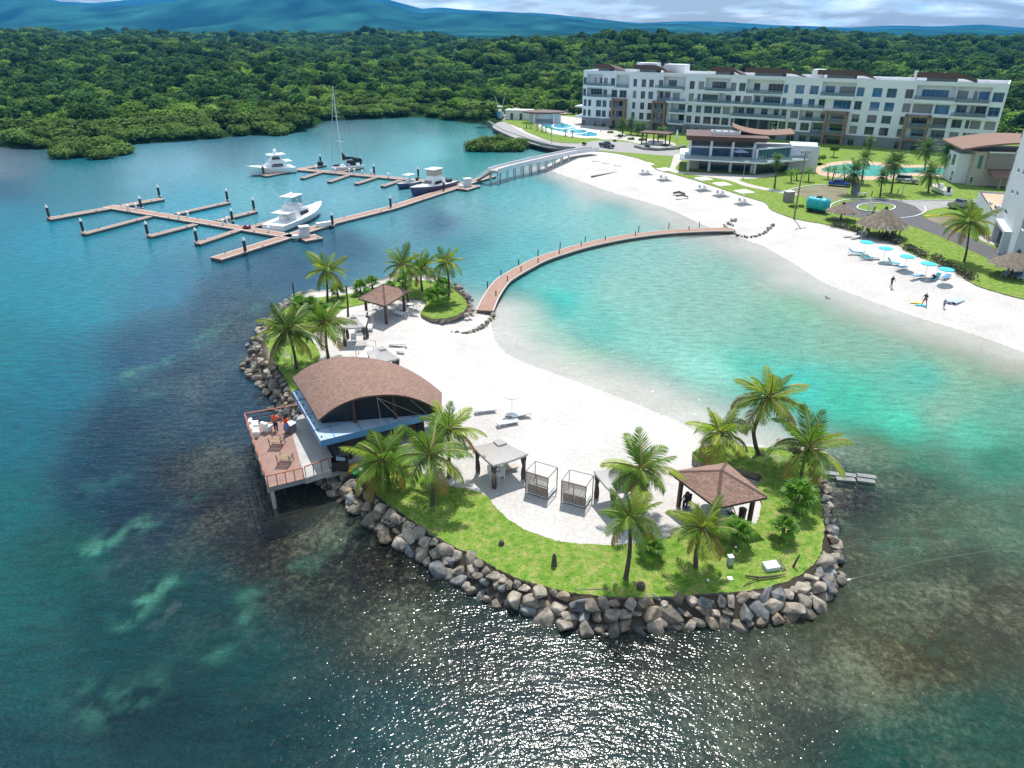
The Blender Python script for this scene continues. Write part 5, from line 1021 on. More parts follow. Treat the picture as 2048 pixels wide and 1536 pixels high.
house(t, 'spray_hood', -L_*.26, -L_*.06, 2.3, 2.0, 1.2, 2.3, 'canvas_black', .5, .2); house(t, 'cockpit_canopy', -L_*.47, -L_*.30, 2.5, 2.4, 1.8, 2.7, 'canvas_black', .2, .2)
MB().lathe([(.3, 1.35), (.65, 1.5), (.6, 1.75), (.2, 1.85)], 10, (L_*.32, 0, 0), sx=1.6).build('dinghy', 'canvas_black', t, smooth=True); MB().box((0, .3, 1.6), (1.2, .8, .2), .3).build('blue_tarp', 'blue_fascia', t)
# sport fishing boat with dark hull
c, L_, rz = boat_frame((902, 368), (823, 390), .5)
t = thing('fishing_boat', 'dark hulled sport fishing boat with a boxy flybridge beside the long walkway', 'boat', c, rz); s = hull_part(t, L_, 4.2, 1.35, 'hull_blue', sheer=.6)
house(t, 'cabin', -L_*.22, L_*.14, 3.2, 2.4, 1.3, 2.7, rake_f=1.3); house(t, 'foredeck_trunk', L_*.08, L_*.32, 2.3, 1.1, 1.4, 1.95, rake_f=.9)
for sg in (-1, 1): MB().add([(-L_*.13, sg*1.56, 1.75), (L_*.06, sg*1.40, 1.75), (L_*.02, sg*1.34, 2.35), (-L_*.13, sg*1.48, 2.35)], [(0,1,2,3)]).build('cabin_window', 'boat_glass', t)
MB().add([(L_*.14-.35, -1.0, 1.9), (L_*.14-.35, 1.0, 1.9), (L_*.14-.95, 1.0, 2.55), (L_*.14-.95, -1.0, 2.55)], [(0,1,2,3)]).build('windscreen', 'boat_glass', t)
house(t, 'flybridge', -L_*.17, L_*.03, 2.7, 2.3, 2.68, 3.5, 'hull_white', .3); house(t, 'bridge_enclosure', -L_*.16, L_*.02, 2.6, 2.3, 3.45, 4.7, 'beige', .25, .1, .96); MB().box((-L_*.07, 0, 4.78), (L_*.24, 2.8, .12)).build('hardtop', 'hull_white', t); MB().lathe([(.18, 4.8), (.24, 5.0), (.05, 5.2)], 8, (-L_*.07, 0, 0)).build('radar_dome', 'hull_white', t)
MB().box((-L_*.38, 0, 1.6), (1.6, 2.2, .6)).build('cockpit_cover', 'canvas_black', t); rails(t, [Vector(s[i][k]) for i, k in ((8,0),(10,0),(12,0),(14,0),(12,4),(10,4),(8,4))], .6)
# small open boat
c, L_, rz = boat_frame((835, 367), (796, 377), .3)
t = thing('open_boat', 'small open boat with a white T-top, left of the dark hulled fishing boat', 'boat', c, rz); s = hull_part(t, L_, 2.6, 1.0, 'hull_blue', 'beige', sheer=.4)
MB().box((-L_*.05, 0, 1.35), (1.0, 1.0, .9)).build('console', 'hull_white', t); MB().box((-L_*.08, 0, 2.75), (2.6, 1.9, .1)).build('t_top', 'hull_white', t)
for x in (-L_*.18, L_*.02):
    for sg in (-1, 1): MB().tube([(x, sg*.6, 1.0), (x, sg*.7, 2.7)], .035, 5).build('t_top_leg', 'grey_metal', t)
MB().box((-L_*.48, 0, 1.1), (.5, .5, 1.1)).build('outboard_motor', 'black', t); MB().box((-L_*.27, 0, 1.15), (.6, 1.1, .6)).build('seat', 'hull_white', t)

# ------------------------------------------------------------------ curved boardwalk
bw = thing('curved_boardwalk', 'long curved timber boardwalk across the lagoon from island to beach', 'boardwalk')
bc = [(p.x, p.y) for p in curve(PL(.6, (970,621),(983,592),(1003,564),(1022,550),(1052,533),(1082,518),(1120,505),(1172,490),(1250,474),(1330,464),(1408,459.5),(1466,458.5)), 5)]
for nm_, w, z0, z1, m_ in (('decking', 1.0, .50, .62, 'dock_wood'), ('float', .98, .12, .49, 'dock_side')):
    vs = []; k = len(bc)
    for i, p in enumerate(bc):
        a, b = Vector(bc[max(0, i-1)]), Vector(bc[min(k-1, i+1)]); d = (b - a).normalized(); s_ = Vector((-d.y, d.x)) * w; p = Vector(p)
        vs += [(*(p - s_), z0), (*(p + s_), z0), (*(p + s_), z1), (*(p - s_), z1)]
    MB().add(vs, [(i*4+j, i*4+(j+1) % 4, (i+1)*4+(j+1) % 4, (i+1)*4+j) for i in range(k-1) for j in range(4)] + [(0,1,2,3), ((k-1)*4+3,(k-1)*4+2,(k-1)*4+1,(k-1)*4)]).build(nm_, m_, bw)
for sg in (-1, 1):
    vs = []
    for i, p in enumerate(bc):
        a, b = Vector(bc[max(0, i-1)]), Vector(bc[min(k-1, i+1)]); d = (b - a).normalized(); n_ = Vector((-d.y, d.x)); p = Vector(p) + n_ * sg * 1.04
        vs += [(*(p - n_ * .07), .48), (*(p + n_ * .07), .48), (*(p + n_ * .07), .645), (*(p - n_ * .07), .645)]
    MB().add(vs, [(i*4+j, i*4+(j+1) % 4, (i+1)*4+(j+1) % 4, (i+1)*4+j) for i in range(k-1) for j in range(4)]).build('edge_board', 'dock_edge', bw)
pm = MB().tube([(0, 0, -.8), (0, 0, 1.3)], .075, 7).build('post', 'pile', link=False)
for u, v in ((975,581),(992,600),(1002,557),(1015,570),(1037,535),(1042,550),(1076,515),(1076,533),(1120,500),(1118,515),(1170,489),(1162,499),(1210,487),(1277,467),(1270,478),(1337,460.5),(1377,467),(1398,457)):
    obj('post', pm, bw, loc=(*P(u, v, 0), 0))

# ------------------------------------------------------------------ concrete jetty bridge and gangway
jb = thing('jetty_bridge', 'pale concrete footbridge on slim piles between the gangway and the shore', 'bridge'); ZB = 3.0
jc = [P(u, v, ZB) for u, v in ((986,341),(1012,333),(1100,312.5),(1150,302),(1190,297))]
for a, b in zip(jc[:-1], jc[1:]):
    A, B = Vector((*a, 0)), Vector((*b, 0)); d = (B - A).normalized(); s_ = Vector((-d.y, d.x, 0))
    q = lambda k0, k1: [((A + s_*k0).x, (A + s_*k0).y), ((B + d*.02 + s_*k0).x, (B + s_*k0).y), ((B + s_*k1).x, (B + s_*k1).y), ((A + s_*k1).x, (A + s_*k1).y)]
    MB().prism(q(-1.25, 1.25), ZB - .45, ZB).build('deck', 'paving', jb)
    for k0, k1 in ((-1.45, -1.27), (1.27, 1.45)): MB().prism(q(k0, k1), ZB - .5, ZB + .45).build('parapet', 'bluegrey', jb)
pm = MB().tube([(0, 0, -1.5), (0, 0, ZB - .46)], .2, 8).build('pile', 'bluegrey', link=False)
jl = [Vector((*p, 0)) for p in jc]
for f in (0, .10, .17, .24, .32, .40, .48, .56, .64, .72):
    tt_ = f * (len(jl) - 1); seg = [(jl[1] - jl[0]).length, (jl[2] - jl[1]).length, (jl[3] - jl[2]).length, (jl[4]-jl[3]).length]; dist_ = f * sum(seg) + .6; i = 0
    while dist_ > seg[i]: dist_ -= seg[i]; i += 1
    d = (jl[i+1] - jl[i]).normalized(); p = jl[i] + d * dist_; s_ = Vector((-d.y, d.x, 0))
    for k in (-1, 1): obj('pile', pm, jb, loc=p + s_ * k * .95)
gw = thing('gangway', 'sloping gangway with white railings from the footbridge down to the dock', 'gangway')
A, B = P3(986, 343, ZB), P3(957, 360, .6); d = (B - A).normalized(); s_ = Vector((-d.y, d.x, 0)).normalized()
MB().bar(A, B, 1.5, .16).build('ramp', 'dock_wood', gw)
for k in (-.8, .8):
    mb = MB()
    for h in (.5, 1.0): mb.tube([A + s_*k + Vector((0,0,h)), B + s_*k + Vector((0,0,h))], .05, 5)
    for i in range(9): p = A.lerp(B, i / 8) + s_ * k; mb.tube([p, p + Vector((0, 0, 1.0))], .035, 4)
    mb.build('railing', 'white_plastic', gw)
# ------------------------------------------------------------------ mainland ground: lawns, roads, pools
def sheet(name, uv, z, m, n=4, smooth_=True, thick=.35, side='soil', kind='structure'):
    pts = [(p.x, p.y) for p in (curve(PL(z, *uv), n, True) if smooth_ else [Vector((*q, 0)) for q in PL(z, *uv)])]
    return MB().prism(pts, z - thick, z, 0, 1, bottom=False).build(name, [m, side], kind=kind)
big = PL(GM, (1180,302),(1215,304),(1255,311),(1292,322),(1312,338),(1345,347),(1400,363),(1440,376),(1485,391),(1530,405),(1542,419),(1590,437),(1640,446),(1690,457),(1735,471),(1765,478),(1792,484),(1812,501),(1860,521),(1903,537),(1952,570),(2048,598))
big = [(p.x, p.y) for p in curve(big, 4)] + [(120, 60), (330, 40), (420, 330), (60, 330), (0, 292), (-4, 282), (2, 262), (12, 243), (22, 226), (27, 214)]
MB().prism(big, GM - .5, GM, 0, 1, bottom=False).build('lawn', ['lawn', 'soil'], kind='structure')
sheet('road', [(985,252),(1008,243),(1040,262),(1075,276),(1112,284),(1150,287),(1172,284),(1200,281),(1250,284),(1300,291),(1345,298),(1374,304),(1368,311),(1330,311),(1280,307),(1240,304),(1205,301),(1182,300),(1150,299),(1100,295),(1050,283),(1005,265)], GM + .006, 'road')
sheet('footpath', [(1350,309),(1368,311),(1362,322),(1352,334),(1358,342),(1400,345),(1450,347),(1500,350),(1548,346),(1552,351),(1510,357),(1478,359),(1500,368),(1545,378),(1590,386),(1588,390),(1540,382),(1490,372),(1462,362),(1430,356),(1380,349),(1340,343),(1342,330)], GM + .012, 'paving')
sheet('terrace', [(1062,238),(1110,231),(1160,236),(1200,246),(1225,258),(1250,268),(1290,276),(1330,281),(1352,289),(1330,297),(1290,290),(1255,282),(1232,279),(1206,279),(1190,276),(1150,276),(1100,266),(1070,250)], GM + .010, 'paving')
sheet('flower_bed', [(1052,250),(1085,262),(1130,272),(1175,277),(1186,281),(1160,286),(1110,283),(1075,272),(1045,258)], GM + .016, 'lawn')
pw = bpy.data.materials.new('pool_water'); pw.use_nodes = True; b_ = pw.node_tree.nodes['Principled BSDF']; b_.inputs['Roughness'].default_value = .08
pn = nd('ShaderNodeTexNoise', pw.node_tree); pn.inputs['Scale'].default_value = .8; pg_ = nd('ShaderNodeNewGeometry', pw.node_tree); pw.node_tree.links.new(pg_.outputs['Position'], pn.inputs['Vector'])
pr_ = nd('ShaderNodeValToRGB', pw.node_tree); pr_.color_ramp.elements[0].color = (.02, .30, .42, 1); pr_.color_ramp.elements[1].color = (.04, .40, .52, 1); pw.node_tree.links.new(pn.outputs['Fac'], pr_.inputs['Fac']); pw.node_tree.links.new(pr_.outputs[0], b_.inputs['Base Color']); M['pool'] = pw
M['pool_green'] = mat('green_pool_water', (.07, .42, .36), .08, var=.12, vscale=.4)
def ell(u, v, a, b, n=20): return [(u + a * math.cos(2*math.pi*i/n), v + b * math.sin(2*math.pi*i/n)) for i in range(n)]
t = thing('swimming_pool', 'blue lobed swimming pool with round basins beside the apartment building', 'pool')
for i, (nm_, uv, z) in enumerate([('rim', [(1074,245),(1100,246),(1130,244),(1152,252),(1175,258),(1200,264),(1196,274),(1168,275),(1140,270),(1110,264),(1085,256)], .020), ('water', [(1080,247),(1100,249),(1128,247),(1150,255),(1174,262),(1194,267),(1190,272),(1168,272),(1140,267),(1112,261),(1092,255)], .028), ('island_rim', ell(1125,252,22,5.5), .036), ('round_basin', ell(1125,252,19,4.4), .044), ('island_rim', ell(1156,262.5,21,5.2), .040), ('round_basin', ell(1156,262.5,18,4), .048)]):
    o = sheet(nm_, uv, GM + z, 'white' if 'rim' in nm_ else 'pool', kind=None, thick=.02, side='white'); o.parent = t
t = thing('swimming_pool', 'long turquoise green lagoon pool with a sand-coloured edge behind the date palms', 'pool')
o = sheet('rim', [(1627,339),(1645,330),(1668,324),(1718,321),(1770,326),(1800,330),(1850,330),(1910,335),(1925,340),(1918,352),(1880,356),(1845,352),(1800,354),(1775,359),(1732,360),(1690,356),(1640,350)], GM + .02, 'sand_paving', kind=None, thick=.03); o.parent = t
o = sheet('water', [(1642,339),(1662,332),(1690,328),(1720,327),(1755,331),(1780,335),(1820,335),(1870,335),(1915,340),(1908,347),(1880,350),(1845,346),(1800,347),(1775,351),(1735,352),(1700,350),(1665,345)], GM + .03, 'pool_green', kind=None, thick=.02); o.parent = t
sheet('parking_ground', [(1600,377),(1645,371),(1680,372),(1694,379),(1692,391),(1672,400),(1650,403),(1622,398),(1596,390),(1578,384)], GM + .008, 'dry_grass')
sheet('asphalt_road', ell(1758,417.5,92,19.5,28), GM + .012, 'asphalt')
sheet('asphalt_road', [(1795,402),(1850,402),(1900,402),(1960,401),(2048,399),(2048,411),(1960,410),(1905,412),(1870,417),(1845,424),(1830,412)], GM + .016, 'road', smooth_=False)
sheet('asphalt_road', [(1790,434),(1840,428),(1852,437),(1900,457),(1962,484),(2010,505),(2048,520),(2048,560),(1990,524),(1940,500),(1900,481),(1850,461),(1805,446),(1770,437)], GM + .020, 'asphalt')
sheet('driveway', [(1955,474),(1985,470),(2016,480),(2000,490),(1978,487)], GM + .026, 'paving')
sheet('dry_verge', [(1852,438),(1885,433),(1930,436),(1950,446),(1925,455),(1895,455),(1870,448)], GM + .014, 'dry_grass')
def kerb(uv, label, closed=False, m='bluegrey', h=.14, w=.22):
    pts = curve([P3(u, v, GM) for u, v in uv], 4, closed); pts = pts + [pts[0]] if closed else pts; mb = MB(); n = len(pts); vs = []
    for i, p in enumerate(pts):
        d = (pts[min(i+1, n-1)] - pts[max(i-1, 0)]).normalized(); s = Vector((-d.y, d.x, 0)) * w / 2
        vs += [p - s, p + s, p + s + Vector((0,0,h)), p - s + Vector((0,0,h))]
    mb.add(vs, [(i*4+j, i*4+(j+1) % 4, (i+1)*4+(j+1) % 4, (i+1)*4+j) for i in range(n-1) for j in range(4)]); return mb.build('kerb', m, kind='structure')
sheet('roundabout_island', ell(1752,415,37,8,20), GM + .12, 'lawn', thick=.12)
kerb(ell(1752,415,38,8.5,20), '', True); kerb([(1672,421),(1660,414),(1672,405),(1700,399),(1750,398),(1800,402)], ''); kerb([(1800,437),(1830,433),(1850,424),(1850,416),(1846,412)], ''); kerb([(1803,403),(1850,401.5),(1900,401.5),(1950,400)], ''); kerb([(1850,434),(1862,432),(1890,432),(1918,435)], '', m='yellow'); kerb([(1572,383),(1590,377),(1620,372),(1650,370)], '')
t = thing('sea_retaining_wall', 'grey stone retaining wall along the water below the resort road', 'retaining wall')
wl = [P3(u, v, 0) for u, v in ((977,252),(1010,272),(1060,289),(1110,303),(1142,311))]
for a, b in zip(wl[:-1], wl[1:]): MB().bar(a + Vector((0, 0, .7)), b + Vector((0, 0, .7)), .8, 2.1).build('wall', 'concrete_dark', t)
t = thing('garden_wall', 'low grey garden wall between the resort road and the lower lawn strip', 'retaining wall')
wl = [P3(u, v, GM) for u, v in ((1050,280),(1085,291),(1120,297),(1150,299))]
for a, b in zip(wl[:-1], wl[1:]): MB().bar(a + Vector((0, 0, .25)), b + Vector((0, 0, .25)), .35, .9).build('wall', 'concrete_dark', t)
# hedges along the beach
for i, (uv, lb) in enumerate([(((1764,477),(1778,481),(1794,488)),'brown clipped hedge along the beach nearest the big thatched shelter'),(((1812,497),(1828,504),(1846,514)),'second brown hedge block along the beach lawn edge'),(((1868,518),(1892,532),(1920,547),(1944,560)),'longest brown hedge along the beach lawn by the right palm'),(((1666,452),(1690,457),(1716,463)),'low straggly hedge left of the big thatched shelter')]):
    t = thing('hedge', lb, 'hedge', (0, 0, 0), 0, 'hedges along the beach lawn'); r = random.Random(i); mb = MB()
    for p in curve([P3(u, v, GM) for u, v in uv], 10):
        for k in range(26):
            c = p + Vector((r.gauss(0, .4), r.gauss(0, .4), r.uniform(.0, .75))); s = r.uniform(.10, .2); n_ = Vector((r.gauss(0,1), r.gauss(0,1), r.gauss(0,1)+.6)).normalized(); x = n_.orthogonal().normalized() * s; y = n_.cross(x)
            mb.add([c - x, c - y * .6, c + x, c + y * .6], [(0, 1, 2, 3)], r.choice((0, 0, 1)))
    mb.build('foliage', ['hedge', 'wood_grey'], t)

# ------------------------------------------------------------------ apartment building
A0, B0 = Vector((*P(1163, 250, 1.6), 0)), Vector((*P(1978, 311, 1.6), 0)); AL = (B0 - A0).length; AD = (B0 - A0).normalized(); AN = Vector((AD.y, -AD.x, 0))   # AN faces the camera
def SZ(u, v):
    d = ray(u, v); n = Vector((-AD.y, AD.x)); tt_ = n.dot(v2(A0)) / n.dot(v2(d)); p = d * tt_; return (v2(p) - v2(A0)).dot(v2(AD)), CAM_H + p.z
CROPS = {1: (1150, 115, 7.877), 2: (1390, 125, 7.877), 3: (1640, 130, 8.535), 4: (1820, 130, 7.68)}
def S(c, x, y): o = CROPS[c]; return SZ(o[0] + x / o[2], o[1] + y / o[2])[0]
apt = thing('apartment_building', 'long white five storey apartment building with brown roof wings behind the beach', 'building', A0, math.atan2(AD.y, AD.x))
FZ = [1.0, 4.35, 7.65, 11.0, 14.5, 19.4]; WZ = [(1.5, 3.4), (4.75, 6.95), (8.0, 10.15), (11.3, 13.65), (14.9, 17.3)]
OPEN = {4: [(1,125,185,340),(1,275,300,350),(1,360,410,350),(1,455,515,360),(1,565,630,370),(1,920,975,400),(1,1050,1120,400),(1,1170,1240,400),(1,1320,1385,420),(1,1440,1570,430),(1,1805,1885,430),(2,55,145,365),(2,240,465,375),(2,560,650,380),(2,695,795,390),(2,900,1000,400),(2,1130,1380,410),(2,1400,1465,430),(2,1585,1720,430),(2,1810,1945,440),(3,60,230,450),(3,310,580,460),(3,625,755,465),(3,895,1060,470),(3,1140,1310,480),(3,1455,1595,490),(4,165,585,455),(4,720,890,450),(4,975,1040,450),(4,1055,1220,460),(4,1275,1455,460)],
 3: [(1,118,175,495),(1,215,395,520),(1,445,505,530),(1,575,665,555),(1,700,812,560),(1,910,965,575),(1,1035,1105,580),(1,1155,1230,590),(1,1300,1360,605),(1,1380,1500,610),(1,1535,1650,625),(1,1790,1870,625),(1,1925,1975,635),(2,110,360,570),(2,475,565,590),(2,625,715,600),(2,755,890,605),(2,915,1000,610),(2,1045,1325,630),(2,1365,1430,640),(2,1550,1690,650),(2,1780,1880,655),(2,1940,2040,680),(3,40,175,700),(3,220,520,710),(3,580,705,705),(3,845,1010,710),(3,1095,1260,720),(3,1405,1540,735),(4,40,345,675),(4,375,600,690),(4,705,865,680),(4,915,985,690),(4,995,1165,690),(4,1205,1385,690)],
 2: [(1,140,185,640),(1,208,255,650),(1,335,415,670),(1,435,495,690),(1,545,590,700),(1,660,755,700),(1,900,950,740),(1,1025,1090,745),(1,1145,1215,755),(1,1320,1420,770),(1,1600,1725,800),(1,1770,1845,800),(1,1905,1985,815),(2,145,270,740),(2,290,405,750),(2,435,550,760),(2,600,635,780),(2,645,745,790),(2,775,905,800),(2,1010,1115,810),(2,1210,1290,820),(2,1340,1430,820),(2,1495,1620,850),(2,1710,1830,860),(2,1950,2040,880),(3,190,450,900),(3,535,665,925),(3,795,960,940),(3,1045,1210,945),(3,1355,1475,960),(4,10,285,880),(4,340,565,880),(4,640,800,880),(4,855,915,880),(4,925,1090,890),(4,1150,1320,900)],
 1: [(1,130,175,785),(1,205,250,795),(1,330,410,820),(1,425,485,835),(1,535,585,845),(1,650,745,860),(1,885,940,890),(1,1010,1080,900),(1,1130,1205,910),(1,1320,1400,930),(1,1600,1705,950),(1,1750,1830,970),(1,1885,1970,980),(2,125,245,920),(2,275,390,930),(2,410,525,935),(2,560,600,940),(2,1310,1425,1000),(2,1455,1590,1010),(2,1645,1785,1060),(2,1830,2040,1050),(3,140,410,1110),(3,490,625,1130),(3,750,910,1145),(3,1000,1160,1155),(3,1305,1425,1175),(4,10,250,1060),(4,310,525,1060),(4,600,745,1070),(4,805,865,1080),(4,870,1040,1090),(4,1095,1265,1095)],
 0: [(1,120,165,910),(1,300,345,960),(1,420,480,970),(1,650,740,1010),(1,1290,1390,1080),(1,1590,1690,1110),(1,1740,1810,1130),(1,1875,1945,1140),(2,105,225,1075),(2,270,365,1060),(2,385,510,1060),(2,1430,1560,1200),(2,1620,1740,1250),(2,1800,2000,1240),(3,100,390,1310),(3,460,570,1330),(3,735,850,1350),(3,955,1100,1350),(3,1265,1380,1370),(4,10,100,1260),(4,780,930,1230)]}
REC = {4: [(1,190,430,360),(1,650,855,380),(1,1390,1740,430),(2,160,545,400),(2,805,1390,420),(3,20,600,470),(4,75,690,480),(4,700,1235,500)],
 3: [(1,190,430,540),(1,1290,1500,620),(2,365,470,600),(2,905,1340,640),(4,690,1180,700)],
 2: [(1,640,780,690),(1,1270,1430,770),(1,1510,1735,790),(2,590,1440,800),(2,1640,2040,860),(3,170,470,910),(4,0,290,880),(4,310,570,880)],
 1: [(1,640,780,860),(1,1270,1430,930),(1,1500,1720,940),(2,1815,2040,1050),(3,130,430,1110),(4,0,260,1060),(4,290,530,1060)], 0: []}
PASS = (S(2, 610, 960), S(2, 1300, 960))
fr_cache = {}; blues = {}
wall = MB(); wallg = MB(); soff = MB()
for fl_ in range(5):
    z0, z1 = FZ[fl_], FZ[fl_ + 1]; wz0, wz1 = WZ[fl_]
    ops = sorted((S(c, a, y), S(c, b, y)) for c, a, b, y in OPEN[fl_]); ops = [o for o in ops if o[1] - o[0] > .3]
    rec = sorted((max(.3, S(c, a, y)), min(AL - .3, S(c, b, y))) for c, a, b, y in REC[fl_])
    cuts = sorted(set([0, AL] + [q for r_ in rec for q in r_])); tgt = wallg if fl_ == 0 else wall
    for a, b in zip(cuts[:-1], cuts[1:]):
        if b - a < .02: continue
        mid = (a + b) / 2; dep = 1.7 if any(r_[0] <= mid <= r_[1] for r_ in rec) else 0.0
        if fl_ <= 1 and PASS[0] < mid < PASS[1] : pass
        mine = [(max(o[0], a + .1), min(o[1], b - .1)) for o in ops if a < (o[0] + o[1]) / 2 < b]
        x = a; clean = []
        for o in mine:
            if o[0] >= x + .05 and o[1] - o[0] > .25: clean.append(o); x = o[1]
        def quad(x0, x1, q0, q1, y=dep):
            if fl_ <= 1:                                   # leave the open passage out
                for s0, s1 in ((x0, min(x1, PASS[0])), (max(x0, PASS[1]), x1)):
                    if s1 - s0 > .02: tgt.add([(s0, y, q0), (s1, y, q0), (s1, y, q1), (s0, y, q1)], [(0,1,2,3)])
            else: tgt.add([(x0, y, q0), (x1, y, q0), (x1, y, q1), (x0, y, q1)], [(0,1,2,3)])
        x = a
        for o in clean:
            quad(x, o[0], z0, z1); quad(o[0], o[1], z0, wz0); quad(o[0], o[1], wz1, z1); x = o[1]
            if fl_ <= 1 and PASS[0] < (o[0] + o[1]) / 2 < PASS[1]: continue
            yb = dep + .28
            tgt.add([(o[0], dep, wz0), (o[1], dep, wz0), (o[1], dep, wz1), (o[0], dep, wz1), (o[0], yb, wz0), (o[1], yb, wz0), (o[1], yb, wz1), (o[0], yb, wz1)], [(0,4,5,1),(1,5,6,2),(2,6,7,3),(3,7,4,0)])
            W, Hh = o[1] - o[0], wz1 - wz0; key = (round(W, 1), round(Hh, 1))
            if key not in fr_cache:
                mb = MB(); e = .07
                for c, d in (((0, 0, -Hh/2 + e/2), (W, .10, e)), ((0, 0, Hh/2 - e/2), (W, .10, e)), ((-W/2 + e/2, 0, 0), (e, .10, Hh)), ((W/2 - e/2, 0, 0), (e, .10, Hh))): mb.box(c, d)
                k = max(2, round(W / 1.1))
                for i in range(1, k): mb.box((-W/2 + W * i / k, 0, 0), (.05, .09, Hh))
                fr_cache[key] = (mb.build('window', 'grey_metal', link=False), {b_: MB().box((0, .02, 0), (W, .03, Hh)).build('pane', b_, link=False) for b_ in ('glass', 'glass_blue', 'glass_curtain')})
            f, p = fr_cache[key]; w_ = obj('window', f, apt, loc=((o[0] + o[1]) / 2, yb - .06, (wz0 + wz1) / 2)); obj('pane', p['glass_curtain' if rnd.random() < .14 else 'glass_blue' if (mid > 68 and fl_ >= 3 and rnd.random() < .8) else 'glass'], w_)
        quad(x, b, z0, z1)
        if dep:
            tgt.add([(a, 0, z0), (a, dep, z0), (a, dep, z1), (a, 0, z1), (b, 0, z0), (b, dep, z0), (b, dep, z1), (b, 0, z1)], [(0,1,2,3),(5,4,7,6)])
            soff.add([(a, 0, z0 + .12), (b, 0, z0 + .12), (b, dep, z0 + .12), (a, dep, z0 + .12)], [(0,1,2,3)])
            if fl_ < 4: soff.add([(a, 0, z1 - .35), (b, 0, z1 - .35), (b, dep, z1 - .35), (a, dep, z1 - .35), (a, 0, z1), (b, 0, z1)], [(3,2,1,0),(0,1,5,4)])
            MB().box(((a + b) / 2, .06, z0 + .12 + .5), (b - a - .05, .03, .95)).build('balcony_railing', 'rail_glass', apt)
DEP = 16.0
wall.add([(0, 0, 4.35), (0, DEP, 4.35), (0, DEP, 19.4), (0, 0, 19.4)], [(0,1,2,3)]); wall.add([(AL, 0, 1), (AL, DEP, 1), (AL, DEP, 19.4), (AL, 0, 19.4)], [(3,2,1,0)]); wallg.add([(0, 0, .5), (0, DEP, .5), (0, DEP, 4.35), (0, 0, 4.35)], [(0,1,2,3)])
for x0, x1 in ((0, PASS[0]), (PASS[1], AL)): wall.add([(x0, DEP, .5), (x1, DEP, .5), (x1, DEP, 19.4), (x0, DEP, 19.4)], [(3,2,1,0)])
wall.add([(PASS[0], DEP, 7.65), (PASS[1], DEP, 7.65), (PASS[1], DEP, 19.4), (PASS[0], DEP, 19.4)], [(3,2,1,0)])
wallg.add([(PASS[0], 0, .5), (PASS[0], DEP, .5), (PASS[0], DEP, 7.65), (PASS[0], 0, 7.65)], [(3,2,1,0)]); wallg.add([(PASS[1], 0, .5), (PASS[1], DEP, .5), (PASS[1], DEP, 7.65), (PASS[1], 0, 7.65)], [(0,1,2,3)])
soff.add([(PASS[0], 0, 7.6), (PASS[1], 0, 7.6), (PASS[1], DEP, 7.6), (PASS[0], DEP, 7.6)], [(3,2,1,0)])
wall.build('wall', 'wall_white', apt); wallg.build('ground_floor_wall', 'wall_grey', apt); soff.build('balcony_floor', 'wall_white', apt)
for f in (.3, .55, .8): MB().box((PASS[0] + (PASS[1] - PASS[0]) * f, 1.2, 4.2), (.7, .7, 6.8)).build('passage_column', 'wall_grey', apt)
MB().prism([(PASS[0], 9), (PASS[0] + 8, 9), (PASS[0] + 8, DEP - .1), (PASS[0], DEP - .1)], 1, 7.58).build('passage_wall', 'wall_grey', apt)
rf_ = MB(); rf_.prism([(.25, .25), (AL - .25, .25), (AL - .25, DEP - .25), (.25, DEP - .25)], 18.3, 18.6); rf_.build('roof_slab', 'white', apt)
pp = MB()
for c, d in (((AL/2, .15, 19.0), (AL, .3, .9)), ((AL/2, DEP - .15, 19.0), (AL, .3, .9)), ((.15, DEP/2, 19.0), (.3, DEP - .6, .9)), ((AL - .15, DEP/2, 19.0), (.3, DEP - .6, .9))): pp.box((c[0], c[1] + .012, c[2] + .012), d)
pp.build('parapet', 'wall_white', apt)
# white slab bands standing proud, brown portals, balcony glass
def band(c0, x0, y0, c1, x1, y1, z, d=.9, h=.55, glass=True):
    a, b = S(c0, x0, y0), S(c1, x1, y1); MB().box(((a + b) / 2, -d / 2 - .004, z), (b - a, d, h)).build('balcony_slab', 'wall_white', apt)
    if glass: MB().box(((a + b) / 2, -d + .03, z + h / 2 + .5), (b - a - .1, .03, .95)).build('balcony_railing', 'rail_glass', apt)
band(1,190,420,1,640,430,14.45,.8); band(1,1270,480,1,1700,500,14.5,.9,.7); band(2,150,440,2,600,450,14.45,.7); band(2,0,650,3,60,780,10.95,1.2,.6); band(1,190,590,1,600,610,10.9,.7,.5); band(1,1440,700,1,1760,710,10.85,1.3,.55); band(1,1490,850,1,1740,860,7.55,1.2,.45); band(1,1480,1020,1,1730,1030,4.25,1.2,.45); band(2,560,860,2,1440,920,7.5,1.3,.6); band(4,690,560,4,1230,565,14.3,1.2,.45); band(4,620,790,4,1170,790,10.8,1.2,.45); band(4,345,790,4,610,795,10.85,1.3,.5,False); band(3,0,540,3,600,545,14.4,1.1,.8); band(4,50,545,4,690,550,14.4,1.1,.8)
def portal(a, b, z0, z1, levels, d=1.6):
    w = .75; t_ = MB(); yf = -d
    for x in (a + w / 2, b - w / 2): t_.box((x, yf / 2, (z0 + z1) / 2), (w, d, z1 - z0))
    t_.box(((a + b) / 2, yf / 2 - .006, z1 - .3), (b - a - .02, d - .012, .6))
    for z in levels: t_.box(((a + b) / 2, yf / 2 + .01, z), (b - a - 2 * w + .1, d - .05, .45)); 
    t_.build('portal_frame', 'portal', apt)
    for z in levels: MB().box(((a + b) / 2, yf + .12, z + .7), (b - a - 2 * w, .03, .9)).build('balcony_railing', 'rail_glass', apt)
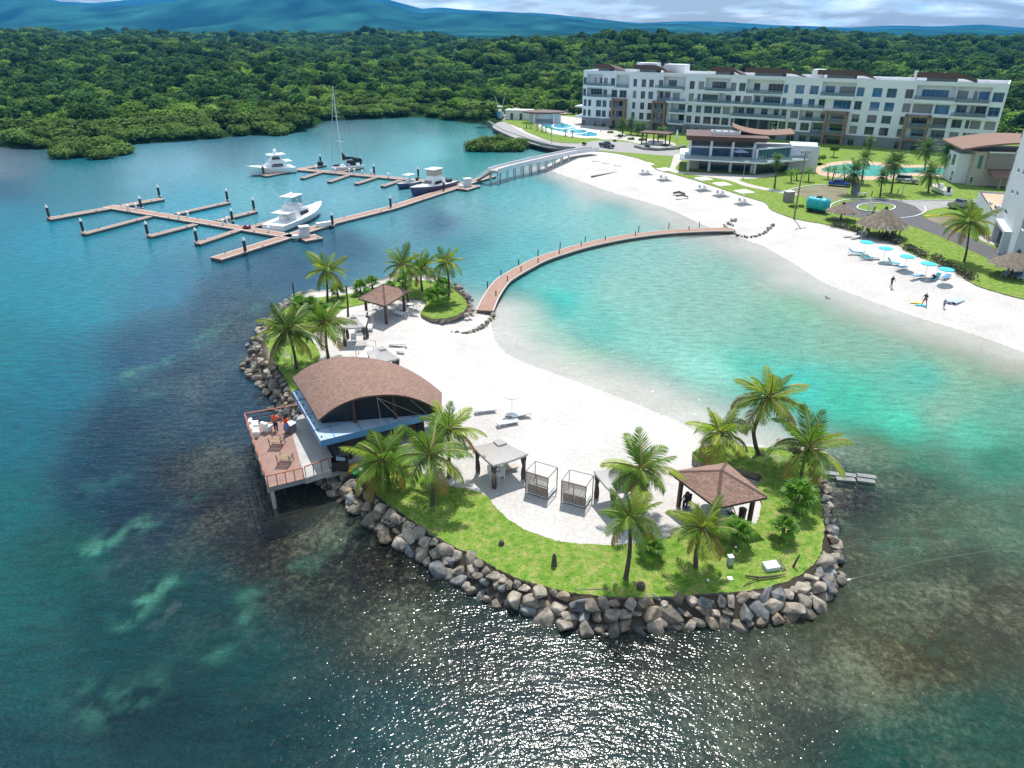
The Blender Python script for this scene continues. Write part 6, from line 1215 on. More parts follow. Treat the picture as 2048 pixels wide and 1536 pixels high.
portal(S(1,605,640), S(1,825,640), .9, 11.05, (4.3, 7.6)); portal(S(1,1245,690), S(1,1460,690), .9, 10.95, (4.3, 7.6)); portal(S(3,110,800), S(3,500,800), .9, 10.7, (4.3, 7.6)); portal(S(3,1470,850), S(4,330,790), .9, 10.85, (4.3, 7.6))
# brown winged roofs and grey plant rooms
def wing(a, b, z0=18.6, z1=21.3, y0=.4, y1=9.0):
    w = b - a; MB().box(((a + b) / 2 + w * .03, y0 + 2.2, 19.4), (w * .62, 4.0, 1.9)).build('plant_room', 'wall_grey', apt)
    n = 10; vs = []
    for i in range(n + 1):
        f = i / n; z = z1 - (2.2 * (f - .6) ** 2 * (f > .6) * 4); xl = a + w * f * 1.25
        for y, dz, th in ((y0 - .6, .35, 1.35 - .8 * max(0, f - .6) / .4), (y1, -.9, .4)): vs += [(xl if f > 0 else a, y, z + dz - th), (xl if f > 0 else a, y, z + dz)]
    m_ = MB(); m_.add(vs, [(i*4+1, (i+1)*4+1, (i+1)*4+3, i*4+3) for i in range(n)] + [(i*4+2, (i+1)*4+2, (i+1)*4, i*4) for i in range(n)] + [(i*4, (i+1)*4, (i+1)*4+1, i*4+1) for i in range(n)] + [(i*4+3, (i+1)*4+3, (i+1)*4+2, i*4+2) for i in range(n)] + [(0, 1, 3, 2), (n*4+2, n*4+3, n*4+1, n*4)]); m_.build('roof_wing', 'canopy_brown', apt)
for c, x0, y0, c1_, x1, y1_ in ((1,300,130,1,570,115),(1,920,125,1,1340,130),(2,240,70,2,610,70),(2,790,85,2,1500,90),(3,-40,85,3,720,90),(4,110,85,4,860,95)):
    a, b = S(c, x0, y0 + 60), S(c1_, x1, y1_ + 60); wing(a, b)
for a, b, y, z in ((S(1,815,150), S(1,1120,150), 10, 21.9), (S(1,1220,150), S(1,1560,150), 12, 21.6), (S(2,1770,120), S(2,1950,120), 9, 21.3)): MB().box(((a + b) / 2, y, z / 2 + 9.3), (b - a, 4.5, z - 18.6)).build('stair_tower', 'wall_white', apt)
for k in range(14): MB().box((4 + k * 8.8 + rnd.uniform(-1.5, 1.5), 11 + rnd.uniform(-2, 2), 19.1), (1.3, 1.0, 1.0)).build('air_unit', 'bluegrey', apt)
MB().box((S(4,75,130), 3.5, 20.2), (.9, .6, 3.2)).build('chimney_fin', 'wall_white', apt)
# side balconies at the far left end
for z in (4.3, 7.6): MB().box((-1.6, 3.2, z), (3.4, 5.0, .5)).build('balcony_slab', 'wall_white', apt)

# ------------------------------------------------------------------ clubhouse
G0, G1 = P3(1375, 341, GM), P3(1530, 347, GM); gd = (G1 - G0).normalized(); ch = thing('clubhouse', 'two storey white and glass clubhouse with a dark brown roof on the beach', 'building', G0, math.atan2(gd.y, gd.x)); GL = (G1 - G0).length
zS, zR = 3.1, 7.1
MB().prism([(-2.2, -2.4), (16.6, -4.6), (27.5, 3.6), (27.5, 14), (-2.2, 14)], zS - .3, zS).build('terrace_slab', 'wall_white', ch)
for a, b in (((-2.1, -2.3), (16.6, -4.5)), ((16.6, -4.5), (27.3, 3.6)), ((-2.1, -2.3), (-2.1, 6))): MB().bar((*a, zS + .5), (*b, zS + .5), .03, 1.0).build('terrace_railing', 'rail_glass', ch)
for i, x in enumerate((0, 4.9, 9.8, 14.7)):
    MB().box((x, .0, zR / 2), (.55, .55, zR)).build('column', 'wall_white', ch)
for x0, x1 in ((0, 4.9), (4.9, 9.8), (9.8, 14.7)):
    w = x1 - x0 - .9; c = (x0 + x1) / 2
    for z, h in ((1.45, 2.8), (zS + 1.25, 2.3)):
        if x0 == 0 and z < 2: w2, c2 = w * .45, c + w * .28
        else: w2, c2 = w, c
        f = MB()
        for k in range(5): f.box((c2 - w2/2 + w2 * k / 4, 2.6, z), (.1, .1, h))
        f.box((c2, 2.6, z + h/2), (w2, .1, .1)); wn = f.build('window', 'frame_dark', ch); MB().box((c2, 2.65, z), (w2, .04, h)).build('pane', 'glass_blue' if z > 2 else 'glass', wn)
MB().prism([(-.2, 2.8), (15.2, 2.8), (15.2, 12), (-.2, 12)], 0, zS - .31).build('ground_floor_wall', 'beige', ch); MB().prism([(-.2, 2.8), (15.2, 2.8), (15.2, 12), (-.2, 12)], zS + .01, 5.9).build('upper_wall', 'wall_white', ch)
MB().box((7.3, .0, 5.55), (15.2, .35, .22)).build('lintel', 'wall_white', ch); MB().box((7.3, 2.5, 6.3), (15.0, .2, 1.3)).build('dark_panel', 'frame_dark', ch)
# angled right wing
for z, h, pn_ in ((1.4, 2.8, 'glass'), (zS + 1.2, 2.4, 'glass_teal')):
    a, b = Vector((15.6, -.6)), Vector((23.5, 5.6)); d = (b - a); wn = MB()
    for k in range(11): p = a + d * k / 10; wn.box((p.x, p.y, z), (.13, .13, h), math.atan2(d.y, d.x))
    w_ = wn.build('window', 'frame_dark', ch); p0, p1 = a + Vector((.06, .1)), b + Vector((.06, .1)); MB().bar((p0.x, p0.y, z), (p1.x, p1.y, z), .05, h).build('pane', pn_, w_)
MB().bar((15.4, -.9, 5.55), (23.9, 5.6, 5.55), .5, .3).build('lintel', 'wall_white', ch)
for p in ((15.3, -.8), (24.0, 5.7)): MB().box((*p, 2.8), (.5, .5, 5.6)).build('column', 'wall_white', ch)
MB().prism([(15.4, .4), (23.6, 6.6), (23.6, 12), (15.4, 12)], 0.01, 5.4).build('wing_core', 'wall_white', ch)
MB().box((26.6, 5.2, 2.9), (6.4, .4, 5.8), R(-8)).build('blank_wall', 'bluegrey', ch); MB().box((26.6, 9.0, 2.85), (6.3, 7.2, 5.7), R(-8)).build('end_block', 'wall_white', ch)
rfm = MB(); rfm.add([(-.9, -1.2, zR), (17.0, -1.2, zR - .1), (17.0, 11, zR + .3), (-.9, 11, zR + .3), (-1.2, -1.9, zR + 1.15), (17.6, -1.9, zR + .95), (17.3, 11, zR + 1.0), (-1.2, 11, zR + 1.0)], [(0,3,2,1),(4,5,6,7),(0,1,5,4),(1,2,6,5),(2,3,7,6),(3,0,4,7)]); rfm.build('roof', 'canopy_brown', ch)
n = 8; vs = []
for i in range(n + 1): x = 9.5 + 14 * i / n; z = zR + 2.7 - 1.5 * math.sin(math.pi * (i / n) ** .8 * .75) ; vs += [(x, 3, z), (x, 12, z + .1), (x, 3, z - .25), (x, 12, z - .15)]
MB().add(vs, [(i*4, (i+1)*4, (i+1)*4+1, i*4+1) for i in range(n)] + [(i*4+2, i*4+3, (i+1)*4+3, (i+1)*4+2) for i in range(n)] + [(i*4+2, (i+1)*4+2, (i+1)*4, i*4) for i in range(n)]).build('curved_roof', 'roof_brown', ch)
pb_ = MB(); [pb_.box(c, d) for c, d in (((7.9, 1.0, zR + 1.5), (6.6, .15, .8)), ((7.9, 4.5, zR + 1.5), (6.6, .15, .8)), ((4.7, 2.75, zR + 1.5), (.15, 3.3, .8)), ((11.1, 2.75, zR + 1.5), (.15, 3.3, .8)))]; pb_.build('rooftop_screen', 'white', ch)
for x in (6.2, 7.8, 9.4): MB().box((x, 2.8, zR + 1.4), (1.1, 1.1, .8)).build('air_unit', 'bluegrey', ch)
q = ch.matrix_basis @ Vector((11.5, -1.2, zS)); q = Matrix.Translation(G0) @ Matrix.Rotation(math.atan2(gd.y, gd.x), 4, 'Z') @ Vector((11.6, -1.6, zS))
t = thing('sunshade', 'pale blue square sunshade on the upper terrace of the clubhouse', 'sunshade', q); MB().tube([(0,0,0),(0,0,2.0)], .04, 6).build('pole', 'grey_metal', t); MB().add([(0,0,2.4),(-1.5,-1.5,1.85),(1.5,-1.5,1.85),(1.5,1.5,1.85),(-1.5,1.5,1.85)], [(0,1,2),(0,2,3),(0,3,4),(0,4,1)]).build('shade', 'canopy_top', t)
# ------------------------------------------------------------------ tower block at the right edge
T0, T1 = P3(1951, 407, GM), P3(1989, 474, GM); td = (T1 - T0).normalized(); tl = (T1 - T0).length
cd = thing('condo_tower', 'white condominium block with a dark garage opening at the right edge', 'building', T0, math.atan2(td.y, td.x))
def face_sz(u, v):       # along the wall, height
    d = ray(u, v); n = Vector((-td.y, td.x)); k = n.dot(v2(T0)) / n.dot(v2(d)); p = d * k; return (v2(p) - v2(T0)).dot(v2(td)), CAM_H + p.z - GM
holes = []
def hole(u0, v0, u1, v1, nm_, m_):
    s0, z0 = face_sz((u0 + u1) / 2, v1); _, z1 = face_sz((u0 + u1) / 2, v0); w = abs(face_sz(u1, (v0+v1)/2)[0] - face_sz(u0, (v0+v1)/2)[0]); holes.append((s0 - w/2, s0 + w/2, z0, z1, nm_, m_))
cx6 = lambda x, y: (1900 + x / 6.142, 250 + y / 6.142)
sT = face_sz(*cx6(655, 900))[0]; zA = face_sz(1956, 378)[1]; s_end = tl + 16
SEG = [(0, sT, zA), (sT, s_end, 22.0)]
for nm_, (x0, y0, x1, y1), m_ in (('window', (535,960,565,1040), 'glass'), ('window', (652,1015,700,1095), 'glass'), ('window', (740,770,772,850), 'glass_teal'), ('window', (800,790,832,870), 'glass'), ('window', (815,510,847,590), 'glass_teal'), ('window', (880,535,909,615), 'glass_teal'), ('window', (835,1105,909,1280), 'glass_teal'), ('vent', (475,930,500,970), 'frame_dark'), ('vent', (592,985,615,1020), 'frame_dark')):
    a, b = cx6(x0, y0), cx6(x1, y1); hole(*a, *b, nm_, m_)
wl = MB()
for s0, s1, h in SEG:
    hs_ = sorted([h_ for h_ in holes if s0 + .1 < (h_[0] + h_[1]) / 2 < s1 - .1], key=lambda h_: h_[0]); xs = sorted(set([s0, s1] + [max(s0, min(s1, q_)) for h_ in hs_ for q_ in h_[:2]]))
    for a, b in zip(xs[:-1], xs[1:]):
        zs_ = sorted([(h_[2], h_[3]) for h_ in hs_ if h_[0] < (a + b) / 2 < h_[1]]); z = -.3
        for q0, q1 in zs_:
            if q0 > z: wl.add([(a, 0, z), (b, 0, z), (b, 0, q0), (a, 0, q0)], [(3,2,1,0)])
            z = max(z, q1)
        if z < h: wl.add([(a, 0, z), (b, 0, z), (b, 0, h), (a, 0, h)], [(3,2,1,0)])
D_ = 14
wl.add([(0, 0, -.3), (0, D_, -.3), (0, D_, zA), (0, 0, zA), (sT, 0, zA), (sT, D_, zA), (sT, D_, 22), (sT, 0, 22), (s_end, 0, 22), (s_end, D_, 22), (s_end, 0, -.3), (s_end, D_, -.3)], [(0,3,2,1),(4,7,6,5),(7,8,9,6),(8,10,11,9)])
wl.build('wall', 'bluegrey', cd)
MB().box((sT/2, D_/2 + .3, zA - .4), (sT - .6, D_ - .4, .2)).build('annex_roof', 'sand_paving', cd)
for a, b, z0, z1, nm_, m_ in holes:
    mb = MB(); W, Hh = b - a, z1 - z0
    for c, d in (((a + .04, .12, (z0+z1)/2), (.08, .24, Hh)), ((b - .04, .12, (z0+z1)/2), (.08, .24, Hh)), (((a+b)/2, .12, z0 + .04), (W, .24, .08)), (((a+b)/2, .12, z1 - .04), (W, .24, .08)), (((a+b)/2, .14, (z0+z1)/2), (.05, .1, Hh))): mb.box(c, d)
    w_ = mb.build(nm_, 'bluegrey', cd); MB().box(((a+b)/2, .2, (z0+z1)/2), (W, .04, Hh)).build('pane', m_, w_)
ga, gb = face_sz(*cx6(575, 1390))[0], face_sz(*cx6(740, 1410))[0]
gz_ = MB(); gz_.box(((ga+gb)/2, -.02, 1.55), (abs(gb-ga) * .8, .06, 3.0)); gz_.build('garage_shade_panel', 'black', cd)  # solid black slab on the wall paints the shade inside the garage
gf = MB(); w_ = abs(gb-ga) * .8
for c, d in ((((ga+gb)/2 - w_/2 - .3, -.5, 1.75), (.6, 1.0, 3.5)), (((ga+gb)/2 + w_/2 + .3, -.5, 1.75), (.6, 1.0, 3.5)), (((ga+gb)/2, -.5, 3.3), (w_, 1.0, .4))): gf.box(c, d)
gf.build('garage_surround', 'bluegrey', cd)
for x, y in ((865, 95), (795, 350), (725, 615), (700, 740)):
    s_, z_ = face_sz(*cx6(x, y)); MB().box((sT - .5, .8, z_), (1.0, 1.6, 1.3)).build('balcony', 'taupe', cd)
rl = MB(); rl.bar((sT - 3, .2, zA + .9), (sT - .2, .2, zA + .9), .08); rl.bar((sT - 3, .2, zA), (sT - 3, .2, zA + .9), .08); rl.build('roof_railing', 'grey_metal', cd)
# ------------------------------------------------------------------ house with the curved roof
H0 = P3(1936, 370, GM); hs_d = Vector((math.cos(R(-10)), math.sin(R(-10)), 0)); hh_ = thing('curved_roof_house', 'two storey cream villa with a curved brown roof beside the pool', 'house', H0, R(-12))
MB().prism([(-.2, 0), (14, 0), (14, 11), (-.2, 11)], -.2, 7.0).build('wall', 'beige', hh_); MB().prism([(-2.6, 2.0), (-.19, 1.6), (-.19, 9), (-2.6, 9)], -.2, 6.2).build('side_wing', 'wall_white', hh_)
MB().box((7.6, -.25, 5.2), (10.5, .4, 3.2)).build('panel', 'taupe', hh_); MB().box((7.6, -.4, 7.0), (10.8, .6, .3)).build('ledge', 'wall_white', hh_)
n = 12; vs = []
for i in range(n + 1):
    x = -3.6 + 19 * i / n; f = i / n; z = 7.0 + 2.6 * math.sin(math.pi * (.12 + .55 * f))
    for y, dz in ((-1.6, -.3), (12, 0)): vs += [(x, y, z + dz), (x, y, z + dz - .35)]
MB().add(vs, [(i*4, (i+1)*4, (i+1)*4+2, i*4+2) for i in range(n)] + [(i*4+1, i*4+3, (i+1)*4+3, (i+1)*4+1) for i in range(n)] + [(i*4, i*4+1, (i+1)*4+1, (i+1)*4) for i in range(n)] + [(0, 2, 3, 1)]).build('curved_roof', 'roof_brown', hh_)
for c, d in (((1.1, -.05, 4.9), (.8, .12, 2.8)), ((10.2, -.5, 5.1), (1.3, .12, 2.3)), ((.3, -.05, 1.2), (.5, .12, 1.2))):
    w_ = MB().box(c, (d[0] + .15, .10, d[2] + .15)).build('window', 'wall_white', hh_); MB().box((c[0], c[1] - .06, c[2]), d).build('pane', 'glass_teal', w_)
for c, d in (((-2.66, 4.2, 4.6), (.12, 1.6, 2.2)), ((-2.66, 3.0, 1.4), (.12, .9, 2.0)), ((-2.66, 6.8, 5.0), (.12, .6, .7))):
    w_ = MB().box(c, (.10, d[1] + .15, d[2] + .15)).build('window', 'wall_white', hh_); MB().box((c[0] - .05, c[1], c[2]), d).build('pane', 'glass_teal', w_)
MB().add([(3, -4.5, 2.5), (13, -4.5, 2.5), (13, -.1, 3.5), (3, -.1, 3.5), (3, -4.5, 2.25), (13, -4.5, 2.25), (13, -.1, 3.25), (3, -.1, 3.25)], [(0,1,2,3),(7,6,5,4),(0,4,5,1),(0,3,7,4)]).build('porch_roof', 'roof_brown', hh_)
for x in (4.4, 12): MB().box((x, -4.2, 1.15), (.35, .35, 2.4)).build('porch_post', 'taupe', hh_)
# pool bar, low white wall and side shelter
t = thing('pool_bar', 'round brown roofed pool bar at the head of the blue pool', 'pool bar', P3(1090, 245, GM), R(-8)); MB().lathe([(4.6, 0), (4.6, 3.4)], 20, sx=1.25, sy=.8).build('wall', 'bluegrey', t); MB().lathe([(5.6, 3.4), (5.9, 3.6), (5.7, 3.9), (.1, 4.5)], 24, (-.5, 0, 0), sx=1.35, sy=.85).build('roof', 'canopy_brown', t)
for x in (-3.5, 3.5): MB().box((x, -4.2, 1.7), (.4, .4, 3.4)).build('column', 'white', t)
MB().box((.5, -3.7, 1.0), (6.5, .4, 1.1)).build('counter', 'wall_grey', t)
t = thing('service_building', 'low flat white service building left of the pool bar', 'building', P3(1036, 240, GM), R(-12)); MB().box((0, 3, 1.6), (10, 5, 3.2)).build('wall', 'white', t); MB().box((0, 3, 3.3), (10.4, 5.4, .2)).build('roof', 'bluegrey', t)
for x in (-2.5, 1.0): MB().box((x, .45, 1.2), (1.0, .1, 2.2)).build('door', 'glass', t)
t = thing('shade_pavilion', 'flat brown roofed timber pavilion between pool and clubhouse', 'pavilion', P3(1311, 288, GM), R(-30)); MB().box((0, 0, 3.2), (9, 5.5, .35)).build('roof', 'canopy_brown', t)
for x in (-3.6, 0, 3.6):
    for y in (-2, 2): MB().box((x, y, 1.55), (.3, .3, 3.1)).build('post', 'post_dark', t)
MB().box((0, 0, .4), (4, 2.5, .8)).build('bar_counter', 'white', t)
t = thing('wall_planter', 'curved low grey planter wall with shrubs below the timber pavilion', 'planter')
MB().tube([P3(u, v, GM + .35) for u, v in ((1270,292),(1290,297),(1315,299),(1345,297),(1370,292))], .45, 6).build('wall', 'concrete_dark', t)

# ------------------------------------------------------------------ thatched shelters
def palapa(base, r, eave, h, label, group='round thatched shelters by the beach', npost=8, single=False, seed=0):
    rr = random.Random(seed); t = thing('thatched_shelter', label, 'thatched shelter', P3(*base, GM), 0, group)
    MB().lathe([(r * .98, eave), (r * .55, eave + h * .48), (.22, eave + h), (0, eave + h)], 20).build('roof_core', 'thatch', t)
    th = MB()
    for row in range(9):
        f = row / 9; rad0 = r * (1.06 - f * 1.0); z0 = eave - .18 + h * f
        n_ = max(10, int(46 * (1 - f * .8)))
        for k in range(n_):
            a = 2 * math.pi * (k + rr.random()) / n_; l = .62 + .2 * rr.random(); w = 2 * math.pi * rad0 / n_ * .7 + .04
            c, s = math.cos(a), math.sin(a); ro, ri_ = rad0 + rr.uniform(-.06, .12), max(.05, rad0 - r * .2); zo, zi = z0 + rr.uniform(-.1, .06), z0 + h * .2 + .05
            th.add([(ro*c - w*s*.4, ro*s + w*c*.4, zo), (ro*c + w*s*.4, ro*s - w*c*.4, zo), (ri_*c + w*s*.5, ri_*s - w*c*.5, zi), (ri_*c - w*s*.5, ri_*s + w*c*.5, zi)], [(0,1,2,3)], rr.choice((0, 0, 1)))
    th.build('thatch', ['thatch', 'thatch2'], t, kind='stuff')
    MB().lathe([(.28, eave + h - .1), (.3, eave + h + .1), (.12, eave + h + .35)], 8).build('finial', 'black', t)
    for k in range(npost):
        a = 2 * math.pi * (k + .5) / npost; rp = 0 if single else r * .74; MB().tube([(rp * math.cos(a), rp * math.sin(a), -.1), (rp * math.cos(a), rp * math.sin(a), eave + .3)], .16 if single else .1, 7).build('post', 'post_dark', t)
    return t
palapa((1760, 472), 3.75, 2.0, 2.5, 'largest thatched shelter, with people in its shade at the beach edge', seed=1)
palapa((1681, 440), 2.7, 1.7, 1.15, 'flatter ragged thatched shelter beside the turquoise tank', npost=1, single=True, seed=2)
palapa((2022, 552), 3.1, 1.8, 1.6, 'thatched shelter at the right edge with blue loungers beneath', npost=1, single=True, seed=3)

# ------------------------------------------------------------------ tank, kiosk, poles, signs
a, b = P3(1617, 421, GM), P3(1650, 427, GM); dd = (b - a).normalized()
t = thing('water_tank', 'turquoise plastic water tank on a small wheeled frame on the lawn', 'water tank', (a + b) / 2, math.atan2(dd.y, dd.x))
n = 18; vs = []; prof = [(-2.0, .55), (-1.85, 1.0), (-1.5, 1.15), (-1.05, 1.15), (-1.0, 1.08), (-.9, 1.15), (-.3, 1.15), (-.25, 1.08), (-.15, 1.15), (.45, 1.15), (.5, 1.08), (.6, 1.15), (1.4, 1.15), (1.85, 1.0), (2.0, .55)]
for x, r_ in prof:
    for k in range(n):
        a_ = 2*math.pi*k/n; cx_, cz_ = math.cos(a_), math.sin(a_); vs.append((x, r_ * 1.0 * math.copysign(abs(cx_) ** .7, cx_), 1.55 + r_ * math.copysign(abs(cz_) ** .7, cz_)))
MB().add(vs, [(i*n+k, i*n+(k+1) % n, (i+1)*n+(k+1) % n, (i+1)*n+k) for i in range(len(prof)-1) for k in range(n)] + [tuple(range(n-1,-1,-1)), tuple(range((len(prof)-1)*n, len(prof)*n))]).build('tank_body', 'turq', t, smooth=True)
MB().lathe([(.5, 2.68), (.5, 2.85), (.42, 2.95), (0, 2.97)], 14).build('lid', 'black', t); MB().box((0, 0, .42), (3.9, 1.3, .16)).build('frame', 'black', t)
for x in (-1.2, -.4, .9):
    for y in (-.8, .8): MB().tube([(x, y - .12, .33), (x, y + .12, .33)], .33, 12).build('wheel', 'tyre', t)
t = thing('service_box', 'tan concrete service box with a pale lid behind a round bush', 'utility box', P3(1576, 403, GM), R(20)); MB().box((0, 0, .95), (1.6, 1.4, 1.9)).build('body', 'taupe', t); MB().box((0, 0, 1.97), (1.75, 1.55, .14)).build('lid', 'bluegrey', t)
t = thing('floodlight_pole', 'tall grey floodlight pole on the beach edge left of the tank', 'light pole', P3(1588, 437, GM)); MB().tube([(0, 0, -.2), (.02, 0, 11.8)], [.15, .09], 8).build('mast', 'wood_grey', t); MB().bar((-.8, 0, 11.3), (.8, 0, 11.3), .1).build('crossarm', 'wood_grey', t)
for x in (-.7, 0, .7): MB().box((x, -.2, 11.55), (.45, .3, .35)).build('floodlight', 'grey_metal', t)
def street_lamp(base, h, label, arm=.7):
    t = thing('street_lamp', label, 'street lamp', P3(*base, GM), 0, 'slim grey street lamps'); MB().tube([(0, 0, -.1), (0, 0, h)], [.08, .05], 7).build('post', 'grey_metal', t); MB().box((arm / 2, 0, h + .04), (arm + .3, .26, .1)).build('lamp_head', 'white_plastic', t); MB().box((0, 0, .06), (.45, .45, .12)).build('footing', 'concrete', t)
street_lamp((1801, 402), 4.2, 'street lamp at the kerb near the parked grey off-road car', .8); street_lamp((1486, 357), 3.7, 'street lamp on the lawn in front of the clubhouse'); street_lamp((1201, 262), 4.2, 'street lamp between the blue pool and apartment building'); street_lamp((1103, 292), 3.2, 'street lamp on the grass strip by the lower resort road')
t = thing('notice_board', 'dark grey upright notice board beside the date palm near the parking ground', 'notice board', P3(1710, 390, GM), R(-10)); MB().box((0, 0, 1.15), (1.5, .2, 2.3)).build('panel', 'wall_grey', t); MB().box((0, 0, .05), (1.9, .6, .12)).build('plinth', 'concrete', t)
t = thing('picnic_bench', 'small white bench table on the lawn by the notice board', 'bench', P3(1723, 393, GM), R(5)); MB().box((0, 0, .7), (1.9, .7, .08)).build('tabletop', 'white_plastic', t)
for x in (-.7, .7): MB().box((x, 0, .35), (.1, .6, .7)).build('leg', 'white_plastic', t)
for u, v, lb in ((1743, 392, 'short bollard light left of the lamp post on the pool lawn'), (1795, 388, 'short bollard light behind the lamp post on the pool lawn')):
    t = thing('bollard_light', lb, 'bollard', P3(u, v, GM)); MB().tube([(0, 0, 0), (0, 0, .9)], .09, 7).build('post', 'wood_grey', t); MB().lathe([(.13, .9), (.13, 1.05), (.03, 1.1)], 8).build('cap', 'grey_metal', t)
t = thing('folded_sunshade', 'folded white sunshade standing on the roundabout island', 'sunshade', P3(1735, 430, GM)); MB().tube([(0, 0, 0), (0, 0, 2.9)], .05, 6).build('pole', 'white_plastic', t); MB().lathe([(.28, .9), (.24, 1.6), (.12, 2.6), (.03, 2.9)], 9).build('shade', 'fabric_white', t)
t = thing('folded_sunshade', 'folded white sunshade on the terrace right of the timber pavilion', 'sunshade', P3(1353, 281, GM)); MB().tube([(0, 0, 0), (0, 0, 3.2)], .06, 6).build('pole', 'white_plastic', t); MB().lathe([(.4, .6), (.36, 1.8), (.2, 2.8), (.04, 3.2)], 9).build('shade', 'fabric_white', t)
t = thing('slanted_beam', 'white beam leaning beside the folded sunshade on the roundabout island', 'beam'); MB().bar(P3(1752, 413, GM + .1), P3(1744, 411, GM + 1.7), .28).build('beam', 'white', t)

# ------------------------------------------------------------------ cars
def car(base0, base1, label, paint, kind='sedan', z=GM + .03):
    a, b = P3(*base0, z), P3(*base1, z); L_ = {'sedan': 4.4, 'suv': 4.6, 'pickup': 5.3}[kind]; W = 1.85; c = (a + b) / 2; d = b - a
    t = thing('parked_car', label, 'car', c, math.atan2(d.y, d.x), 'cars parked around the resort'); h = L_ / 2
    def loft(prof, w, nm_, m_, tum=1.0, zt=None):   # prof: (x, z) outline, extruded across with tumblehome
        n = len(prof); zs_ = [p[1] for p in prof]; lo_, hi_ = min(zs_), max(zs_); k = lambda z: w / 2 * (1 - (1 - tum) * (z - lo_) / (hi_ - lo_))
        return MB().add([(x, -k(z), z) for x, z in prof] + [(x, k(z), z) for x, z in prof], [tuple(range(n)), tuple(range(2*n-1, n-1, -1))] + [(i, n+i, n+(i+1) % n, (i+1) % n) for i in range(n)]).build(nm_, m_, t)
    hb = .78 if kind == 'sedan' else .95
    if kind == 'pickup':
        body = loft([(-h, .4), (h, .4), (h + .02, .75), (h - .15, hb), (.75, hb + .12), (-h, hb + .12)], W, 'body', paint, .95); cab = [(-.75, hb + .1), (.95, hb + .1), (.25, 1.62), (-.6, 1.65)]; win = [(-.62, hb + .17), (.78, hb + .17), (.2, 1.54), (-.5, 1.57)]
        MB().box((-h * .64, 0, hb + .10), (1.7, 1.5, .08)).build('load_bed', 'black', t)
    elif kind == 'suv':
        body = loft([(-h, .4), (h, .4), (h, .8), (h - .1, hb + .05), (.9, hb + .14), (-h, hb + .14)], W, 'body', paint, .96); cab = [(-h + .08, hb + .1), (1.0, hb + .1), (.5, 1.72), (-h + .25, 1.75)]; win = [(-h + .3, hb + .2), (.8, hb + .2), (.42, 1.62), (-h + .4, 1.63)]
    else:
        body = loft([(-h, .35), (h, .35), (h + .02, .6), (h - .2, .74), (.75, .88), (-1.3, .92), (-h, .82)], W, 'body', paint, .93); cab = [(-1.55, .88), (.95, .86), (.25, 1.38), (-.95, 1.4)]; win = [(-1.25, .93), (.68, .92), (.2, 1.31), (-.85, 1.32)]
    loft(cab, W * .92, 'cabin', paint, .82)
    zlo, zhi = cab[0][1], max(p[1] for p in cab)
    kk = lambda z: W * .92 / 2 * (1 - .18 * (z - zlo) / (zhi - zlo)) + .012
    for sg in (-1, 1): MB().add([(x, sg * kk(z), z) for x, z in win], [(0, 1, 2, 3)]).build('side_window', 'boat_glass', t)
    for i0, i1, nm_ in ((1, 2, 'windscreen'), (0, 3, 'rear_window')):
        (x0, z0), (x1, z1) = cab[i0], cab[i1]; o_ = .02 if i0 == 1 else -.02; pa, pb_ = Vector((x0, 0, z0)).lerp(Vector((x1, 0, z1)), .12), Vector((x0, 0, z0)).lerp(Vector((x1, 0, z1)), .9)
        MB().add([(pa.x + o_, -kk(pa.z) * .88, pa.z + .01), (pa.x + o_, kk(pa.z) * .88, pa.z + .01), (pb_.x + o_, kk(pb_.z) * .88, pb_.z + .01), (pb_.x + o_, -kk(pb_.z) * .88, pb_.z + .01)], [(0,1,2,3)]).build(nm_, 'boat_glass', t)
    for x in (-h * .62, h * .62):
        for y in (-W/2 + .08, W/2 - .08):
            w_ = MB().tube([(x, y - .11, .34), (x, y + .11, .34)], .34, 14).build('wheel', 'tyre', t); MB().tube([(x, y - .12, .34), (x, y + .12, .34)], .19, 10).build('rim', 'grey_metal', w_)
    for y in (-W * .36, W * .36):
        MB().box((h + .0, y, .64 if kind == 'sedan' else .74), (.06, .32, .12)).build('headlight', 'white_plastic', t); MB().box((-h - .0, y, .74), (.06, .28, .12)).build('tail_light', 'red', t)
    return t
car((1666, 371), (1690, 373), 'blue saloon car parked on the lawn before the date palms', 'car_blue'); car((1688, 368), (1712, 371), 'dark red car parked half behind the blue one', 'red')
car((1802, 365), (1824, 367), 'grey off-road car parked under the tall date palm', 'grey_metal', 'suv'); car((1902, 418), (1936, 412), 'silver pickup parked on the road beside the white condominium block', 'car_silver', 'pickup'); car((1199, 292), (1228, 298), 'dark grey pickup on the resort road by the footbridge', 'car_dark', 'pickup')
t = thing('trailer_boat', 'small white open boat on a trailer on the pool lawn', 'boat', P3(1878, 385, GM), ang(P(1896, 388, GM), P(1862, 376, GM))); s = hull_part(t, 6.0, 2.2, 1.0, 'hull_white', 'beige', sheer=.3); MB().box((-2.9, 0, 1.2), (.5, .5, 1.1)).build('outboard_motor', 'black', t); MB().box((0, 0, 1.4), (.8, .9, .8)).build('console', 'hull_white', t); MB().box((0, 0, .2), (4.5, .9, .12)).build('trailer', 'grey_metal', t)
t = thing('dry_stored_boat', 'pale blue boat with outriggers stored ashore at the end of the road', 'boat', P3(1000, 236, GM), R(-92)); s = hull_part(t, 8.5, 2.8, 1.9, 'hull_teal', sheer=.5); MB().box((-.5, 0, 2.6), (1.3, 1.2, 1.2)).build('console', 'hull_white', t); MB().box((-.5, 0, 4.2), (2.4, 1.9, .12)).build('t_top', 'hull_white', t)
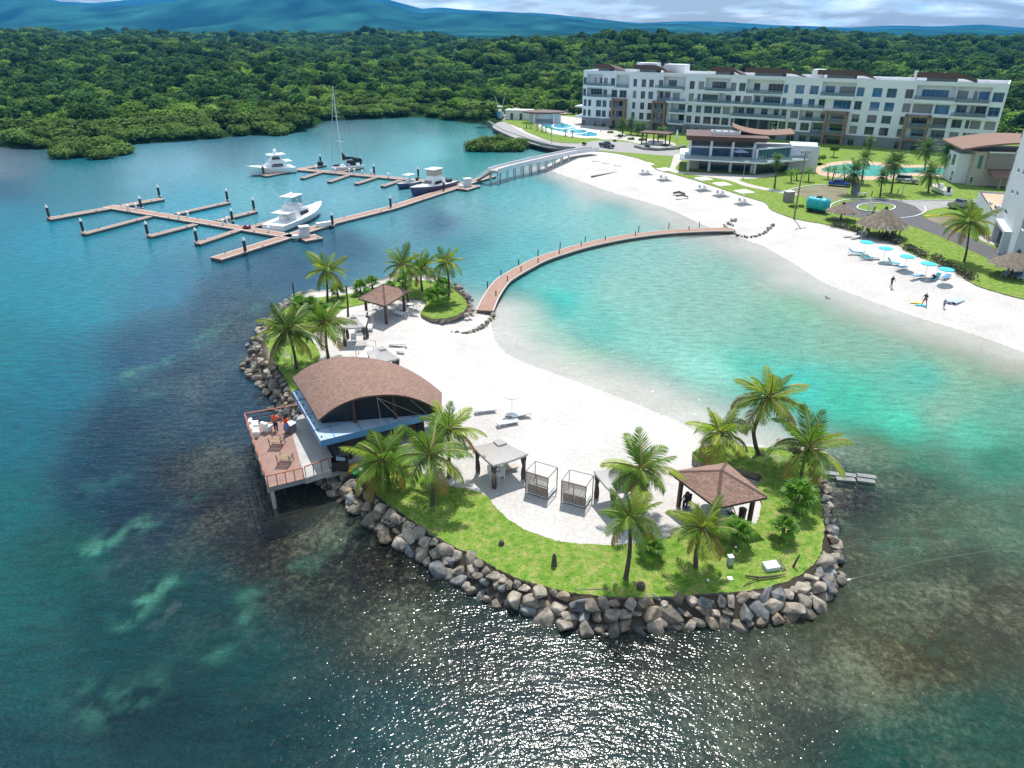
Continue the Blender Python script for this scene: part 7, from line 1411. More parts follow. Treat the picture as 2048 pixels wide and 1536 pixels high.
for sg in (-1, 1):
    MB().tube([(-.3, sg * .8, 1.8), (-.3, sg * .85, 4.2)], .04, 5).build('t_top_leg', 'grey_metal', t); MB().tube([(-.5, sg * .9, 4.0), (-1.5, sg * 1.8, 7.6)], .05, 4).build('outrigger', 'white_plastic', t)
MB().box((0, 0, .3), (5, 1.2, .6)).build('cradle', 'black', t)

# ------------------------------------------------------------------ beach furniture
TG = 'turquoise sunshades on the main beach'
for u, v, lb in ((1728,509,'turquoise sunshade leftmost of the row on the main beach'),(1766,522,'second turquoise sunshade of the beach row, above a pair of loungers'),(1808,539,'middle turquoise sunshade of the beach row'),(1850,554,'fourth turquoise sunshade of the beach row, over the blue covered lounger'),(1885,566,'turquoise sunshade nearest the hedge at the right end of the row')): sunshade((u, v), 2.0, .98, lb, 'turq_cloth', TG, z=gh(*P(u, v, 1.3)))
for u, v, rz, cl, lb in ((1722,511,150,'blue_cloth','blue lounger below the leftmost turquoise sunshade'),(1745,522,140,'teal_cloth','teal lounger of the pair below the second turquoise sunshade'),(1758,522,150,'white_plastic','white lounger of the pair below the second turquoise sunshade'),(1798,536,140,'teal_cloth','teal lounger below the middle turquoise sunshade'),(1811,541,200,'blue_cloth','blue lounger right below the middle turquoise sunshade'),(1846,558,190,'blue_cloth','flat blue covered lounger below the fourth turquoise sunshade'),(1862,565,35,'teal_cloth','teal lounger with a person reclining on it'),(1884,565,40,'blue_cloth','blue lounger nearest the right end sunshade'),(1897,601,30,'canopy_top','left of two pale blue loungers close to the water'),(1908,603,30,'canopy_top','right of two pale blue loungers close to the water')):
    p = P(u, v, 1.2); lounger(p, R(rz), lb, cloth=cl, group='coloured loungers on the main beach', back=50 if cl in ('teal_cloth',) else 32 if u < 1840 else 12, z=gh(*p))
for u, v, rz, lb in ((1706,473,200,'white lounger left of the big thatched shelter'),(1720,476,205,'white lounger nearest the post of the big thatched shelter'),(1690,441,160,'pale grey lounger under the ragged thatched shelter'),(1200,323,170,'left white lounger on the empty sand by the footbridge'),(1219,327,170,'middle white lounger on the empty sand by the footbridge'),(1243,332,165,'right white lounger on the empty sand by the footbridge')):
    p = P(u, v, 1.5); lounger(p, R(rz), lb, group='white loungers on the main beach', back=10, z=max(gh(*p), 1.5 if u > 1600 else 0))
for u, v, cl, lb in ((2006,553,'canopy_top','pale blue lounger left under the right thatched shelter'),(2028,556,'blue_cloth','blue grey lounger under the right thatched shelter'),(2040,561,'fabric_white','white lounger at the very right edge of the picture')): lounger(P(u, v, GM), R(35), lb, cloth=cl, group='loungers under the right shelter', back=40, z=GM)
for u, v, lb in ((1291,347,'farthest white square beach sunshade near the footbridge lawn'),(1328,359,'second white square beach sunshade below the curving lawn'),(1405,379,'middle white square beach sunshade below the clubhouse lawn'),(1441,390,'fourth white square beach sunshade with chairs below the clubhouse'),(1485,406,'nearest white square beach sunshade beside the lawn corner')):
    z = gh(*P(u, v, 1.4)); sunshade((u, v), 2.35, 1.45, lb, 'fabric_white', 'white square sunshades on the main beach', z=z, square=True, rz=.3)
    for k, (du, dv) in enumerate(((-6, 1), (5, 2), (0, 4))):
        p = P(u + du, v + dv, 1.4); patio_chair(p, k * 2.1, ('left', 'right', 'front')[k] + ' white chair under the ' + lb.split(' beach sunshade')[0].replace(' white square', '') + ' square sunshade', group='white chairs under the square sunshades', z=gh(*p))
t = thing('groyne', 'straight low brown timber groyne lying across the beach sand', 'groyne'); a, b = P3(1183, 354, .55), P3(1243, 344, 1.15); MB().bar(a, b, .5, .5).build('beam', 'wood_grey', t)
for u, v, lb in ((1358,388,'dark driftwood heap on the sand above a bend in the waterline'),(1364,394,'brown plank of driftwood next to the dark heap on the beach')):
    t = thing('driftwood', lb, 'driftwood', P3(u, v, 1.1)); [MB().tube([(-1.2, k * .2, .15), (0, .1 * k, .3 + .1 * k), (1.2, -.2 * k, .1)], .14, 5).build('log', 'trunk' if u < 1360 else 'wood_grey', t) for k in range(3)]
# ------------------------------------------------------------------ people
def skin_mesh(name, joints, edges, m, parent, levels=1):
    """joints: {key: (x, y, z, r)}; one continuous skinned body"""
    ks = list(joints); me = bpy.data.meshes.new(name); me.from_pydata([joints[k][:3] for k in ks], [(ks.index(a), ks.index(b)) for a, b in edges], [])
    o = obj(name, me, parent); me.materials.append(M[m]); md = o.modifiers.new('skin', 'SKIN'); md.use_smooth_shade = True
    if not me.skin_vertices: o.data.skin_vertices.new() if hasattr(o.data.skin_vertices, 'new') else None
    for i, k in enumerate(ks):
        r_ = joints[k][3]; me.skin_vertices[0].data[i].radius = (r_, r_) if not hasattr(r_, '__len__') else r_
    me.skin_vertices[0].data[0].use_root = True
    sd_ = o.modifiers.new('smooth', 'SUBSURF'); sd_.levels = levels; sd_.render_levels = levels
    return o
def person(p, rz, label, shirt=None, legs=None, pose='stand', scale=1.0, long_legs=True, skirt=None, arms=((.2, .05), (.2, .05)), hair_l=.0, group='people at the beach resort'):
    t = thing('person', label, 'person', p, rz, group, scale); sit = pose in ('sit', 'recline'); swim = pose == 'swim'
    hz_ = .93 if pose in ('stand', 'walk') else .46 if pose == 'sit' else .42 if pose == 'recline' else 0
    lean = {'sit': .12, 'recline': -.55, 'stand': .02, 'walk': .06, 'swim': .9}[pose]       # +y is the way they face
    def up(h, y=0): return (y + lean * h, hz_ + h * math.sqrt(max(.05, 1 - lean * lean)))
    J = {'hip': (0, 0, hz_, .125)}
    for nm_, h, r_ in (('waist', .18, .115), ('chest', .38, (.15, .115)), ('neck', .54, .058), ('skull', .66, .092), ('crown', .76, .075)): y, z = up(h); J[nm_] = (0, y, z, r_)
    E_ = [('hip', 'waist'), ('waist', 'chest'), ('chest', 'neck'), ('neck', 'skull'), ('skull', 'crown')]
    st_ = .22 if pose == 'walk' else .0
    for s, sg in (('l', -1), ('r', 1)):
        y, z = up(.47); ax, ay = arms[0 if sg < 0 else 1]
        J['sh' + s] = (sg * .19, y, z, .062); J['el' + s] = (sg * (.23 + ax * .3), y + ay, z - .27 * (1 - .5 * ax), .045); J['wr' + s] = (sg * (.24 + ax * .5), y + ay * 2.4 + .06, z - .50 * (1 - .8 * ax), .034); J['ha' + s] = (sg * (.24 + ax * .56), y + ay * 2.7 + .08, z - .60 * (1 - .8 * ax), .032)
        E_ += [('chest', 'sh' + s), ('sh' + s, 'el' + s), ('el' + s, 'wr' + s), ('wr' + s, 'ha' + s)]
        if swim: J['kn' + s] = (sg * .1, -.4, -.1, .06); J['an' + s] = (sg * .1, -.8, -.15, .045); J['to' + s] = (sg * .1, -.95, -.16, .035)
        elif pose == 'sit': J['kn' + s] = (sg * .11, .42, .47, .068); J['an' + s] = (sg * .11, .46, .08, .045); J['to' + s] = (sg * .11, .62, .04, .038)
        elif pose == 'recline': J['kn' + s] = (sg * .11, .42, .56, .068); J['an' + s] = (sg * .11, .82, .42, .045); J['to' + s] = (sg * .11, .90, .52, .036)
        else: J['kn' + s] = (sg * .10, .04 + sg * st_, .50, .068); J['an' + s] = (sg * .10, -.02 + sg * st_ * 1.6, .085, .045); J['to' + s] = (sg * .11, .14 + sg * st_ * 1.6, .035, .038)
        J['th' + s] = (sg * .10, J['kn' + s][1] * .25, hz_ + (J['kn' + s][2] - hz_) * .22 - .02, .092)
        E_ += [('hip', 'th' + s), ('th' + s, 'kn' + s), ('kn' + s, 'an' + s), ('an' + s, 'to' + s)]
    skin_mesh('body', J, E_, 'skin', t)
    grow = lambda k, g: (*J[k][:3], tuple(q + g for q in J[k][3]) if hasattr(J[k][3], '__len__') else J[k][3] + g)
    if shirt:
        ks = ['hip', 'waist', 'chest', 'shl', 'shr']; S_ = {k: grow(k, .022) for k in ks}; y, z = up(.50); S_['col'] = (0, y, z, .08)
        for s in 'lr': a, b = Vector(J['sh' + s][:3]), Vector(J['el' + s][:3]); q = a.lerp(b, .75); S_['sl' + s] = (*q, .072)
        skin_mesh('shirt', S_, [('hip', 'waist'), ('waist', 'chest'), ('chest', 'col'), ('chest', 'shl'), ('chest', 'shr'), ('shl', 'sll'), ('shr', 'slr')], shirt, t)
    if legs:
        ks = ['hip', 'thl', 'knl', 'thr', 'knr'] + (['anl', 'anr'] if long_legs else []); S_ = {k: grow(k, .020) for k in ks}
        skin_mesh('trousers', S_, [('hip', 'thl'), ('thl', 'knl'), ('hip', 'thr'), ('thr', 'knr')] + ([('knl', 'anl'), ('knr', 'anr')] if long_legs else []), legs, t)
    if skirt: MB().lathe([(.15, hz_ + .12), (.20, hz_ - .05), (.26, hz_ - .48), (.25, hz_ - .49)], 14).build('skirt', skirt, t, smooth=True)
    sk, cr2_ = Vector(J['skull'][:3]), Vector(J['crown'][:3]); H_ = {'a': (sk.x, sk.y - .035, sk.z + .02, .095), 'b': (cr2_.x, cr2_.y - .01, cr2_.z + .005, .085)}; HE = [('a', 'b')]
    if hair_l: H_['c'] = (sk.x, sk.y - .09, sk.z - hair_l, .07); HE.append(('a', 'c'))
    skin_mesh('hair', H_, HE, 'hair', t)
    f = (cr2_ - sk).normalized(); fw = Vector((0, 1, 0)); fw = (fw - f * fw.dot(f)).normalized()
    for sg in (-1, 1): MB().lathe([(.0, -.012), (.014, 0), (.0, .012)], 6, sk + fw * .088 + Vector((sg * .034, 0, .02))).build('eye', 'hair', t)
    MB().lathe([(.02, -.025), (.012, .02)], 6, sk + fw * .10).build('nose', 'skin', t); MB().box(sk + fw * .088 - f * .05, (.05, .012, .012)).build('mouth', 'red', t)
    return t
person(P3(553, 862, ZD), R(-10), 'person in orange shirt and dark trousers on the sea deck, arm reaching right', 'orange', 'navy', arms=((.1, .02), (1.0, .05)))
person(P3(575, 868, ZD), R(20), 'person in orange shirt and blue skirt at the table on the sea deck', 'orange', None, skirt='jeans', arms=((.3, .1), (.3, .1)), hair_l=.12)
zs = GS
person(P3(1373, 1012, zs), R(150), 'person in dark clothes seated at the left post of the near gazebo', 'navy', 'navy', 'sit', hair_l=.15); patio_chair(P(1373, 1011, zs), R(-30), 'chair under the dark dressed person in the near gazebo', 'post_dark', group=None)
person(P3(1457, 1034, zs), R(200), 'person in a white top sitting low under the right side of the near gazebo', 'fabric_white', 'navy', 'sit', scale=.95, hair_l=.2); t = thing('beach_chair', 'low chair beneath the person in white under the near gazebo', 'chair', P3(1457, 1034, zs)); MB().box((0, 0, .2), (.55, .5, .38)).build('seat', 'canopy_top', t)
def bz(u, v): p = P(u, v, .8); p = P(u, v, gh(*p)); return Vector((*p, max(gh(*p), -.4)))
person(bz(1781, 577), R(190), 'person in dark swimwear walking alone on the beach sand', 'navy', 'navy', 'walk', long_legs=False)
person(bz(1847, 614), R(120), 'person in dark shirt and red shorts pulling boards at the waterline', 'navy', 'red', 'walk', long_legs=False)
person(bz(1886, 619), R(180), 'small child in a blue suit standing at the waterline', 'blue_cloth', 'blue_cloth', 'stand', scale=.72, long_legs=False)
person(P3(1660, 598, -.25), R(80), 'swimmer with head and shoulders above the lagoon water', None, None, 'swim')
p = P(1862, 565, 1.2); person(Vector((*p, gh(*p))) + Vector((.5, .35, .0)), R(-55), 'person in dark clothes reclining on a teal lounger', 'navy', 'red', 'recline', long_legs=False)
for uv, m_, lb in (((1833, 609), 'yellow', 'yellow bodyboard floating at the waterline'), ((1843, 614), 'turq_cloth', 'blue bodyboard held beside the person in red shorts')):
    q = bz(*uv); q.z = max(q.z, .02); t = thing('bodyboard', lb, 'bodyboard', q, R(-15)); MB().lathe([(.2, .0), (.26, .04), (.2, .09)], 14, sx=3.2, sy=1.1).build('board', m_, t)
for (u, v), sh, lg, ps, rz, lb in (((1736, 467), 'red', 'navy', 'stand', 0, 'person in red standing under the big thatched shelter'), ((1730, 472), 'fabric_white', 'jeans', 'sit', 40, 'person in a pale top seated at the left of the big thatched shelter'), ((1772, 466), 'navy', 'navy', 'stand', 180, 'person in dark clothes standing at the back of the big thatched shelter'), ((1772, 473), 'jeans', 'navy', 'sit', 150, 'person in blue seated in the middle of the big thatched shelter'), ((1784, 473), 'navy', 'black', 'sit', 200, 'person in dark clothes seated at the right of the big thatched shelter'), ((1719, 472), 'blue_cloth', 'navy', 'sit', 90, 'person in blue sitting by the white loungers at the thatched shelter')):
    p = P3(u, v, GM); person(p, R(rz), lb, sh, lg, ps)
    if ps == 'sit': patio_chair((p.x, p.y), R(rz + 180), 'chair under the ' + lb.split(' seated')[0].split(' sitting')[0] + ' in ' + ('the shelter middle' if 'middle' in lb else 'the shelter'), group='chairs at the big thatched shelter', z=GM)
# ------------------------------------------------------------------ mainland palms and trees
MG = 'date palms around the resort lawns'
def pinnate_crown(L, seed, nf, leaf, lo=-60):
    r = random.Random(seed); mb = MB()
    for k in range(nf):
        a = k / nf; az = k * 2.39996 + r.uniform(-.2, .2); e = R(82 + (lo - 82) * a + r.uniform(-8, 8)); n = 6; p = Vector((0, 0, 0)); pts = []; ee = e; ll = L * r.uniform(.85, 1.1)
        for i in range(n + 1):
            pts.append(p.copy()); p = p + Vector((math.cos(ee) * math.cos(az), math.cos(ee) * math.sin(az), math.sin(ee))) * ll / n; ee -= (1.1 if e > -.3 else .5) * (.3 + 1.2 * i / n) / n * 1.5
        for q in range(13):
            t = .12 + .88 * (q + .5) / 13; f = t * n; i = min(int(f), n - 1); c = pts[i].lerp(pts[i+1], f - i); ax = (pts[i+1] - pts[i]).normalized(); sd_ = ax.cross(Vector((0, 0, 1))).normalized()
            le = ll * .24 * math.sin(math.pi * min(1, .2 + .72 * t)) ** .7
            for sg in (-1, 1):
                d = (sd_ * sg * .75 + ax * .6 - Vector((0, 0, .25))).normalized(); w = ax * ll * .03
                mb.add([c - w, c + w, c + d * le], [(0, 1, 2)], 0)
    return mb.build('crown', [leaf], link=False)
DC = [pinnate_crown(1, 300 + i, 46, 'frond_dk') for i in range(3)]; CC = [pinnate_crown(1, 320 + i, 24, 'frond', -45) for i in range(2)]; SC = [pinnate_crown(1, 340 + i, 22, 'frond', -20) for i in range(2)]
def park_palm(base, crown, rpx, label, kind='d', group=MG, name='date_palm', r0=.2):
    b = P3(*base, GM); d = ray(*crown); k = b.y / d.y; top = Vector((d.x * k, b.y, CAM_H + d.z * k)) - b; top.z = max(.5, top.z)
    L_ = rpx * mpp(*base, GM) * 1.12; t = thing(name, label, 'palm tree', b, 0, group); trunk(t, 0, top, r0, (0, 0))
    o = obj('crown', rnd.choice({'d': DC, 'c': CC, 's': SC}[kind]), t, loc=top, rot=(0, 0, rnd.uniform(0, 6.28)), scale=L_); return t
for b, c, r_, lb in [((1723,366),(1730,317),20,'date palm in front of the turquoise green pool, left of the two tallest'),((1782,386),(1792,326),28,'tallest date palm, with a leaning trunk, beside the grey off-road car'),((1703,389),(1709,344),28,'date palm with a wide crown over the blue and red cars'),((1760,394),(1765,353),18,'short date palm with a fan crown on the lawn left of the tallest one'),((1856,385),(1861,347),26,'date palm beside the trailer boat on the pool lawn'),((1849,341),(1854,297),25,'dark date palm against the right half of the apartment building'),((1886,354),(1896,312),29,'darkest and widest date palm, next to the curved roof villa'),((1737,306),(1741,283),13,'small pale palm standing right against the apartment wall'),((1549,376),(1555,320),16,'date palm on the lawn at the clubhouse right corner'),((1245,271),(1244,249),14,'leftmost palm of the clump in front of the apartments'),((1262,269),(1262,247),14,'second palm of the clump in front of the apartments'),((1275,271),(1276,255),13,'third palm of the clump in front of the apartments'),((1286,271),(1287,254),12,'rightmost palm of the clump in front of the apartments'),((1321,274),(1324,264),14,'round palm just behind the flat roofed timber pavilion'),((1772,362),(1778,330),18,'date palm half hidden behind the tallest one by the pool')]: park_palm(b, c, r_, lb)
for i, (b, c, r_, lb) in enumerate([((1582,365),(1583,347),12,'small palm on the lawn just left of the floodlight pole'),((1593,360),(1594,345),11,'small palm on the lawn directly behind the floodlight pole'),((1617,363),(1618,345),15,'small bushy palm right of the floodlight pole'),((1656,358),(1656,342),12,'left palm of the pair behind the blue car'),((1665,360),(1669,342),13,'right palm of the pair behind the blue car'),((1689,358),(1688,340),13,'small palm behind the red car at the pool edge')] + [((u, v + 9), (u, v), 6.5, 'small palm ' + w + ' in the slanting row along the blue pool') for u, v, w in ((1053,247,'first from the left'),(1062,248,'second from the left'),(1074.5,252,'third from the left'),(1084,255,'fourth from the left'),(1092,257,'fifth from the left'),(1103,260,'sixth from the left'),(1131,263,'second from the right'),(1145,265,'last on the right'))]): park_palm(b, c, r_, lb, 's', 'small palms on the resort lawns', 'small_palm', .16)
for b, c, r_, lb in (((1062,226),(1060,200),14,'bright coconut palm before the forest left of the apartments'),((1084,228),(1084,203),14,'second bright coconut palm before the forest left of the apartments')): park_palm(b, c, r_, lb, 'c', 'coconut palms behind the pool', 'coconut_palm')
b_, c_ = (1928, 524), (1941, 443); coconut_palm(b_, c_, 50, 'coconut palm with an orange frond between the beach lawn and the right road', 'coconut palms on the mainland', z=GM, seed=40, nf=24, bend=(.1, 0), dead=.16)

# leafy crowns
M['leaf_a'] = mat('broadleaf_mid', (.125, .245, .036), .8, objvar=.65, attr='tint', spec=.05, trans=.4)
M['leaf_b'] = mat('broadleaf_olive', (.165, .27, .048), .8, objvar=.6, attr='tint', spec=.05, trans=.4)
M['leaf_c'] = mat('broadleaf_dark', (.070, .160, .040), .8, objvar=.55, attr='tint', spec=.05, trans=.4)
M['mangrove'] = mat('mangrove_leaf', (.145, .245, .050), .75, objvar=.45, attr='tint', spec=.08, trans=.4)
def crown_mesh(seed, leaf, lobes=9, leaves=340, flat=.62, size=.11, name='crown', spread=.55):
    """unit crown: radius about 1, base at z = 0"""
    r = random.Random(seed); L_ = []
    for i in range(lobes):
        a = r.uniform(0, 6.28); q = math.sqrt(r.random()) * spread; L_.append((Vector((q * math.cos(a), q * math.sin(a), flat * (.55 + .45 * r.random() * (1 - q)) )), r.uniform(.34, .52)))
    mb = MB(); tint = []
    for c, rad in L_:                         # rough heart of each lobe, the crown's inner shade put into its tint
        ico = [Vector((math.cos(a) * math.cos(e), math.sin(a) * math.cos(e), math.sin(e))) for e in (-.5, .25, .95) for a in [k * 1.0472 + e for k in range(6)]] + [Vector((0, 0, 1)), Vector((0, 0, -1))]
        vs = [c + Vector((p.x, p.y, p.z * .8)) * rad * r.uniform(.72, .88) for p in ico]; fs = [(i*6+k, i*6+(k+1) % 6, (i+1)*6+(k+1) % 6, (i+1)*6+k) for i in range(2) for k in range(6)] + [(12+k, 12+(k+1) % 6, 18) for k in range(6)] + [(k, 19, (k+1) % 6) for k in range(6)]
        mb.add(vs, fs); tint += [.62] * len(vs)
    for i in range(leaves):
        c, rad = r.choice(L_); n_ = Vector((r.gauss(0, 1), r.gauss(0, 1), r.gauss(.35, .8))).normalized(); p = c + Vector((n_.x, n_.y, n_.z * .8)) * rad * r.uniform(.82, 1.12)
        q = (n_ + Vector((r.gauss(0, .28), r.gauss(0, .28), r.gauss(.2, .3)))).normalized(); x = q.orthogonal().normalized(); x = Matrix.Rotation(r.uniform(0, 6.28), 3, q) @ x; y = q.cross(x); s = size * r.uniform(.6, 1.3)
        mb.add([p - x * s, p - y * s * .7, p + x * s, p + y * s * .7], [(0, 1, 2, 3)]); t_ = r.uniform(.75, 1.3); tint += [t_] * 4
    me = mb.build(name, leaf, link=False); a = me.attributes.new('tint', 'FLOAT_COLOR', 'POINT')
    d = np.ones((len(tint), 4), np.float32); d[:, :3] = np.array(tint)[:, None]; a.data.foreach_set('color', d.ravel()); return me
MANG = [crown_mesh(400 + i, 'mangrove', 10, 420, .5, .095) for i in range(5)]
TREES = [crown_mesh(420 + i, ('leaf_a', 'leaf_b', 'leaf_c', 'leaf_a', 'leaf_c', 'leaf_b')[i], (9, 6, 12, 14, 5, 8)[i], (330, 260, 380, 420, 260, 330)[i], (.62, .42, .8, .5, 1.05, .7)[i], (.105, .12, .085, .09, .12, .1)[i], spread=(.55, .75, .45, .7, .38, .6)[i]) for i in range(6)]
TRUNK = MB().tube([(0, 0, -.6), (.02, 0, .2), (.05, .03, .55)], [.06, .045, .03], 6).build('trunk', 'bark', link=False)
def clump(uv_c, n, rad, h, label, name='mangrove_clump', a=1.0, b=.6, rot=0.0, seed=0):
    r = random.Random(seed); c = P3(*uv_c, 0); t = thing(name, label, 'mangrove', c, 0)
    for i in range(n):
        an = r.uniform(0, 6.28); q = math.sqrt(r.random()); x, y = q * a * math.cos(an), q * b * math.sin(an); x, y = x * math.cos(rot) - y * math.sin(rot), x * math.sin(rot) + y * math.cos(rot)
        o = obj('crown', r.choice(MANG), t, loc=(x, y, -.2), rot=(0, 0, r.uniform(0, 6.28))); s = rad * r.uniform(.8, 1.2); o.scale = (s, s, h * (1.15 - .5 * q) * r.uniform(.9, 1.15) / .85)
    mb = MB()
    for i in range(26):
        an = r.uniform(0, 6.28); mb.tube([(a * .9 * math.cos(an), b * .9 * math.sin(an), -.5), (a * .75 * math.cos(an), b * .75 * math.sin(an), 1.2)], .07, 4, caps=False)
    mb.build('root', 'bark', t)
clump((998, 298), 26, 3.6, 4.6, 'oval mangrove islet in the water left of the footbridge', a=8.0, b=4.6, rot=R(0), seed=3)
clump((186, 308), 26, 4.6, 4.8, 'rounded mangrove clump jutting into the bay at the far left shore', a=9.5, b=8, seed=5)
t = thing('conifer_tree', 'layered conifer standing at the water by the stored blue boat', 'tree', P3(966, 247, 1.2)); MB().tube([(0, 0, -.3), (0, 0, 9)], [.3, .05], 7).build('trunk', 'bark', t)
for k in range(6): o = obj('branch_layer', crown_mesh(480 + k, 'leaf_b', 5, 150, .12, .13, 'branch_layer', .6), t, loc=(0, 0, 1.6 + 1.25 * k), rot=(0, 0, k * 1.1), scale=3.0 - .42 * k)
for b, c, r_, lb, m_ in (((1637,328),(1640,302),13,'small bright round tree on the lawn left of the pool','leaf_b'),((1666,314),(1672,294),14,'small round tree before the brown apartment portal','leaf_b')):
    p = P3(*b, GM); s = r_ * mpp(*b, GM); t = thing('ornamental_tree', lb, 'tree', p, 0, 'small ornamental trees'); obj('trunk', TRUNK, t, scale=(s * 1.2, s * 1.2, s * 1.6)); obj('crown', TREES[1 if r_ == 13 else 5], t, loc=(0, 0, s * .7), scale=s)
BG_ = 'rounded shrubs in the resort gardens'
for i, (u, v, r_, lb) in enumerate([(1592,414,17,'round dark green bush between service box and tank'),(1262,279,10,'low shrub bed under the palm clump by the apartments'),(1285,281,10,'low shrub right of the palm clump by the apartments'),(1240,276,9,'low shrub left of the palm clump by the apartments'),(1330,291,9,'shrub at the right end of the timber pavilion'),(1295,295,8,'shrub in the planter left of the timber pavilion'),(1316,298,8,'shrub in the planter below the timber pavilion'),(1346,295,7,'yellowish shrub in the planter right of the timber pavilion'),(1221,266,8,'low clipped shrub between pool terrace and apartments'),(1168,291,8,'low shrub by the lower road next to the footbridge end'),(1210,287,6,'shrub row end behind the dark grey pickup'),(1230,283,6,'shrub beside the crossing behind the dark grey pickup'),(1191,243,8,'shrub at the left apartment corner'),(1170,240,8,'dark shrub below the left apartment balconies'),(1205,253,8,'shrub along the apartment base behind the street lamp'),(1222,259,8,'shrub along the apartment base nearest the first brown portal'),(1052,224,16,'bright green bushes behind the white service building'),(1640,330,7,'dark shrub at the foot of the bright round tree')]):
    p = P3(u, v, GM); s = r_ * mpp(u, v, GM); t = thing('garden_shrub', lb, 'shrub', p, 0, BG_); obj('foliage', TREES[(i * 5 + 1) % 6], t, loc=(0, 0, -.25 * s), rot=(0, 0, i), scale=(s, s, s * .85))

# ------------------------------------------------------------------ forest
fr_ = random.Random(77); nr_ = np.random.default_rng(5)
def bulk_ground(x, y):
    h, dB_, dR_, ii_, im_ = ground(x, y); return np.where(im_, h + hills(x, y) * smooth(0, 40, dR_), h), dR_, dB_, im_
def keep(x, y):
    """true where forest stands"""
    u = uof(x, y)
    along = (x - A0.x) * AD.x + (y - A0.y) * AD.y; off = -((x - A0.x) * AN.x + (y - A0.y) * AN.y)     # behind the facade
    resort = (y < 262) & (u > 965)
    lawn_ = np.array([inside(np.array([a]), np.array([b]), np.array(big))[0] for a, b in zip(x[:0], y[:0])]) if False else inside(x, y, np.array(big))
    behind = off > DEP + 9
    right_gap = (along > AL) & (off > -40) & (off < 42) & (along < AL + 70)
    return (~lawn_ | (behind & (y > 190))) & ~right_gap & (~resort | behind)
# shoreline belt first: individual trees
pts = []
sl_ = [Vector((*p, 0)) for p in rm[4:]]
for a, b in zip(sl_[:-1], sl_[1:]):
    l = (b - a).length; k = 0.0
    while k < l: pts.append((a.lerp(b, k / l), (b - a).normalized())); k += 5.0
cand = []
for row, off in enumerate((2.2, 7.5, 13.5, 20.0, 27)):
    for p, d in pts:
        n_ = Vector((d.y, -d.x, 0)); n_ = n_ if n_.y > 0 else -n_
        q = p + n_ * (off + fr_.uniform(-1.6, 1.6)) + d * fr_.uniform(-1.8, 1.8); cand.append((q.x, q.y, row))
cx_ = np.array([c[0] for c in cand]); cy_ = np.array([c[1] for c in cand]); cz_, cr2, cb2, cim = bulk_ground(cx_, cy_); ck = keep(cx_, cy_)
uu = uof(cx_, cy_); sel = [i for i in range(len(cand)) if ck[i] and cim[i] and -60 < uu[i] < 1010 and not (uu[i] > 935 and cy_[i] < 292)]
sel = sel[:285]
for i in sel:
    x, y, row = cand[i]; u = uu[i]
    where = next(w for k_, w in ((20, 'at the left picture edge'), (75, 'at the far left shore'), (120, 'left of the jutting mangrove clump'), (190, 'directly behind the jutting mangrove clump'), (260, 'right of the jutting mangrove clump'), (330, 'above the end pontoon of the near dock'), (400, 'above the outer mooring piles'), (460, 'left of the white motor yacht'), (520, 'above the yacht bow'), (580, 'straight behind the yacht bridge'), (640, 'on the point between yacht and sailing boat'), (690, 'behind the sailing boat mast'), (750, 'right of the sailing boat mast'), (820, 'behind the middle of the inlet'), (880, 'near the head of the inlet'), (2000, 'by the conifer at the inlet head')) if u < k_)
    s = fr_.uniform(3.6, 5.2) if row < 2 else fr_.uniform(4.6, 6.4); wide = s > (4.4 if row < 2 else 5.5)
    lb = ('broad ' if wide else 'narrow ') + ('low mangrove tree at the water edge ', 'mangrove tree in the second row ', 'mangrove tree of the third row ', 'tall green tree of the fourth row ', 'tall tree of the fifth row ')[row] + where
    t = thing('mangrove_tree', lb, 'tree', (x, y, max(0, cz_[i]) - .2), fr_.uniform(0, 6.28), 'mangrove trees ' + where)
    hb = (0, .8, 1.8, 3.0, 3.8)[row] * fr_.uniform(.8, 1.3)
    o = obj('crown', fr_.choice(MANG if row < 3 else TREES), t, loc=(0, 0, hb - .3)); o.scale = (s, s, s * fr_.uniform(.75, 1.0)); obj('trunk', TRUNK, t, scale=(s, s, s * .5 + hb))
# everything beyond: one mass
def jit(y0, y1, sp):
    ysr = np.arange(y0, y1, sp); X = []; Y = []
    for y in ysr:
        xs = np.arange(-(.86 * y + 60), .86 * y + 60, sp); X.append(xs + nr_.uniform(-sp*.45, sp*.45, len(xs))); Y.append(np.full(len(xs), y) + nr_.uniform(-sp*.45, sp*.45, len(xs)))
    return np.concatenate(X), np.concatenate(Y)
FX, FY, FS = [], [], []
for y0, y1, sp, s0, s1 in ((195, 420, 6.0, 3.2, 6.6), (420, 700, 7.2, 3.4, 8.6), (700, 1120, 9.0, 4.2, 10.0), (1120, 1500, 14, 8, 12)):
    a, b = jit(y0, y1, sp); FX.append(a); FY.append(b); FS.append(nr_.uniform(s0, s1, len(a)))
FX, FY, FS = map(np.concatenate, (FX, FY, FS)); FZ_, fdr, fdb, fim = bulk_ground(FX, FY)
ok = keep(FX, FY) & fim & (fdr > 27) 
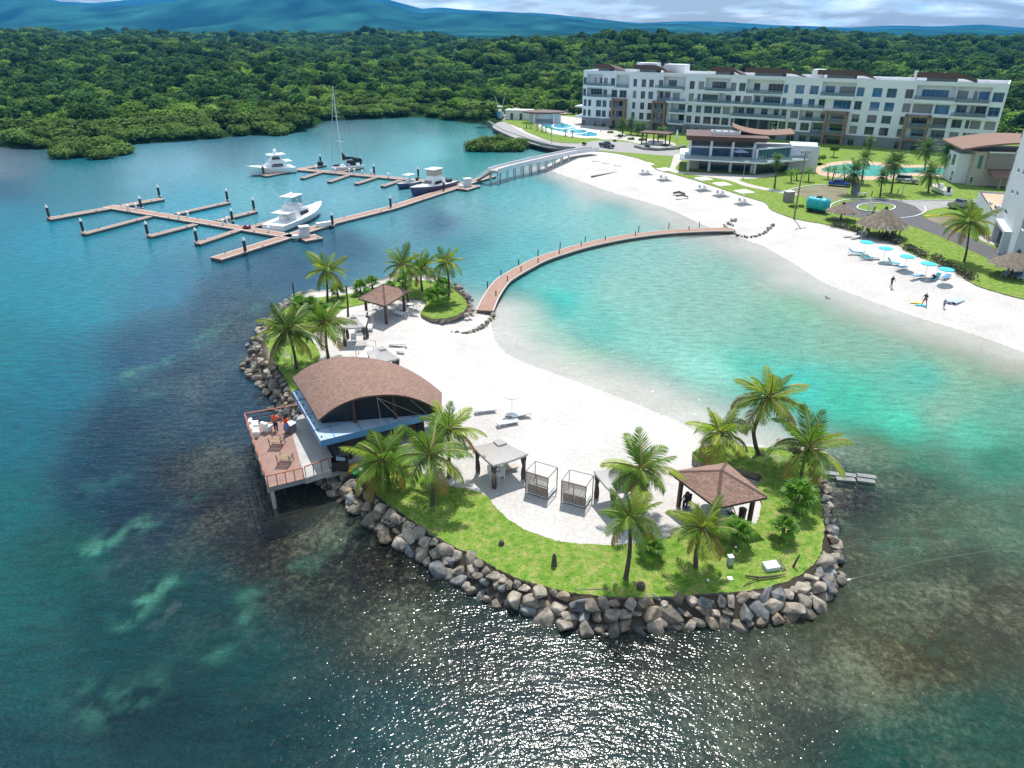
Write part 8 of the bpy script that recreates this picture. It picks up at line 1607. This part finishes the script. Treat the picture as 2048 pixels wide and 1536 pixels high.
# small clearings of red earth
for cu, cv, rr_ in ((750, 133, 9), (858, 118, 6), (868, 119, 6)):
    pass
patch = fbm(FX / 45, FY / 45, 3, 91); ok &= ~((patch > .72) & (FY > 330) & (nr_.random(len(FX)) < .6))
FX, FY, FZ_, FS = FX[ok], FY[ok], FZ_[ok], FS[ok]
pal = nr_.random(len(FX)); big_t = fbm(FX / 90, FY / 90, 3, 17)
me = bpy.data.meshes.new('forest'); me.vertices.add(len(FX)); me.vertices.foreach_set('co', np.stack([FX, FY, FZ_ + FS * .15], -1).astype(np.float32).ravel())
set_f(me, 'size', FS * (.64 + .5 * big_t) * np.where(nr_.random(len(FX)) < .06, 1.25, 1.0)); set_f(me, 'turn', nr_.uniform(0, 6.28, len(FX)))
ix = me.attributes.new('kind', 'INT', 'POINT'); kinds_ = np.where(pal < .08, 6, np.clip(((big_t - .25) * 9 + nr_.uniform(0, 3, len(FX))).astype(int), 0, 5) % 6); ix.data.foreach_set('value', kinds_.astype(np.int32))
fo = obj('forest', me, kind='stuff')
src = bpy.data.collections.new('forest_sources')
srcs = []
for i, m_ in enumerate(TREES + [CC[0]]):
    o = bpy.data.objects.new(f'tree_source_{i}', m_); src.objects.link(o); srcs.append(o)
ng = bpy.data.node_groups.new('scatter_trees', 'GeometryNodeTree'); ng.interface.new_socket('Geometry', in_out='INPUT', socket_type='NodeSocketGeometry'); ng.interface.new_socket('Geometry', in_out='OUTPUT', socket_type='NodeSocketGeometry')
gi = ng.nodes.new('NodeGroupInput'); go = ng.nodes.new('NodeGroupOutput'); ci = ng.nodes.new('GeometryNodeCollectionInfo'); ci.inputs['Collection'].default_value = src; ci.inputs['Separate Children'].default_value = True; ci.inputs['Reset Children'].default_value = True
mp_ = ng.nodes.new('GeometryNodeMeshToPoints'); ip = ng.nodes.new('GeometryNodeInstanceOnPoints'); ip.inputs['Pick Instance'].default_value = True
def na_(nm_, ty):
    n_ = ng.nodes.new('GeometryNodeInputNamedAttribute'); n_.data_type = ty; n_.inputs['Name'].default_value = nm_; return n_.outputs['Attribute']
er = ng.nodes.new('ShaderNodeCombineXYZ'); ng.links.new(na_('turn', 'FLOAT'), er.inputs['Z']); e2r = ng.nodes.new('FunctionNodeEulerToRotation'); ng.links.new(er.outputs[0], e2r.inputs[0])
ng.links.new(gi.outputs[0], mp_.inputs[0]); ng.links.new(mp_.outputs[0], ip.inputs['Points']); ng.links.new(ci.outputs[0], ip.inputs['Instance']); ng.links.new(na_('kind', 'INT'), ip.inputs['Instance Index']); ng.links.new(e2r.outputs[0], ip.inputs['Rotation']); ng.links.new(na_('size', 'FLOAT'), ip.inputs['Scale']); ng.links.new(ip.outputs[0], go.inputs[0])
md = fo.modifiers.new('scatter', 'NODES'); md.node_group = ng
# ------------------------------------------------------------------ air
hz = MB().box((0, 4420, 208), (20400, 9820, 428)).build('haze', [], kind='stuff')
hm = bpy.data.materials.new('haze_air'); hm.use_nodes = True; t = hm.node_tree; t.nodes.clear(); o_ = nd('ShaderNodeOutputMaterial', t); pv = nd('ShaderNodeVolumePrincipled', t); pv.inputs['Color'].default_value = (.06, .42, 1.0, 1); pv.inputs['Density'].default_value = 0.9e-4; pv.inputs['Anisotropy'].default_value = 0.0
t.links.new(pv.outputs[0], o_.inputs['Volume']); hz.data.materials.append(hm)
